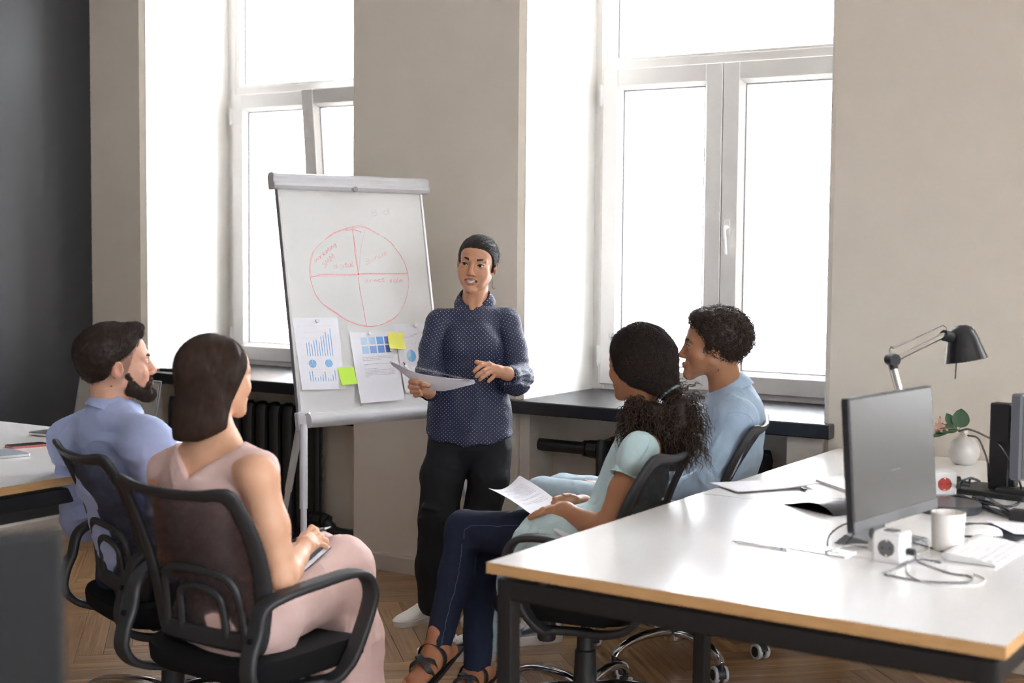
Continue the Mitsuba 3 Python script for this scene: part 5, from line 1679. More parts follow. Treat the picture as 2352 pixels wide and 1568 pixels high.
def ribbons(path, r, sides=3):
    """Many tapering tubes at once: path (n, m, 3)."""
    n, m = path.shape[:2]
    T_ = np.gradient(path, axis=1)
    T_ /= np.linalg.norm(T_, axis=2, keepdims=True) + 1e-9
    a = np.cross(T_, np.array([0.3, 0.5, 0.81]))
    a /= np.linalg.norm(a, axis=2, keepdims=True) + 1e-9
    b = np.cross(T_, a)
    rad = np.broadcast_to(np.asarray(r, float).reshape(-1, 1), (n, m)) * np.interp(np.linspace(0, 1, m), (0, 0.1, 0.7, 1), (0.6, 1, 0.9, 0.15))
    ph = np.arange(sides) / sides * 2 * math.pi
    v = path[:, :, None] + rad[:, :, None, None] * (np.cos(ph)[:, None] * a[:, :, None] + np.sin(ph)[:, None] * b[:, :, None])
    i = np.arange(n * m * sides).reshape(n, m, sides)
    j = np.roll(i, -1, 2)
    q = np.stack([i[:, :-1], j[:, :-1], j[:, 1:], i[:, 1:]], -1).reshape(-1, 4)
    return trimesh.Trimesh(v.reshape(-1, 3), np.vstack([q[:, [0, 1, 2]], q[:, [0, 2, 3]]]), process=False)


def on_surface(t, pts, off=0.0006):
    """The nearest points on a mesh, lifted a little: for seams."""
    from scipy.spatial import cKDTree
    n = normals(t)
    _, k = cKDTree(t.vertices).query(np.asarray(pts), 3)
    return t.vertices[k].mean(1) + n[k].mean(1) * off

# =============== the standing woman ============================================================================
def hair_cap(B, M, c, r, zs, ys, k=0.006, xw=0.0):
    """A cap of hair: an ellipsoid round the skull, kept behind a hairline that gives y for each height z."""
    inv = np.linalg.inv(M).astype(np.float32)
    s = np.linalg.norm(M[:3, 0])
    c, r = np.array(c, np.float32), np.array(r, np.float32)
    def f(P):
        p = P @ inv[:3, :3].T + inv[:3, 3]
        q = (p - c) / r
        k0 = np.sqrt((q * q).sum(-1))
        k1 = np.sqrt(((q / r) ** 2).sum(-1))
        e = k0 * (k0 - 1) / np.maximum(k1, 1e-6)
        g = (p[..., 1] - np.interp(p[..., 2], zs, ys) + xw * np.abs(p[..., 0])) * 0.75
        h = np.clip(0.5 - 0.5 * (g - e) / k, 0, 1)
        return (g + (e - g) * h + k * h * (1 - h)) * s
    w = hp(M, *c)
    e = np.full(3, r.max() * s)
    B.custom(f, w - e, w + e, 0.004)


def local(t, M):
    inv = np.linalg.inv(M)
    return t.vertices @ inv[:3, :3].T + inv[:3, 3]


def groove(t, M, amp, freq, pole=(0, 0, 0.02), warp=0.0, seed=0):
    """Comb marks that run from the forehead to the back of the head."""
    P = local(t, M) - V(pole)
    th = np.arctan2(P[:, 0], P[:, 2])
    ph = np.arctan2(P[:, 1], np.hypot(P[:, 0], P[:, 2]))
    a = meshkit.fbm(np.c_[np.cos(th) * freq + warp * ph, np.sin(th) * freq, ph * 1.5] + seed, 4, seed)
    return displace(t, amp * (a - 0.5) * 2)


PH = 'person'
HM = head_frame((-3.208, 4.723, 1.434), -100, 1.0, -7.0, 0.985)
B = Body()
add_head(B, HM, smile=True)
nb_ = V((-3.224, 4.735, 1.264))
B.cone(hp(HM, 0, -0.022, -0.055), nb_, 0.049, 0.052, 0.02)
sR, sL = V((-3.325, 4.629, 1.202)), V((-3.101, 4.786, 1.211))
chest = V((-3.212, 4.710, 1.163))
B.cone(nb_, chest, 0.055, 0.09, 0.03)
B.cone(chest, sR, 0.07, 0.04, 0.03).cone(chest, sL, 0.07, 0.04, 0.03)
B.cone(hp(HM, 0.03, -0.01, -0.07), V((-3.198, 4.673, 1.257)), 0.010, 0.008, 0.018).cone(hp(HM, -0.03, -0.01, -0.07), V((-3.178, 4.686, 1.257)), 0.010, 0.008, 0.018)
eR, eL = V((-3.305, 4.554, 1.001)), V((-3.029, 4.755, 0.985))
wR, wL = V((-3.182, 4.368, 0.96)), V((-2.962, 4.575, 1.025))
B.chain([sR, eR, wR], [0.038, 0.033, 0.024], 0.02)
B.chain([sL, eL, wL], [0.038, 0.033, 0.0245], 0.02)
# her left hand, open and relaxed
pal = V((-2.986, 4.542, 1.036))
B.cone(wL, pal, 0.0245, 0.024, 0.015)
mcp = [V((-3.008, 4.512, 1.065)), V((-2.998, 4.512, 1.053)), V((-2.992, 4.517, 1.040)), V((-2.988, 4.528, 1.025))]
for q in mcp:
    B.cone(pal, q, 0.0185, 0.0105, 0.010)
for (a, b, c, d), r in zip(((mcp[0], (-3.018, 4.476, 1.060), (-3.025, 4.458, 1.048), (-3.032, 4.453, 1.039)), (mcp[1], (-3.004, 4.471, 1.040), (-3.015, 4.455, 1.028), (-3.022, 4.452, 1.021)),
                            (mcp[2], (-2.997, 4.481, 1.027), (-3.007, 4.467, 1.015), (-3.014, 4.465, 1.008)), (mcp[3], (-2.985, 4.506, 1.014), (-2.990, 4.496, 1.006), (-2.994, 4.492, 1.000))), (0.0088, 0.0090, 0.0086, 0.0077)):
    finger(B, [a, b, c, d], r * 1.05, r * 0.82)
finger(B, [V((-2.999, 4.552, 1.045)), V((-3.025, 4.531, 1.058)), V((-3.040, 4.509, 1.064)), V((-3.052, 4.497, 1.070))], 0.0125, 0.0085)
# her right hand closed round the sheets
palR = V((-3.158, 4.284, 0.976))
B.cone(wR, palR, 0.0245, 0.024, 0.015)
kn = [V((-3.172, 4.253, 0.999)), V((-3.175, 4.255, 0.986)), V((-3.172, 4.262, 0.971)), V((-3.170, 4.275, 0.957))]
for q in kn:
    B.cone(palR, q, 0.019, 0.0115, 0.009)
for q, (b, c), r in zip(kn, (((-3.162, 4.230, 1.008), (-3.129, 4.222, 1.007)), ((-3.163, 4.228, 0.99), (-3.129, 4.226, 0.991)), ((-3.160, 4.235, 0.972), (-3.126, 4.233, 0.976)), ((-3.156, 4.248, 0.957), (-3.129, 4.247, 0.962))), (0.0098, 0.0095, 0.0092, 0.0082)):
    finger(B, [q, V(b), V(c)], r * 1.08, r * 0.92)
finger(B, [V((-3.144, 4.270, 0.99)), V((-3.126, 4.229, 1.007)), V((-3.096, 4.218, 1.004)), V((-3.080, 4.223, 1.000))], 0.0130, 0.0085)
t = B.mesh(0.0019, 16)
scene[PH] = mikit.ply(t, 'm_skin', True, color=skin_colors(t, HM, '#b58466', '#96604f', True))
tag(PH, 'standing woman in a navy polka dot shirt holding papers by the flip chart', 'person')
eyes(PH, HM, (0.26, 0, -0.03))
for x in (-1, 1):
    surface_strip(HM, [(x * 0.0110, 0.0905, 0.0185), (x * 0.024, 0.0895, 0.0225), (x * 0.036, 0.0815, 0.0245), (x * 0.0475, 0.0685, 0.0200)], 0.0040, 0.0010, 0, 'm_hair_dark' if 'm_hair_dark' in scene else hair_mat('m_hair_dark', '#1d1613'), PH, 'eyebrow')
    surface_strip(HM, [(x * 0.0190, 0.0830, -0.0015), (x * 0.026, 0.0862, 0.0035), (x * 0.034, 0.0852, 0.0052), (x * 0.0470, 0.0755, 0.0020)], 0.0022, 0.0014, 0, 'm_hair_dark', PH, 'eyelashes')
g = np.array([[(x, 0.0838 - 16 * x * x - 0.0005 * (abs(((x / 0.0056) % 1) - 0.5) > 0.42), z) for z in np.linspace(-0.0735, -0.0575, 5)] for x in np.linspace(-0.0175, 0.0175, 71)])
put('teeth', xf(sheet(g, 0.002), HM), 'm_tooth', PH, smooth=True)
# hair: combed back to a low bun
H = Body()
hair_cap(H, HM, (0, -0.018, 0.036), (0.0805, 0.1045, 0.0875), [-0.12, -0.07, -0.045, -0.02, 0.0, 0.02, 0.04, 0.053, 0.060, 0.066, 0.075, 0.11], [-0.075, -0.055, -0.035, -0.012, 0.006, 0.022, 0.038, 0.054, 0.070, 0.088, 0.12, 0.17], 0.005)
H.ell(hp(HM, -0.02, -0.118, 0.0), V(0.036, 0.032, 0.033), 0.012)
t = groove(H.mesh(0.0026, 14), HM, 0.0016, 16.0)
kh = put('hair', t, 'm_hair_dark', PH, smooth=True)
bun_ = hp(HM, -0.01, -0.115, 0.0)
put('combed_strands', strands(t, lambda q: (bun_ - q) / np.linalg.norm(bun_ - q, axis=1, keepdims=True), 3200, (0.03, 0.09), 0.0004, 0.0012, 1, jitter=0.05), 'm_hair_dark', kh, smooth=True, kind='stuff')
rg = np.random.default_rng(3)
wv = []
for i in range(26):
    sd = rg.choice((-1, 1))
    z0 = rg.uniform(-0.03, 0.10)
    x0 = 0.0805 * math.sqrt(max(0, 1 - ((z0 - 0.034) / 0.0845) ** 2))
    y0 = rg.uniform(-0.09, 0.0)
    q = V(sd * x0 * math.sqrt(max(0.05, 1 - ((y0 + 0.024) / 0.099) ** 2)), y0, z0)
    d = V(sd * 0.35, rg.normal(-0.5, 0.2), rg.normal(0.1, 0.35))
    L = rg.uniform(0.012, 0.028)
    wv.append(tube(spline([hp(HM, *(q * 0.97)), hp(HM, *(q + d * L * 0.35)), hp(HM, *(q + d * L * 0.6 + rg.normal(0, 0.002, 3))), hp(HM, *(q + d * L * 0.85 + rg.normal(0, 0.004, 3) - (0, 0, 0.004)))], 4), 0.00022, 4))
for q in (((-0.060, -0.045, -0.045), (-0.066, -0.035, -0.070), (-0.071, -0.028, -0.083), (-0.082, -0.022, -0.086)),):
    for j in range(7):
        wv.append(tube(spline([hp(HM, *(V(p) + rg.normal(0, 0.0016, 3))) for p in q], 5), 0.0003, 4))
put('loose_strands', cat_(wv), 'm_hair_dark', kh, smooth=True, kind='stuff')


def dots(p, n, uv):
    a, b = uv.x / 0.0164, uv.y / 0.0148
    def one(a, b):
        fa, fb = a - dr.floor(a) - 0.5, b - dr.floor(b) - 0.5
        return dr.sqrt(dr.square(fa * 0.0164) + dr.square(fb * 0.0148))
    d = dr.minimum(one(a, b), one(a + 0.5, b + 0.5))
    w = 1 - mikit.smoothstep(0.0011, 0.0019, d)
    wv = 0.9 + 0.2 * mikit.noise(uv.x * 900, uv.y * 900)
    return mikit.mix(C3(*lin('#20253c')) * wv, C3(*lin('#a9a8b6')), w)


mat('m_dots', mikit.proc(dots), 0.62, spec=0.4, sheen=0.4)
BF = -V_ * math.cos(0.12) - U_ * math.sin(0.12)           # the way she faces


def cloth(name, t, m, parent, f, smooth=True):
    """Cloth panels cut along the seams: every face takes its print from the front, the side or the top, so the print keeps its size."""
    n = normals(t)
    s = np.cross(f, (0, 0, 1))
    fn_ = n[t.faces].mean(1)
    w = np.stack([np.abs(fn_ @ f) * 1.25, np.abs(fn_ @ s), np.abs(fn_[:, 2]) * 0.92], 1)
    c = w.argmax(1)
    vs, fs, us, ns, at = [], [], [], [], 0
    for j in range(3):
        ff = t.faces[c == j]
        if not len(ff):
            continue
        u, inv = np.unique(ff, return_inverse=True)
        v = t.vertices[u]
        x, y, z = v @ s, v @ f, v[:, 2]
        us.append(np.stack([(x, z), (y + 0.31, z), (x, y + 0.4)][j], 1))
        vs.append(v)
        ns.append(n[u])
        fs.append(inv.reshape(-1, 3) + at)
        at += len(u)
    path = meshkit.write_ply((np.vstack(vs), np.vstack(fs)), False, np.vstack(us), None, normals=np.vstack(ns))
    k = numbered(parent + '__' + name)
    scene[k] = {'type': 'ply', 'filename': path, 'face_normals': False, 'bsdf': {'type': 'ref', 'id': m}}
    return k


def sleeve_uv(t, pts, r):
    """Unroll a sleeve: v along the chain, u round it."""
    P = t.vertices
    best, u, v = np.full(len(P), 9.0), np.zeros(len(P)), np.zeros(len(P))
    at = 0.0
    ref = V(0.3, -0.5, 0.2)
    for a, b in zip(pts, pts[1:]):
        d = unit(b - a)
        L = np.linalg.norm(b - a)
        x = unit(np.cross(d, ref))
        y = np.cross(d, x)
        q = P - a
        s = q @ d
        dist = seg_dist(P, a, b)
        m = dist < best
        best = np.where(m, dist, best)
        u = np.where(m, np.arctan2(q @ y, q @ x) * r, u)
        v = np.where(m, at + s, v)
        at += L
    return np.c_[u, v]


S = Body()
fl = (BF, 0.66)
S.chain([V((-3.208, 4.703, 1.186)), V((-3.209, 4.684, 1.104)), V((-3.206, 4.675, 0.967)), V((-3.202, 4.668, 0.846)), V((-3.197, 4.663, 0.743))], [0.098, 0.126, 0.140, 0.160, 0.182], 0.03, fl)
nk = V((-3.218, 4.724, 1.222))
S.cone(nk, V((-3.319, 4.633, 1.206)), 0.040, 0.052, 0.03).cone(nk, V((-3.106, 4.783, 1.215)), 0.040, 0.052, 0.03)
for q in ((-3.211, 4.613, 1.122), (-3.131, 4.664, 1.126)):
    S.ell(V(q), (0.055, 0.055, 0.06), 0.05)
hc = V((-3.198, 4.664, 0.76))
def hem(P):
    u = (P - hc.astype(np.float32)) @ U_.astype(np.float32)
    zh = hc[2] - 0.026 + 0.030 * np.clip(np.abs(u) / 0.16, 0, 1.2) ** 2.2 + 0.004 * np.sin(u * 60)
    return P[..., 2] - zh
S.custom(hem, hc - (0.4, 0.4, 0.2), hc + (0.4, 0.4, 0.01), 0.004, -1)
ca_ = unit(V(0, 0, 1) + BF * 0.42)
cc_ = V((-3.222, 4.732, 1.294))
S.cone(cc_ - ca_ * 0.035, cc_ + ca_ * 0.12, 0.054, 0.056, 0.003, None, -1)
S.cone(cc_ + BF * 0.05 - ca_ * 0.025, V((-3.169, 4.615, 1.256)), 0.016, 0.003, 0.004, None, -1)
t = S.mesh(0.0055, 12)
t = wrinkle(t, 7.0, 0.010, (1.6, 1.6, 0.8), seed=2)
for a, b, w, am in (((-3.049, 4.657, 1.113), (-3.069, 4.598, 0.981), 0.012, 0.007), ((-3.037, 4.686, 1.078), (-3.034, 4.637, 0.895), 0.012, 0.008), ((-3.267, 4.541, 1.126), (-3.215, 4.513, 0.944), 0.012, 0.006), ((-3.035, 4.696, 0.89), (-3.034, 4.640, 0.776), 0.012, 0.008), ((-3.045, 4.623, 0.946), (-3.060, 4.588, 0.779), 0.014, 0.006), ((-3.254, 4.511, 0.942), (-3.250, 4.478, 0.793), 0.012, 0.007), ((-3.152, 4.598, 1.205), (-3.118, 4.538, 0.78), 0.006, 0.003)):
    t = fold(t, a, b, w, am)
SHK = cloth('shirt', t, 'm_dots', PH, BF)
for sh, arr, rad in (('R', [V((-3.322, 4.631, 1.199)), V((-3.326, 4.585, 1.104)), V((-3.304, 4.544, 1.008)), V((-3.242, 4.451, 0.981)), V((-3.200, 4.399, 0.963))], [0.057, 0.047, 0.050, 0.047, 0.037]),
                     ('L', [V((-3.105, 4.783, 1.206)), V((-3.064, 4.778, 1.106)), V((-3.034, 4.759, 0.996)), V((-2.995, 4.682, 0.992)), V((-2.971, 4.598, 1.010))], [0.057, 0.047, 0.052, 0.050, 0.040])):
    S = Body().chain(arr, rad, 0.02)
    d = unit(arr[-1] - arr[-2])
    S.cone(arr[-1] + d * 0.055, arr[-1] + d * 0.025, 0.06, 0.029, 0.004, None, -1)
    t = S.mesh(0.0042, 12)
    ax = unit(arr[2] - arr[0])
    fw = np.clip((t.vertices - arr[1]) @ ax / 0.13, 0.25, 1)
    a = meshkit.fbm(t.vertices * (9, 9, 26), 3, 4 if sh == 'R' else 9)
    t = displace(t, 0.016 * fw * (1 - np.abs(2 * a - 1) * 1.5 - 0.4))
    put('sleeve', t, 'm_dots', SHK, smooth=True, uv=sleeve_uv(t, arr, 0.047))
    cf = tube([arr[-1] - d * 0.014, arr[-1] + d * 0.028], [rad[-1] + 0.001, rad[-1] - 0.002], 28, cap=False)
    cf = loft([np.array([arr[-1] + d * o + (x * math.cos(a) + y * math.sin(a)) * r for a in np.linspace(0, 2 * math.pi, 33)[:-1]]) for x, y in [(unit(np.cross(d, (0, 0, 1))), np.cross(d, unit(np.cross(d, (0, 0, 1)))))] for o, r in ((-0.016, rad[-1] + .001), (0.03, rad[-1] - 0.0015), (0.031, rad[-1] - 0.004), (-0.01, rad[-1] - 0.004))], cap=False)
    put('cuff', cf, 'm_dots', SHK, smooth=30, uv=None) if False else put('cuff', cf, 'm_dots', SHK, smooth=True, uv=sleeve_uv(cf, arr[-2:], 0.038))
kc_ = collar(SHK, V((-3.222, 4.732, 1.294)), V(0, 0, 1) + BF * 0.42, BF, 0.058, 0.056, 0.026, 'm_dots', 1.0, 0.22, 0.042)
m_ = meshkit.WRITTEN[scene.pop(kc_)['filename']]
cloth('collar', trimesh.Trimesh(m_[0], m_[1], process=False), 'm_dots', SHK, BF)
for y in (735, 775, 818, 862, 906, 950, 988):
    pt = V((-3.146, 4.597, 1.222)) + (V((-3.131, 4.567, 0.793)) - V((-3.146, 4.597, 1.222))) * (y - 735) / 255
    put('button', cyl(pt, pt + BF * 0.024, 0.0052, n=14), 'm_button' if 'm_button' in scene else mat('m_button', '#23273a', 0.25), SHK)

mat('m_trouser_black', '#17181a', 0.75, spec=0.3, sheen=0.3)
TR = Body()
TR.ell(V((-3.203, 4.671, 0.738)), (0.155, 0.105, 0.11), 0.03, np.stack([U_, V_, V(0, 0, 1)], 1))
TR.chain([V((-3.262, 4.630, 0.706)), V((-3.269, 4.582, 0.599)), V((-3.258, 4.541, 0.442)), V((-3.277, 4.537, 0.249)), V((-3.288, 4.542, 0.104))], [0.090, 0.0815, 0.0735, 0.0655, 0.055], 0.03)
TR.chain([V((-3.143, 4.719, 0.706)), V((-3.127, 4.697, 0.597)), V((-3.144, 4.674, 0.451)), V((-3.163, 4.681, 0.238)), V((-3.173, 4.685, 0.073))], [0.090, 0.080, 0.070, 0.064, 0.054], 0.012)
t = TR.mesh(0.0065, 12)
t = wrinkle(t, 9.0, 0.008, (1.4, 1.4, 0.6), seed=5)
for a, b, w, am in (((-3.304, 4.468, 0.496), (-3.209, 4.481, 0.487), 0.012, 0.018), ((-3.299, 4.467, 0.445), (-3.208, 4.480, 0.465), 0.010, 0.014), ((-3.293, 4.468, 0.406), (-3.178, 4.496, 0.432), 0.010, -0.008), ((-3.167, 4.567, 0.636), (-3.243, 4.497, 0.672), 0.014, 0.008), ((-3.282, 4.455, 0.161), (-3.205, 4.479, 0.139), 0.012, 0.010)):
    t = fold(t, a, b, w, am)
put('trousers', t, 'm_trouser_black', PH, smooth=True)
mat('m_shoe_white', '#e9e2d8', 0.7)
mat('m_sole_white', '#e3ddd5', 0.55)


def shoe(k, toe, heel, w, h, mu, ms, ankle=None, thick=0.022, name='shoe'):
    """Low shoe between toe and heel points on the floor."""
    toe, heel = V(toe), V(heel)
    toe[2] = heel[2] = 0
    d = toe - heel
    L = np.linalg.norm(d)
    y = d / L
    M = frame(np.cross(y, (0, 0, 1)), y, (0, 0, 1), heel)
    tt = np.linspace(0, 1, 13)
    half = w / 2 * np.interp(tt, [0, .04, .12, .3, .5, .72, .86, .95, 1], [.25, .55, .74, .80, .84, 1.0, .90, .58, .22])
    top = np.interp(tt, [0, .05, .2, .36, .5, .65, .8, .93, 1], [h * .8, h * 1.0, h * 1.02, h * .95, h * .78, h * .62, h * .5, h * .36, h * .2])
    rings = []
    for a, b, c in zip(tt, half, top):
        ph = np.linspace(0, math.pi, 13)
        x = b * np.sign(np.cos(ph)) * np.abs(np.cos(ph)) ** 0.75
        z = thick * 0.7 + (c - thick * 0.7) * np.sin(ph) ** 0.65
        rings.append(np.vstack([np.c_[x, np.full(13, a * L), z], np.c_[-b * 0.7, a * L, thick * .5], np.c_[b * 0.7, a * L, thick * .5]]))
    q = put(name, xf(loft(rings), M), mu, k, smooth=45)
    oo = np.vstack([np.c_[half * 1.03 + 0.0015, tt * L], np.c_[-(half * 1.03 + 0.0015), tt * L][::-1]])
    put('sole', xf(loft([np.c_[oo, np.full(len(oo), z)] * (k2, 1, 1) for z, k2 in ((0.0, 0.97), (0.004, 1.0), (thick * 0.9, 1.0), (thick, 0.985))]), M), ms, q, smooth=40)
    return q, M, L


shoe(PH, (-3.416, 4.466, 0), (-3.364, 4.681, 0), 0.092, 0.082, 'm_shoe_white', 'm_sole_white')
shoe(PH, (-3.158, 4.605, 0), (-3.275, 4.914, 0), 0.092, 0.082, 'm_shoe_white', 'm_sole_white')

# the sheets in her hand and the white marker
tops = [spline([V((-3.242, 4.208, 1.079)), V((-3.156, 4.237, 1.040)), V((-3.080, 4.296, 1.022)), V((-3.009, 4.412, 1.005))], 6)]
bots = [spline([V((-3.252, 4.230, 1.066)), V((-3.180, 4.283, 1.001)), V((-3.107, 4.334, 0.969)), V((-3.014, 4.425, 0.994))], 6)]
for i, lab in enumerate(('front sheet of papers in the standing woman\'s hand', 'middle sheet of papers in the standing woman\'s hand', 'rear sheet of papers in the standing woman\'s hand')):
    g = np.array([[a * (1 - v) + b * v + V(0, 0, 0.0022 * i) + V_ * 0.0020 * i + U_ * 0.002 * i * v - V(0, 0, 0.010) * math.sin(math.pi * v) * math.sin(1.2 * j / 18 * math.pi) for v in np.linspace(0, 1, 9)] for j, (a, b) in enumerate(zip(tops[0], bots[0]))])
    k = put('paper_sheet', sheet(g, 0.0005), 'm_paper', smooth=True, label=lab, cat='paper')
a, b = V((-3.234, 4.328, 1.014)), V((-3.273, 4.330, 1.068))
k = 'marker_pen'
put('barrel', cyl(a, a + (b - a) * 0.80, 0.0062), 'm_white_plastic', k)
put('nib', cat_(cyl(a + (b - a) * 0.80, a + (b - a) * 0.90, 0.0055, 0.003), cyl(a + (b - a) * 0.90, b, 0.0028, 0.0018)), mat('m_nib', '#5a2531', 0.5), k)
tag(k, 'white marker pen with a dark red nib behind the held papers', 'marker')

# =============== the four seated listeners =======================================================================
def heading(phi):
    p = math.radians(phi)
    f = U_ * math.cos(p) + V_ * math.sin(p)
    return f, np.cross(f, (0, 0, 1))


def weave(key, c, rough=0.75, freq=1400.0, amt=0.16, sheen=0.3, slub=0.10):
    c = lin(c)
    def fn(p, n, uv):
        v = mikit.noise(p.x * freq, p.y * freq, p.z * freq)
        w = mikit.fbm(p.x * 60, p.y * 60, p.z * 14, 2)
        return C3(*c) * (1 + amt * (v - 0.5) + slub * (w - 0.5))
    return mat(key, mikit.proc(fn), rough, spec=0.25, sheen=sheen)


weave('m_pink', '#dcbcb4', 0.7, 900, 0.08, 0.4, 0.05)
weave('m_shirt_blue', '#a9b6dc', 0.7, 900, 0.10)
weave('m_chambray', '#a3b8cc', 0.75, 1100, 0.22, 0.3, 0.22)
weave('m_aqua', '#c0d9db', 0.75, 1100, 0.12, 0.3, 0.10)
weave('m_denim_dark', '#1b2335', 0.8, 1300, 0.35, 0.2, 0.25)
weave('m_denim_light', '#a9bcc6', 0.8, 1300, 0.2, 0.2, 0.22)
weave('m_denim_navy', '#222b3d', 0.8, 1300, 0.2)
hair_mat('m_hair_brown', '#33231a')
hair_mat('m_hair_short', '#2c221c')
hair_mat('m_hair_black', '#2e2420')
hair_mat('m_hair_curl', '#35271f')
hair_mat('m_beard', '#33271f')
DOWN = np.array([0, 0, -1.0])


def curls(roots, dirs, length, rad, turns, r, seed, sag=0.3, sides=4, steps=30):
    """Corkscrew curls: from each root along its direction, bending down by sag."""
    rg = np.random.default_rng(seed)
    n = len(roots)
    L = rg.uniform(*length, n)
    R = rg.uniform(*rad, n)
    w = rg.uniform(*turns, n) * 2 * math.pi * rg.choice((-1, 1), n)
    ph = rg.uniform(0, 6.28, n)
    t = np.linspace(0, 1, steps)
    ax = dirs / np.linalg.norm(dirs, axis=1, keepdims=True)
    base = roots[:, None] + ax[:, None] * (L[:, None] * t)[..., None] + DOWN * (sag * L[:, None] * t ** 2)[..., None]
    a = np.cross(ax, rg.normal(0, 1, (n, 3)))
    a /= np.linalg.norm(a, axis=1, keepdims=True)
    b = np.cross(ax, a)
    k = (R[:, None] * np.minimum(1, t * 5 + 0.1))[..., None]
    an = (w[:, None] * t + ph[:, None])[..., None]
    return ribbons(base + k * (np.cos(an) * a[:, None] + np.sin(an) * b[:, None]), r, sides)


# ---- woman in the pink dress, seen from behind -------------------------------------------------------------------
PA = 'person_001'
fA, xA = heading(55)
HA = head_frame((-2.751, 2.814, 1.148), 53, 2.0, 2.0, 0.99)
B = Body()
add_head(B, HA)
nA = V((-2.737, 2.784, 0.962))
B.cone(hp(HA, 0, -0.025, -0.05), nA, 0.050, 0.055, 0.02)
sR, sL = V((-2.540, 2.740, 0.915)), V((-2.914, 2.782, 0.872))
cA = V((-2.736, 2.766, 0.876))
B.cone(nA, cA, 0.06, 0.10, 0.04, (fA, 0.7))
B.cone(nA, sR, 0.05, 0.049, 0.05).cone(nA, sL, 0.05, 0.049, 0.05)
B.cone(cA, V((-2.740, 2.799, 0.723)), 0.115, 0.095, 0.04, (fA, 0.55))
eR, wR = V((-2.487, 2.777, 0.651)), V((-2.591, 2.949, 0.652))
B.chain([sR, (sR + eR) / 2 + V(0, 0, 0), eR], [0.049, 0.0445, 0.039], 0.03)
B.chain([eR, eR * 0.6 + wR * 0.4, wR], [0.038, 0.037, 0.0265], 0.02)
palA = V((-2.617, 3.017, 0.674))
B.cone(wR, palA, 0.0265, 0.025, 0.02)
for (a, b, c, d), r in zip((((-2.638, 3.041, 0.696), (-2.639, 3.066, 0.713), (-2.641, 3.087, 0.703), (-2.642, 3.098, 0.688)), ((-2.628, 3.047, 0.689), (-2.633, 3.080, 0.694), (-2.635, 3.101, 0.684), (-2.633, 3.108, 0.67)), ((-2.618, 3.047, 0.68), (-2.618, 3.083, 0.681), (-2.617, 3.101, 0.673), (-2.616, 3.107, 0.664)), ((-2.604, 3.037, 0.671), (-2.605, 3.066, 0.671), (-2.605, 3.083, 0.664), (-2.604, 3.089, 0.657))), (0.0088, 0.0090, 0.0086, 0.0078)):
    B.cone(palA, a, 0.022, 0.0112, 0.010)
    finger(B, [V(a), V(b), V(c), V(d)], r * 1.05, r * 0.85)
finger(B, [V((-2.644, 3.024, 0.678)), V((-2.670, 3.067, 0.684)), V((-2.675, 3.100, 0.685)), V((-2.670, 3.114, 0.68))], 0.013, 0.0085)
B.chain([sL, V((-2.926, 2.814, 0.625)), V((-2.912, 3.081, 0.565)), V((-2.800, 3.107, 0.594))], [0.049, 0.039, 0.030, 0.024], 0.02)
B.cone(V((-2.800, 3.107, 0.594)), V((-2.757, 3.112, 0.601)), 0.024, 0.02, 0.01)
t = B.mesh(0.0030, 14)
scene[PA] = mikit.ply(t, 'm_skin', True, color=skin_colors(t, HA, '#dba989', '#b56a60', False))
tag(PA, 'woman with straight brown hair in a sleeveless pink dress, seen from behind with a notebook', 'person')
eyes(PA, HA)
H = Body()
hair_cap(H, HA, (0, -0.026, 0.030), (0.092, 0.104, 0.094), [-0.3, -0.10, -0.05, -0.02, 0.01, 0.04, 0.06, 0.075, 0.10], [-0.022, -0.022, -0.020, -0.005, 0.022, 0.048, 0.062, 0.11, 0.16], 0.006)
H.cone(hp(HA, 0, -0.045, -0.02), V((-2.737, 2.730, 1.032)), 0.094, 0.082, 0.03, (heading(55)[0], 0.62))
H.cone(V((-2.737, 2.730, 1.032)), V((-2.745, 2.719, 0.957)), 0.083, 0.070, 0.02, (heading(55)[0], 0.55))
pa, pb = V((-2.716, 2.680, 0.993)), V((-2.639, 2.794, 1.056))
up_ = V(0, 0, 1)
def bob(P):
    u = (P - pa.astype(np.float32)) @ U_.astype(np.float32)
    zl = pa[2] + np.clip(u, 0, 1) ** 1.5 * 1.35 - 0.05 * np.clip(-u, 0, 1)
    return P[..., 2] - zl
H.custom(bob, pa - (0.5, 0.5, 0.4), pa + (0.5, 0.5, 0.25), 0.008, -1)
t = H.mesh(0.0042, 14)
kh = put('hair', groove(t, HA, 0.0035, 8.0, (0, -0.03, 0.14), 0.3), 'm_hair_brown', PA, smooth=True)
part_ = hp(HA, 0.0, 0.03, 0.20)
def flowA(q):
    d = q - part_
    d[:, 2] = 0
    d /= np.linalg.norm(d, axis=1, keepdims=True) + 1e-6
    w = np.clip((q[:, 2] - hp(HA, 0, 0, 0.02)[2]) / 0.09, 0, 1)[:, None]
    return d * w * 0.8 + DOWN * (1 - w * 0.6)
put('strands', strands(t, flowA, 5200, (0.07, 0.20), 0.00055, 0.0014, 2, jitter=0.04), 'm_hair_brown', kh, smooth=True, kind='stuff')
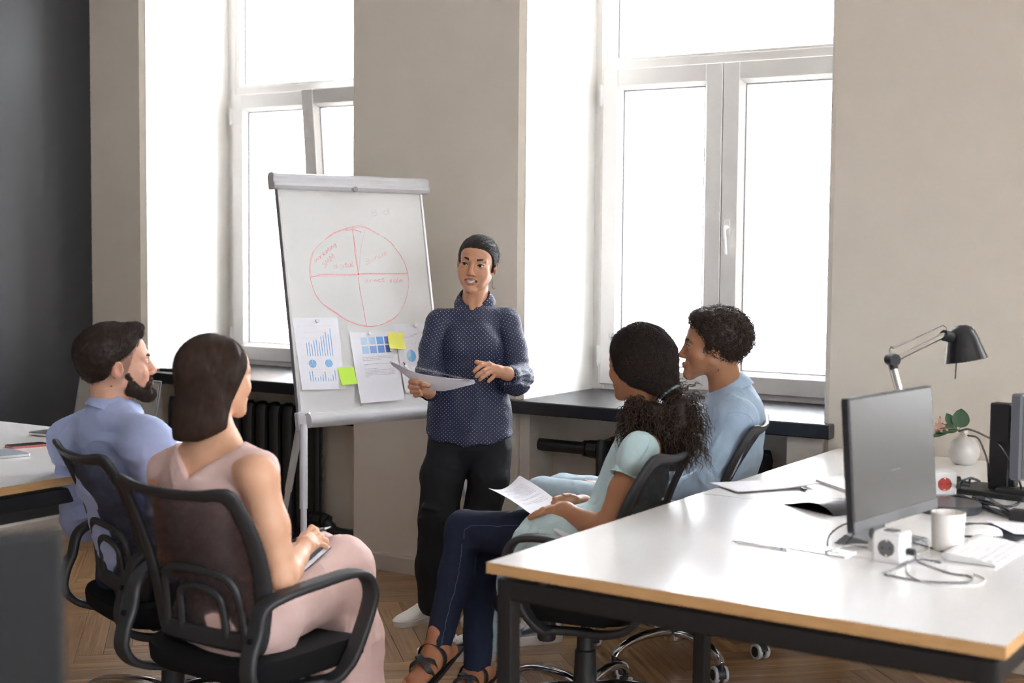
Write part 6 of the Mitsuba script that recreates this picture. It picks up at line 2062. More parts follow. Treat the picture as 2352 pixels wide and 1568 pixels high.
# dress
S = Body()
S.chain([V((-2.735, 2.768, 0.899)), V((-2.736, 2.762, 0.824)), V((-2.733, 2.791, 0.713)), V((-2.721, 2.824, 0.589)), V((-2.711, 2.847, 0.484))], [0.128, 0.143, 0.132, 0.150, 0.172], 0.04, (fA, 0.62))
S.cone(nA + V(0, 0, -0.01), V((-2.546, 2.749, 0.925)), 0.060, 0.053, 0.03).cone(nA + V(0, 0, -0.01), V((-2.914, 2.783, 0.882)), 0.060, 0.055, 0.03)
kR, kL = V((-2.659, 3.220, 0.565)), V((-2.861, 3.349, 0.522))
S.cone(V((-2.639, 2.822, 0.492)), kR, 0.100, 0.083, 0.07).cone(V((-2.864, 2.889, 0.458)), kL, 0.100, 0.083, 0.09)
S.cone(kR, V((-2.647, 3.235, 0.351)), 0.083, 0.094, 0.05).cone(V((-2.647, 3.235, 0.351)), V((-2.630, 3.223, 0.07)), 0.094, 0.115, 0.05)
S.cone(kL, V((-2.826, 3.353, 0.295)), 0.083, 0.094, 0.08).cone(V((-2.826, 3.353, 0.295)), V((-2.811, 3.340, 0.001)), 0.094, 0.115, 0.08)
S.cone(V((-2.677, 2.989, 0.502)), V((-2.684, 3.223, 0.504)), 0.08, 0.08, 0.06)
v0, v1, v2 = V((-2.705, 2.644, 0.892)), V((-2.779, 2.639, 0.986)), V((-2.609, 2.749, 0.986))
def neckline(P):
    q = P - v0.astype(np.float32)
    u, z = q @ U_.astype(np.float32), q[..., 2]
    out = None
    for p in (v1 - v0, v2 - v0):
        a = V(p @ U_, p[2])
        n = V(-a[1], a[0]) / np.hypot(*a)
        n = n if n[1] > 0 else -n
        d = -(u * n[0] + z * n[1])
        out = d if out is None else np.maximum(out, d)
    return out
S.custom(neckline, v0 - (0.3, 0.3, 0.02), v0 + (0.3, 0.3, 0.3), 0.008, -1)
t = S.mesh(0.0060, 12)
t = wrinkle(t, 5.5, 0.010, (1.2, 1.2, 1.0), seed=12)
for a, b, w, am in (((-2.665, 3.200, 0.662), (-2.595, 3.156, 0.441), 0.012, 0.014), ((-2.677, 3.179, 0.648), (-2.612, 3.006, 0.495), 0.014, -0.012), ((-2.645, 3.236, 0.649), (-2.557, 3.217, 0.459), 0.012, 0.012), ((-2.655, 3.130, 0.602), (-2.607, 2.892, 0.52), 0.016, 0.014), ((-2.648, 3.084, 0.561), (-2.563, 2.776, 0.493), 0.018, -0.014), ((-2.600, 2.992, 0.512), (-2.558, 2.705, 0.463), 0.016, 0.014), ((-2.596, 3.157, 0.466), (-2.577, 3.154, 0.266), 0.014, 0.016), ((-2.567, 3.199, 0.461), (-2.530, 3.184, 0.267), 0.012, -0.012), ((-2.594, 3.203, 0.584), (-2.623, 3.132, 0.366), 0.012, -0.012),
                    ((-2.700, 2.647, 0.89), (-2.605, 2.692, 0.836), 0.012, 0.008), ((-2.570, 2.688, 0.953), (-2.592, 2.663, 0.819), 0.012, 0.007), ((-2.523, 2.694, 0.945), (-2.536, 2.675, 0.812), 0.010, 0.007), ((-2.823, 2.690, 0.93), (-2.748, 2.648, 0.839), 0.014, 0.008), ((-2.683, 2.645, 0.732), (-2.563, 2.680, 0.786), 0.014, 0.008), ((-2.653, 2.647, 0.804), (-2.542, 2.690, 0.753), 0.012, -0.007)):
    t = fold(t, a, b, w, am)
put('dress', t, 'm_pink', PA, smooth=True)
for c0 in ((-2.645, 3.227, 0.236), (-2.824, 3.346, 0.191)):
    h0 = V(c0) * (1, 1, 0)
    shoe(PA, h0 + fA * 0.19, h0 - fA * 0.05, 0.085, 0.075, 'm_shoe_white', 'm_sole_white')
# notebook and pen
a, b = V((-2.585, 2.918, 0.588)), V((-2.610, 3.121, 0.651))
ex = unit(b - a)
ez = unit(np.cross(ex, unit(fA - xA * 1.2)))
ez = ez if ez[2] > 0 else -ez
ey = np.cross(ez, ex)
NM = frame(ex, ey, ez, a)
Ln = np.linalg.norm(b - a)
k = 'notebook_001'
put('pages', xf(box((0.002, 0.003, 0.0015), (Ln - 0.003, 0.138, 0.0150), 0.0), NM), 'm_paper', k, smooth=False)
put('cover', xf(cat_(box((0, 0, 0), (Ln, 0.142, 0.0022), 0.0008), box((0, 0, 0.0150), (Ln, 0.142, 0.0172), 0.0008), box((0, 0.139, 0), (Ln, 0.142, 0.0172), 0.0008)), NM), mat('m_navy_cover', '#1c2540', 0.45), k, smooth=False)
tag(k, 'navy notebook with white page edges on the lap of the woman in pink', 'notebook')
a, b = V((-2.708, 3.041, 0.665)), V((-2.632, 3.141, 0.705))
d = b - a
k = 'ball_pen_001'
put('barrel', cyl(a + d * 0.04, a + d * 0.86, 0.0042), 'm_black_gloss', k)
put('tip', cyl(a + d * 0.86, b, 0.004, 0.0012), 'm_steel', k)
put('button', cyl(a, a + d * 0.045, 0.0028), 'm_steel', k)
put('clip', cyl(a + d * 0.60 + V(0, 0, 0.005), a + d * 0.82 + V(0, 0, 0.005), 0.0012, n=8), 'm_steel', k)
tag(k, 'black and silver ball pen between the fingers of the woman in pink', 'pen')

# ---- bearded man in the pale blue shirt ---------------------------------------------------------------------------
PB = 'person_002'
fB, xB = heading(34)
HB = head_frame((-3.419, 3.062, 1.133), 27, 7.0, 3.0, 1.035)
B = Body()
add_head(B, HB, male=True, jaw=1.04)
nB = V((-3.441, 3.059, 0.973))
B.cone(hp(HB, 0, -0.028, -0.045), nB, 0.060, 0.064, 0.02)
tB = V((-3.467, 3.058, 0.882))
B.cone(nB, tB, 0.062, 0.08, 0.03)
sR, sL = V((-3.219, 2.994, 0.908)), V((-3.699, 3.123, 0.87))
eR, wR = V((-3.136, 3.018, 0.686)), V((-3.050, 3.324, 0.547))
eL, wL = V((-3.772, 3.221, 0.59)), V((-3.595, 3.503, 0.46))
B.cone(tB, sR, 0.06, 0.035, 0.03).cone(tB, sL, 0.06, 0.035, 0.03)
B.chain([sR, eR, wR, V((-3.044, 3.399, 0.537))], [0.035, 0.032, 0.029, 0.028], 0.02).chain([sL, eL, wL], [0.035, 0.032, 0.029], 0.02)
for j in range(4):
    p = V((-3.045, 3.410, 0.54)) + V(0, 0, 0.018 - 0.018 * j)
    finger(B, [p, p + fB * 0.04 + xB * 0.01, p + fB * 0.07 - V(0, 0, 0.012)], 0.0098, 0.0085)
finger(B, [V((-3.047, 3.398, 0.543)), V((-3.042, 3.401, 0.543)) - xB * 0.035 + fB * 0.03, V((-3.052, 3.418, 0.536)) - xB * 0.04 + fB * 0.06], 0.014, 0.010)
t = B.mesh(0.0026, 14)
stub = lambda P: np.clip((0.052 - P[:, 1]) / 0.02, 0, 1) * np.clip((P[:, 2] + 0.055 + 0.25 * (0.0 - np.clip(P[:, 1], -0.1, 0.0)) * 0) / 0.03, 0, 1) * np.clip((0.075 - np.abs(P[:, 0] * 0)), 0, 1) * 13 * (np.linalg.norm((P - (0, -0.016, -0.003)) / (0.2, 0.019, 0.030), axis=1) > 1.0) * (P[:, 1] < np.interp(P[:, 2], [-0.06, -0.02, 0.03, 0.05], [-0.02, 0.014, 0.036, 0.05]))
scene[PB] = mikit.ply(t, 'm_skin', True, color=skin_colors(t, HB, '#d3a38a', '#a86a60', False, extra=((lambda P: 0.62 * np.clip(stub(P), 0, 1), '#4a3a30'),)))
tag(PB, 'bearded man with short dark hair in a pale blue shirt, seated at the far left', 'person')
eyes(PB, HB)
for x in (-1, 1):
    surface_strip(HB, [(x * 0.0110, 0.0925, 0.0160), (x * 0.024, 0.0915, 0.0200), (x * 0.036, 0.0835, 0.0225), (x * 0.0475, 0.0705, 0.0180)], 0.0045, 0.0015, 0, 'm_hair_short', PB, 'eyebrow')
H = Body()
hair_cap(H, HB, (0, -0.020, 0.046), (0.0775, 0.1040, 0.0830), [-0.2, -0.03, 0.0, 0.02, 0.035, 0.05, 0.065, 0.078, 0.09, 0.12], [-0.10, -0.060, -0.035, -0.005, 0.022, 0.045, 0.062, 0.074, 0.085, 0.2], 0.008)
hair_cap(H, HB, (0, -0.022, 0.028), (0.0755, 0.0985, 0.0900), [-0.2, -0.07, -0.045, -0.02, 0.0, 0.03, 0.05, 0.1], [-0.09, -0.075, -0.058, -0.040, -0.028, 0.0, 0.02, 0.05], 0.008)
H.ell(hp(HB, 0.0, 0.058, 0.098), V(0.042, 0.032, 0.022), 0.02, HB[:3, :3] / 1.035)
t = H.mesh(0.003, 14)
t = displace(t, 0.005 * (meshkit.fbm(t.vertices * 70, 3, 6) - 0.5))
kh = put('hair', t, 'm_hair_short', PB, smooth=True)
inv_B = np.linalg.inv(HB)
yB = unit(HB[:3, 1])
put('short_hairs', strands(t, lambda q: np.tile(yB * 0.5 + V(0, 0, 0.9), (len(q), 1)), 3800, (0.012, 0.03), 0.00045, 0.0035, 4, jitter=0.35), 'm_hair_short', kh, smooth=True, kind='stuff')
H = Body()
Eb = lambda c, r, k=0.012, op=1: H.ell(hp(HB, *c), V(r) * 1.035, k, HB[:3, :3] / 1.035, op)
for x in (-1, 1):
    H.cone(hp(HB, x * 0.0585, 0.012, -0.030), hp(HB, x * 0.048, 0.022, -0.068), 0.010, 0.018, 0.012)
    H.cone(hp(HB, x * 0.048, 0.020, -0.066), hp(HB, x * 0.018, 0.068, -0.098), 0.0195, 0.0215, 0.015)
    H.cone(hp(HB, x * 0.012, 0.0895, -0.0535), hp(HB, x * 0.029, 0.076, -0.068), 0.0062, 0.0070, 0.006)
    H.cone(hp(HB, x * 0.029, 0.076, -0.068), hp(HB, x * 0.022, 0.073, -0.092), 0.0075, 0.012, 0.008)
Eb((0, 0.081, -0.103), (0.025, 0.020, 0.020))
Eb((0, 0.097, -0.0665), (0.016, 0.012, 0.0070), 0.003, -1)
t = H.mesh(0.003, 14, 2)
t = displace(t, 0.004 * (meshkit.fbm(t.vertices * 90, 3, 8) - 0.5))
kb_ = put('beard', t, 'm_beard', PB, smooth=True)
put('beard_hairs', strands(t, lambda q: np.tile(yB * 0.35 - V(0, 0, 0.8), (len(q), 1)), 2600, (0.010, 0.022), 0.0004, 0.003, 5, jitter=0.4), 'm_beard', kb_, smooth=True, kind='stuff')
S = Body()
S.chain([V((-3.460, 3.074, 0.868)), V((-3.452, 3.083, 0.771)), V((-3.417, 3.107, 0.633)), V((-3.367, 3.128, 0.498))], [0.150, 0.168, 0.162, 0.168], 0.06, (fB, 0.60))
S.cone(nB - V(0, 0, 0.005), sR + V(0, 0, 0.004), 0.062, 0.062, 0.06).cone(nB - V(0, 0, 0.005), sL + V(0, 0, 0.004), 0.062, 0.062, 0.06)
S.chain([sR, eR, wR], [0.065, 0.056, 0.044], 0.06).chain([sL, eL, wL], [0.065, 0.056, 0.044], 0.06)
axB = unit(V(0, 0, 1) + fB * 0.35)
cB = V((-3.434, 3.060, 1.001))
S.cone(cB + axB * 0.0, cB + axB * 0.12, 0.058, 0.064, 0.004, None, -1)
t = S.mesh(0.006, 12)
t = wrinkle(t, 6.0, 0.016, (1.0, 1.0, 1.9), seed=21)
for a, b, w, am in (((-3.533, 2.919, 0.859), (-3.358, 2.935, 0.846), 0.014, -0.010), ((-3.525, 2.920, 0.813), (-3.319, 2.934, 0.817), 0.014, 0.010), ((-3.129, 2.948, 0.948), (-3.135, 2.936, 0.847), 0.010, 0.009), ((-3.160, 2.926, 0.935), (-3.161, 2.917, 0.821), 0.010, 0.008), ((-3.320, 2.951, 0.735), (-3.122, 2.940, 0.796), 0.014, 0.010), ((-3.314, 2.962, 0.668), (-3.130, 2.929, 0.72), 0.014, 0.010), ((-3.315, 2.980, 0.612), (-3.127, 2.926, 0.656), 0.012, 0.010)):
    t = fold(t, a, b, w, am)
SB = put('shirt', t, 'm_shirt_blue', PB, smooth=True)
collar(SB, cB - axB * 0.006, axB, fB, 0.066, 0.064, 0.036, 'm_shirt_blue', 1.2, 0.30, 0.058)
put('yoke_seam', tube(on_surface(t, spline([V((-3.539, 2.941, 0.887)), V((-3.343, 2.939, 0.851)), V((-3.140, 2.932, 0.84))], 12), 0.0004), 0.0012, 6), 'm_shirt_blue', SB, smooth=True)
TR = Body()
hB = V((-3.390, 3.098, 0.459))
for s, (kx_, ky_, kd_) in ((1, (640, 1330, 4.72)), (-1, (520, 1310, 5.08))):
    pass
kR, kL = hB + xB * 0.09 + fB * 0.44 + V(0, 0, 0.03), hB - xB * 0.09 + fB * 0.44 + V(0, 0, 0.03)
TR.cone(hB + xB * 0.09, kR, 0.092, 0.068, 0.04).cone(hB - xB * 0.09, kL, 0.092, 0.068, 0.04)
for q in (kR, kL):
    foot_ = q * (1, 1, 0) + fB * 0.02 + V(0, 0, 0.09)
    TR.cone(q, foot_, 0.066, 0.055, 0.03)
    shoe(PB, q * (1, 1, 0) + fB * 0.22, q * (1, 1, 0) - fB * 0.06, 0.098, 0.085, 'm_black', 'm_black')
put('trousers', TR.mesh(0.009, 12), 'm_denim_navy', PB, smooth=True)

# ---- woman with the curly ponytail ---------------------------------------------------------------------------------
PC = 'person_003'
fC, xC = heading(155)
HC = head_frame((-2.136, 4.054, 1.135), 131, -2.0, -2.0, 1.0)
B = Body()
add_head(B, HC)
nC = V((-2.121, 4.074, 0.962))
B.cone(hp(HC, 0, -0.025, -0.05), nC, 0.048, 0.052, 0.02)
sL, sR = V((-2.037, 3.920, 0.888)), V((-2.182, 4.242, 0.864))
tC = V((-2.128, 4.086, 0.864))
B.cone(nC, tC, 0.055, 0.09, 0.03).cone(tC, sL, 0.08, 0.047, 0.03).cone(tC, sR, 0.08, 0.047, 0.03)
eL, wL = V((-2.089, 3.784, 0.646)), V((-2.244, 3.806, 0.69))
B.chain([sL, sL * 0.5 + eL * 0.5, eL], [0.048, 0.045, 0.041], 0.03)
B.chain([eL, eL * 0.62 + wL * 0.38, wL], [0.041, 0.036, 0.0262], 0.02)
palC = V((-2.293, 3.792, 0.679))
B.cone(wL, palC, 0.0262, 0.026, 0.02)
for (a, b, c), r in zip((((-2.306, 3.777, 0.67), (-2.329, 3.785, 0.653), (-2.335, 3.815, 0.639)), ((-2.298, 3.770, 0.659), (-2.325, 3.781, 0.643), (-2.327, 3.808, 0.633)), ((-2.294, 3.771, 0.648), (-2.316, 3.780, 0.633), (-2.317, 3.802, 0.625)), ((-2.288, 3.775, 0.64), (-2.305, 3.780, 0.626), (-2.305, 3.798, 0.62))), (0.0098, 0.0098, 0.0092, 0.0084)):
    B.cone(palC, a, 0.021, 0.0115, 0.010)
    finger(B, [V(a), V(b), V(c)], r * 1.08, r * 0.9)
finger(B, [V((-2.281, 3.783, 0.698)), V((-2.293, 3.751, 0.695)), V((-2.306, 3.731, 0.686)), V((-2.321, 3.720, 0.676))], 0.0135, 0.0090)
eR, wR = V((-2.316, 4.278, 0.609)), V((-2.331, 4.059, 0.667))
B.chain([sR, eR, wR], [0.047, 0.040, 0.027], 0.02)
pr = V((-2.332, 3.988, 0.685))
B.cone(wR, pr, 0.027, 0.024, 0.02)
for (a, b, c), r in zip((((-2.332, 3.954, 0.701), (-2.335, 3.916, 0.707), (-2.337, 3.891, 0.707)), ((-2.329, 3.943, 0.696), (-2.333, 3.905, 0.699), (-2.335, 3.880, 0.697)), ((-2.322, 3.935, 0.688), (-2.324, 3.898, 0.69), (-2.324, 3.874, 0.688)), ((-2.318, 3.937, 0.679), (-2.317, 3.902, 0.679), (-2.320, 3.888, 0.677))), (0.0095, 0.0095, 0.009, 0.008)):
    B.cone(pr, a, 0.02, 0.011, 0.01)
    finger(B, [V(a), V(b), V(c)], r * 1.05, r * 0.88)
finger(B, [V((-2.321, 3.996, 0.693)), V((-2.330, 3.967, 0.706)), V((-2.331, 3.931, 0.711))], 0.0125, 0.009)
t = B.mesh(0.0027, 14)
scene[PC] = mikit.ply(t, 'm_skin', True, color=skin_colors(t, HC, '#a06f4e', '#8a4c42', False))
tag(PC, 'woman with a curly dark ponytail in a pale aqua blouse and jeans, seated with papers', 'person')
eyes(PC, HC)
for x in (-1, 1):
    surface_strip(HC, [(x * 0.0110, 0.0905, 0.0185), (x * 0.024, 0.0895, 0.0225), (x * 0.036, 0.0815, 0.0245), (x * 0.0475, 0.0685, 0.0200)], 0.0038, 0.001, 0, 'm_hair_black', PC, 'eyebrow')
H = Body()
hair_cap(H, HC, (0, -0.024, 0.034), (0.0905, 0.1100, 0.0985), [-0.2, -0.09, -0.06, -0.03, 0.0, 0.02, 0.04, 0.055, 0.065, 0.08, 0.11], [-0.05, -0.035, -0.008, 0.014, 0.030, 0.040, 0.050, 0.060, 0.076, 0.10, 0.18], 0.007)
tie = V((-2.004, 4.037, 1.055))
H.cone(hp(HC, 0.0, -0.07, 0.0), tie, 0.075, 0.030, 0.05)
t = H.mesh(0.0036, 14)
t = groove(t, HC, 0.005, 7.0, (0, 0.02, 0.02), 2.5, 3)
kh = put('hair', t, 'm_hair_black', PC, smooth=True)
put('combed_strands', strands(t, lambda q: (tie - q) / np.linalg.norm(tie - q, axis=1, keepdims=True), 5200, (0.04, 0.11), 0.0007, 0.0036, 6, jitter=0.22, sides=3, wave=0.0022), 'm_hair_black', kh, smooth=True, kind='stuff')
rc = np.random.default_rng(8)
def blob(c, r, n):
    d = rc.normal(0, 1, (n, 3))
    d /= np.linalg.norm(d, axis=1, keepdims=True)
    return V(c) + d * np.array(r) * rc.uniform(0.25, 1, (n, 1)) ** 0.5, d
rts, drs = [], []
for c, r, n, dn in (((-1.981, 4.049, 1.018), (0.055, 0.055, 0.055), 260, 0.5), ((-1.969, 4.053, 0.964), (0.06, 0.06, 0.05), 220, 0.9), ((-1.981, 4.007, 0.927), (0.065, 0.06, 0.05), 240, 1.2), ((-2.020, 3.973, 0.975), (0.055, 0.05, 0.055), 260, 1.1), ((-2.067, 3.945, 1.001), (0.035, 0.04, 0.045), 150, 1.1), ((-2.105, 3.966, 0.969), (0.026, 0.03, 0.035), 150, 1.3), ((-2.080, 3.951, 1.027), (0.024, 0.03, 0.03), 140, 1.0), ((-1.945, 4.041, 0.912), (0.045, 0.05, 0.03), 120, 1.2)):
    p, d = blob(c, r, n)
    rts.append(p)
    drs.append(d * 0.8 + DOWN * dn)
put('curls', curls(np.vstack(rts), np.vstack(drs), (0.03, 0.08), (0.0035, 0.008), (1.2, 2.8), 0.0015, 9, 0.35, 3, 22), 'm_hair_curl', kh, smooth=True, kind='stuff')
core = Body()
for c, r in (((-1.981, 4.049, 1.015), 0.040), ((-1.974, 4.037, 0.958), 0.045), ((-1.992, 4.000, 0.933), 0.045), ((-2.033, 3.989, 0.979), 0.048), ((-2.079, 3.973, 1.004), 0.030)):
    core.ell(V(c), (r, r, r), 0.02)
t = core.mesh(0.006, 12)
put('ponytail', displace(t, 0.012 * (meshkit.fbm(t.vertices * 45, 3, 3) - 0.4)), 'm_hair_black', kh, smooth=True)
# frizz at the hairline
fr_ = rc.uniform(-1, 1, (60, 1)) * (0.05, 0, 0) + (0, 0.062, 0.082)
fz = np.array([hp(HC, *p) for p in fr_])
put('frizz', curls(fz, (HC[:3, :3] @ (np.array([[0.0, 0.5, 0.9]]) + rc.normal(0, 0.5, (60, 3))).T).T, (0.012, 0.030), (0.002, 0.005), (1, 2.5), 0.00045, 10, 0.1), 'm_hair_curl', kh, smooth=True, kind='stuff')
ta = unit(tie - hp(HC, 0.0, -0.07, 0.0))
tx = unit(np.cross(ta, (0, 0, 1)))
tz = np.cross(tx, ta)
an = np.linspace(0, 2 * math.pi, 121)[:-1]
kt_ = put('hair_tie', tube(np.array([tie - ta * 0.004 + (tx * math.cos(q) + tz * math.sin(q)) * 0.033 for q in an]), [0.0048 + 0.0012 * (i % 6 < 3) for i in range(120)], 8, closed=True), mat('m_tie', '#7f8790', 0.4), PC, smooth=True)
# blouse
S = Body()
S.chain([V((-2.118, 4.082, 0.887)), V((-2.131, 4.055, 0.797)), V((-2.163, 4.025, 0.679)), V((-2.193, 3.996, 0.56))], [0.105, 0.124, 0.122, 0.160], 0.04, (fC, 0.74))
S.cone(nC - V(0, 0, 0.04), sL, 0.05, 0.045, 0.03).cone(nC - V(0, 0, 0.04), sR, 0.05, 0.045, 0.03)
S.ell(V((-2.032, 3.888, 0.895)), (0.055, 0.058, 0.054), 0.03).ell(V((-2.038, 3.863, 0.857)), (0.054, 0.054, 0.045), 0.03)
S.ell(V((-2.190, 4.259, 0.854)), (0.055, 0.058, 0.054), 0.03)
S.cone(V((-2.156, 3.927, 0.597)), V((-2.308, 3.783, 0.607)), 0.120, 0.078, 0.04).cone(V((-2.308, 3.783, 0.607)), V((-2.364, 3.720, 0.57)), 0.070, 0.030, 0.04)
S.cone(V((-2.344, 3.712, 0.615)), V((-2.360, 3.670, 0.514)), 0.024, 0.020, 0.03)
S.cone(nC - V(0, 0, 0.03), nC + V(0, 0, 0.09), 0.060, 0.07, 0.004, None, -1)
aL = unit(eL - sL)
S.cone(V((-2.062, 3.862, 0.808)) + aL * 0.055, V((-2.062, 3.862, 0.808)) + aL * 0.012, 0.075, 0.046, 0.004, None, -1)
t = S.mesh(0.0052, 12)
t = wrinkle(t, 7.0, 0.009, (1.3, 1.3, 0.8), seed=31)
for i in range(9):
    q = V((-2.000, 3.865, 0.953)) + fC * (-0.05 + 0.012 * i) + V(0, 0, -0.004 * i)
    t = fold(t, q, q + aL * 0.10, 0.006, 0.006 * (1 if i % 2 else -1))
for a, b, w, am in (((-2.144, 3.928, 0.812), (-2.172, 3.898, 0.662), 0.012, 0.008), ((-2.160, 3.916, 0.785), (-2.196, 3.859, 0.665), 0.010, -0.008), ((-2.235, 3.764, 0.676), (-2.344, 3.663, 0.585), 0.012, 0.008), ((-2.290, 3.752, 0.672), (-2.367, 3.673, 0.608), 0.010, -0.007)):
    t = fold(t, a, b, w, am)
SC_ = put('blouse', t, 'm_aqua', PC, smooth=True)
cc = V((-2.059, 3.864, 0.815))
x1 = unit(np.cross(aL, (0, 0, 1)))
x2 = np.cross(aL, x1)
ruf = []
for o, r, am in ((0.0, 0.0475, 0.0), (0.008, 0.0480, 0.0006), (0.012, 0.0470, 0.0005), (0.024, 0.0530, 0.0035)):
    ruf.append([cc + aL * (o - 0.012) + (x1 * math.cos(q) + x2 * math.sin(q)) * (r + am * math.sin(26 * q)) for q in np.linspace(0, 2 * math.pi, 157)])
put('sleeve_ruffle', sheet(np.array(ruf).transpose(1, 0, 2), 0.0022), 'm_aqua', SC_, smooth=True)
# jeans and sandals
TR = Body()
kL, kR = V((-2.665, 3.860, 0.576)), V((-2.678, 3.988, 0.485))
aLk, aRk = V((-2.655, 3.695, 0.219)), V((-2.642, 3.909, 0.101))
TR.ell(V((-2.192, 3.995, 0.543)), (0.15, 0.15, 0.10), 0.04)
TR.chain([V((-2.153, 3.880, 0.574)), V((-2.416, 3.878, 0.584)), kL], [0.092, 0.076, 0.060], 0.03)
TR.chain([kL, V((-2.652, 3.798, 0.438)), aLk], [0.058, 0.054, 0.041], 0.025)
TR.chain([V((-2.250, 4.099, 0.518)), V((-2.483, 4.043, 0.499)), kR], [0.092, 0.078, 0.062], 0.02)
TR.chain([kR, V((-2.670, 3.957, 0.331)), aRk], [0.060, 0.053, 0.046], 0.02)
t = TR.mesh(0.0058, 12)
t = wrinkle(t, 11.0, 0.005, (1.2, 1.2, 1.0), seed=41)
for a, b, w, am in (((-2.673, 3.806, 0.556), (-2.600, 3.827, 0.525), 0.010, 0.008), ((-2.648, 3.796, 0.522), (-2.566, 3.826, 0.544), 0.010, 0.008), ((-2.650, 3.680, 0.291), (-2.592, 3.694, 0.283), 0.008, 0.005), ((-2.631, 3.850, 0.169), (-2.583, 3.882, 0.184), 0.008, 0.005)):
    t = fold(t, a, b, w, am)
TRK = put('jeans', t, 'm_denim_dark', PC, smooth=True)
put('seam', cat_(tube(on_surface(t, spline([V((-2.333, 3.822, 0.631)), V((-2.469, 3.805, 0.62)), V((-2.606, 3.822, 0.594)), V((-2.626, 3.803, 0.562))], 12)), 0.0010, 6), tube(on_surface(t, spline([V((-2.626, 3.794, 0.542)), V((-2.618, 3.754, 0.437)), V((-2.621, 3.702, 0.319)), V((-2.619, 3.671, 0.241))], 12)), 0.0010, 6)), mat('m_stitch', '#4c5466', 0.8), TRK, smooth=True)
for nm, an_, toe in (('l', aLk, V((-2.655, 3.544, 0.112))), ('r', aRk, V((-2.628, 3.748, 0.05)))):
    an_ = V(an_)
    toe = V(toe)
    if nm == 'r':
        toe[2] = 0.018
    y_ = unit(toe - an_)
    lat = unit(np.cross(y_, (0, 0, 1)))
    fw = unit(np.cross((0, 0, 1), lat))
    dn_ = np.cross(y_, lat)
    dn_ = dn_ if dn_[2] < 0 else -dn_
    heel = an_ + dn_ * 0.045 - y_ * 0.035
    F = Body()
    F.chain([an_ + V(0, 0, 0.05), an_], [0.030, 0.034], 0.01)
    F.cone(an_, heel, 0.035, 0.028, 0.02)
    ball = toe - y_ * 0.045
    F.cone(an_ - V(0, 0, 0.01), ball, 0.034, 0.020, 0.02, (lat, 1.5)).cone(heel, ball, 0.026, 0.016, 0.02, (lat, 1.5))
    for j in range(5):
        o = lat * (-0.032 + 0.016 * j)
        finger(F, [ball + o, ball + o * 1.05 + y_ * (0.045 - 0.006 * abs(j - (1 if nm == 'l' else 3)))], 0.0105, 0.0085)
    tf = F.mesh(0.0032, 14)
    kf_ = put('foot', tf, 'm_skin_foot' if 'm_skin_foot' in scene else mat('m_skin_foot', '#9a6749', 0.5), PC, smooth=True)
    kd_ = put('sandal', xf(loft([np.array([[w * s, 0, 0] for s in (1, -1)] + [[-w, 0, 0.012], [w, 0, 0.012]]) + (0, yy, 0) for yy, w in ((-0.045, 0.028), (0.03, 0.034), (0.12, 0.042), (0.17, 0.042), (0.205, 0.026))]), frame(lat, unit(ball - heel), -unit(np.cross(lat, unit(ball - heel))) if np.cross(lat, unit(ball - heel))[2] < 0 else unit(np.cross(lat, unit(ball - heel))), heel + dn_ * 0.034)), 'm_black', PC, smooth=False)
    mid = an_ * 0.45 + ball * 0.55
    for c0, ax_, r_ in ((an_ * 0.80 + ball * 0.2 - V(0, 0, 0.006), unit(y_ + V(0, 0, 0.5)), 0.044), (mid, unit(y_ * 0.8 + lat * 0.5), 0.039), (mid + y_ * 0.01, unit(y_ * 0.8 - lat * 0.5), 0.039)):
        u1 = unit(np.cross(ax_, lat))
        u2 = np.cross(ax_, u1)
        ring_ = np.array([c0 + (u1 * math.cos(q) + u2 * math.sin(q) * 1.15) * r_ for q in np.linspace(0, 2 * math.pi, 41)[:-1]])
        put('strap', sweep(ring_, rrect(0.003, 0.020, 0.001, 1), ax_, closed=True), 'm_black', kd_, smooth=30)
# her papers
g = []
cL, cT, cR_, cBt = V((-2.560, 3.845, 0.726)), V((-2.530, 3.985, 0.752)), V((-2.330, 3.918, 0.688)), V((-2.330, 3.739, 0.682))
for u in np.linspace(0, 1, 14):
    g.append([cT * (1 - u) * (1 - v) + cL * (1 - u) * v + cR_ * u * (1 - v) + cBt * u * v - V(0, 0, 0.022) * math.sin(math.pi * v) * (1 - u) + V(0, 0, 0.006) * math.sin(math.pi * u) for v in np.linspace(0, 1, 12)])
g = np.array(g)
k = put('paper_sheet', sheet(g, 0.0005), 'm_paper', smooth=True, label='printed sheet held up by the woman with the curly ponytail', cat='paper')
n_ = np.cross(g[-1, 0] - g[0, 0], g[0, -1] - g[0, 0])
n_ = unit(n_) if n_[2] > 0 else -unit(n_)
from scipy.interpolate import RegularGridInterpolator
gi = RegularGridInterpolator((np.linspace(0, 1, 14), np.linspace(0, 1, 12)), g)
ls = []
for q in [0.16 + 0.038 * i for i in range(10)] + [0.58, 0.61, 0.70, 0.74, 0.78]:
    e = 0.85 if q not in (0.61, 0.70) else 0.4
    e = 0.86 - 0.35 * (round(q * 100) % 3 == 0)
    ls.append(sheet(np.array([[gi((q + dq, v)) + n_ * 0.0008 for v in np.linspace(0.14, e, 10)] for dq in (0, 0.006)]), 0.0001))
put('text_lines', cat_(ls), 'm_ink_grey', k, smooth=False)
q = [V((-2.245, 3.731, 0.646)), V((-2.244, 3.780, 0.659)), V((-2.160, 3.783, 0.61)), V((-2.162, 3.733, 0.598))]
put('paper_sheet', sheet(np.array([[q[0] * (1 - u) * (1 - v) + q[1] * (1 - u) * v + q[3] * u * (1 - v) + q[2] * u * v for v in np.linspace(0, 1, 5)] for u in np.linspace(0, 1, 6)]), 0.0005), 'm_paper', smooth=True, label='corner of a sheet on the lap under the forearm of the ponytail woman', cat='paper')

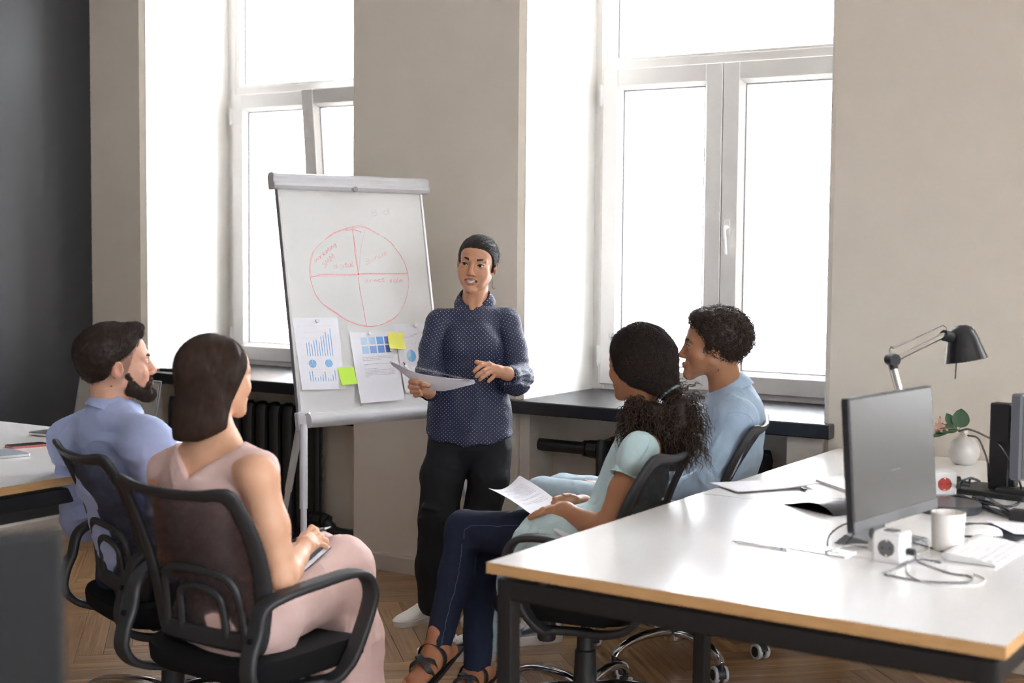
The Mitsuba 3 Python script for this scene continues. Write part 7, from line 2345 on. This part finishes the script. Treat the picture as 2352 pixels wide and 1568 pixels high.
# ---- man with short curls, nearest the window -------------------------------------------------------------------------
PD = 'person_004'
fD, xD = heading(165)
HD = head_frame((-2.188, 4.737, 1.153), 171, 3.0, 0.0, 1.06)
B = Body()
add_head(B, HD, male=True, mouth_open=True, jaw=1.0)
nD = V((-2.151, 4.795, 0.98))
B.cone(hp(HD, 0, -0.030, -0.045), nD, 0.057, 0.062, 0.02)
tD = V((-2.138, 4.820, 0.891))
sL, sR = V((-2.047, 4.642, 0.907)), V((-2.238, 4.994, 0.884))
eL, wL = V((-2.114, 4.532, 0.665)), V((-2.420, 4.485, 0.606))
eR, wR = V((-2.361, 4.988, 0.607)), V((-2.593, 4.719, 0.596))
B.cone(nD, tD, 0.06, 0.08, 0.03).cone(tD, sL, 0.06, 0.035, 0.03).cone(tD, sR, 0.06, 0.035, 0.03)
B.chain([sL, eL, wL], [0.035, 0.034, 0.029], 0.02).chain([sR, eR, wR], [0.035, 0.034, 0.029], 0.02)
pd = V((-2.616, 4.633, 0.613))
B.cone(wR, pd, 0.029, 0.027, 0.02)
for j, q in enumerate(((-2.632, 4.601, 0.636), (-2.624, 4.582, 0.623), (-2.612, 4.564, 0.61), (-2.601, 4.559, 0.598))):
    q = V(q)
    B.cone(pd, q, 0.022, 0.012, 0.01)
    finger(B, [q, q + fD * 0.035 - V(0, 0, 0.006), q + fD * 0.055 - V(0, 0, 0.03)], 0.0105, 0.009)
pl_ = V((-2.468, 4.477, 0.599))
B.cone(wL, pl_, 0.029, 0.027, 0.02)
for j in range(4):
    q = pl_ + fD * 0.05 + V(0, 0, 0.02 - 0.016 * j)
    B.cone(pl_, q, 0.022, 0.012, 0.01)
    finger(B, [q, q + fD * 0.04 - V(0, 0, 0.008), q + fD * 0.062 - V(0, 0, 0.025)], 0.0105, 0.009)
t = B.mesh(0.0023, 14)
scene[PD] = mikit.ply(t, 'm_skin', True, color=skin_colors(t, HD, '#9c6d4e', '#9a5f55', False))
tag(PD, 'man with short black curls in a chambray shirt and light jeans, seated by the window', 'person')
eyes(PD, HD, (0, 0, 0))
put('teeth', xf(sheet(np.array([[(x, 0.0865 - 14 * x * x, z) for z in np.linspace(-0.070, -0.063, 4)] for x in np.linspace(-0.017, 0.017, 21)]), 0.002), HD), 'm_tooth', PD, smooth=True)
for x in (-1, 1):
    surface_strip(HD, [(x * 0.0110, 0.0920, 0.0165), (x * 0.024, 0.0910, 0.0210), (x * 0.036, 0.0830, 0.0225), (x * 0.0475, 0.0705, 0.0180)], 0.0044, 0.0014, 0, 'm_hair_black', PD, 'eyebrow')
    surface_strip(HD, [(x * 0.0190, 0.0830, -0.0015), (x * 0.026, 0.0862, 0.0035), (x * 0.034, 0.0852, 0.0052), (x * 0.0470, 0.0755, 0.0020)], 0.0020, 0.0012, 0, 'm_hair_black', PD, 'eyelashes')
H = Body()
hair_cap(H, HD, (0, -0.026, 0.044), (0.0880, 0.1060, 0.0930), [-0.2, -0.08, -0.05, -0.03, -0.015, 0.0, 0.02, 0.045, 0.06, 0.072, 0.085, 0.12], [-0.075, -0.060, -0.045, -0.035, -0.018, 0.022, 0.020, 0.036, 0.050, 0.064, 0.09, 0.2], 0.008)
H.ell(hp(HD, 0, 0.045, 0.098), V(0.05, 0.035, 0.028), 0.02, HD[:3, :3] / 1.06)
t = H.mesh(0.004, 14)
tt = displace(t, 0.012 * (meshkit.fbm(t.vertices * 50, 3, 5) - 0.35))
kh = put('hair', tt, 'm_hair_black', PD, smooth=True)
rd = np.random.default_rng(21)
ix = rd.choice(len(t.vertices), 2300)
nn = normals(t)[ix]
keep = (nn @ yB * 0 + 1) > 0
put('curls', curls(t.vertices[ix] - nn * 0.004, nn + rd.normal(0, 0.55, nn.shape), (0.012, 0.027), (0.0038, 0.0068), (1.2, 2.2), 0.0011, 22, 0.25, 4, 20), 'm_hair_curl', kh, smooth=True, kind='stuff')
S = Body()
S.chain([V((-2.133, 4.823, 0.883)), V((-2.151, 4.804, 0.796)), V((-2.167, 4.761, 0.68)), V((-2.195, 4.734, 0.561))], [0.150, 0.168, 0.166, 0.175], 0.05, (fD, 0.68))
S.cone(nD - V(0, 0, 0.03), sR + V(0, 0, 0.004), 0.060, 0.062, 0.04).cone(nD - V(0, 0, 0.03), sL + V(0, 0, 0.004), 0.060, 0.062, 0.04)
S.chain([sL, eL, eL * 0.72 + wL * 0.28], [0.066, 0.058, 0.052], 0.035).chain([sR, eR, eR * 0.6 + wR * 0.4], [0.066, 0.058, 0.05], 0.035)
axD = unit(V(0, 0, 1) + fD * 0.42)
cD = V((-2.145, 4.801, 1.004))
S.cone(cD + axD * 0.0, cD + axD * 0.12, 0.057, 0.062, 0.004, None, -1)
t = S.mesh(0.006, 12)
t = wrinkle(t, 8.0, 0.015, (1.0, 1.0, 0.7), seed=51)
dL = unit(eL - sL)
for i, (a, b) in enumerate((((-2.023, 4.583, 0.877), (-2.100, 4.472, 0.702)), ((-2.005, 4.616, 0.844), (-2.066, 4.505, 0.686)), ((-2.055, 4.563, 0.884), (-2.120, 4.462, 0.731)), ((-2.007, 4.677, 0.884), (-2.022, 4.623, 0.766)), ((-2.094, 4.559, 0.843), (-2.138, 4.463, 0.745)), ((-2.095, 4.493, 0.775), (-2.041, 4.521, 0.686)), ((-2.114, 4.466, 0.731), (-2.064, 4.503, 0.656)), ((-2.078, 4.701, 1.000), (-2.016, 4.733, 0.909)))):
    t = fold(t, a, b, 0.009, 0.008 * (1 if i % 2 == 0 else -1))
SD_ = put('shirt', t, 'm_chambray', PD, smooth=True)
collar(SD_, cD - axD * 0.006, axD, fD, 0.064, 0.062, 0.036, 'm_chambray', 1.2, 0.26, 0.056)
q = [sL + V(0, 0, 0.070), sL + fD * 0.055 + V(0, 0, 0.035) - xD * 0.04, sL + fD * 0.06 - V(0, 0, 0.03) - xD * 0.045]
put('armhole_seam', tube(on_surface(t, spline([V((-2.047, 4.567, 0.94)), V((-2.009, 4.584, 0.946)), V((-1.985, 4.611, 0.92)), V((-1.981, 4.644, 0.859))], 12), 0.0004), 0.0014, 6), 'm_chambray', SD_, smooth=True)
TR = Body()
hD = V((-2.220, 4.740, 0.542))
kL, kR = V((-2.680, 4.377, 0.607)), V((-2.785, 4.688, 0.569))
aL_, aR_ = V((-2.762, 4.145, 0.137)), V((-2.815, 4.657, 0.118))
TR.ell(hD, (0.16, 0.16, 0.10), 0.04)
TR.chain([hD - xD * 0.09, (hD - xD * 0.09) * 0.5 + kL * 0.5, kL], [0.095, 0.084, 0.070], 0.03)
TR.chain([hD + xD * 0.09, (hD + xD * 0.09) * 0.5 + kR * 0.5, kR], [0.095, 0.084, 0.070], 0.02)
TR.chain([kL, kL * 0.45 + aL_ * 0.55, aL_], [0.068, 0.062, 0.058], 0.02).chain([kR, kR * 0.45 + aR_ * 0.55, aR_], [0.068, 0.062, 0.056], 0.02)
t = TR.mesh(0.007, 12)
t = wrinkle(t, 10.0, 0.009, (1.2, 1.2, 1.2), seed=61)
put('jeans', t, 'm_denim_light', PD, smooth=True)
for c_, ank in (((0.0, 0.0), aL_), ((0.0, 0.0), aR_)):
    tb = Body()
    tb.chain([ank + V(0, 0, 0.02), V(*ank[:2], 0.09)], [0.040, 0.042], 0.01)
    put('sock', tb.mesh(0.006, 12), mat('m_sock', '#b9b7b6', 0.9) if 'm_sock' not in scene else 'm_sock', PD, smooth=True)


def sneaker(toe, heel):
    q, M, L = shoe(PD, toe, heel, 0.105, 0.105, 'm_sneaker', 'm_sole_white', thick=0.036, name='sneaker')
    v, f, n, _, _ = meshkit.WRITTEN[scene[q]['filename']]
    inv = np.linalg.inv(M)
    p = v @ inv[:3, :3].T + inv[:3, 3]
    y, z = p[:, 1] / L, p[:, 2]
    c = np.tile(np.array(lin('#d6d2ce')), (len(v), 1))
    def paint(m, col):
        c[m] = lin(col)
    paint((y > 0.30) & (y < 0.62) & (z > 0.036) & (z < 0.072 - 0.03 * (y - 0.3)), '#1c2233')
    paint((y > 0.10) & (y < 0.34) & (z > 0.034) & (z < 0.056), '#a93a35')
    paint((y < 0.06) & (z > 0.05) & (z < 0.085), '#23283a')
    paint((y > 0.90) & (z < 0.05), '#a93a35')
    paint((y > 0.70) & (y < 0.86) & (z > 0.05), '#2a3042')
    paint((z > 0.097), '#8f2f2d')
    scene[q] = mikit.ply(trimesh.Trimesh(v, f, process=False), 'm_sneaker', True, color=c)
    lc = []
    for i in range(4):
        yy = L * (0.52 + 0.06 * i)
        zz = np.interp(yy / L, [0.5, 0.65, 0.8], [0.082, 0.066, 0.055]) + 0.004
        lc.append(tube(spline([(-0.028, yy, zz - 0.006), (0, yy + 0.004, zz + 0.003), (0.028, yy, zz - 0.006)], 5), 0.0028, 6))
    put('lace', xf(cat_(lc), M), 'm_white_plastic', q, smooth=True)


mat('m_sneaker', VCOL, 0.6)
sneaker((-3.083, 4.169, 0), (-2.836, 4.339, 0))
sneaker((-2.967, 4.459, 0), (-2.773, 4.681, 0))
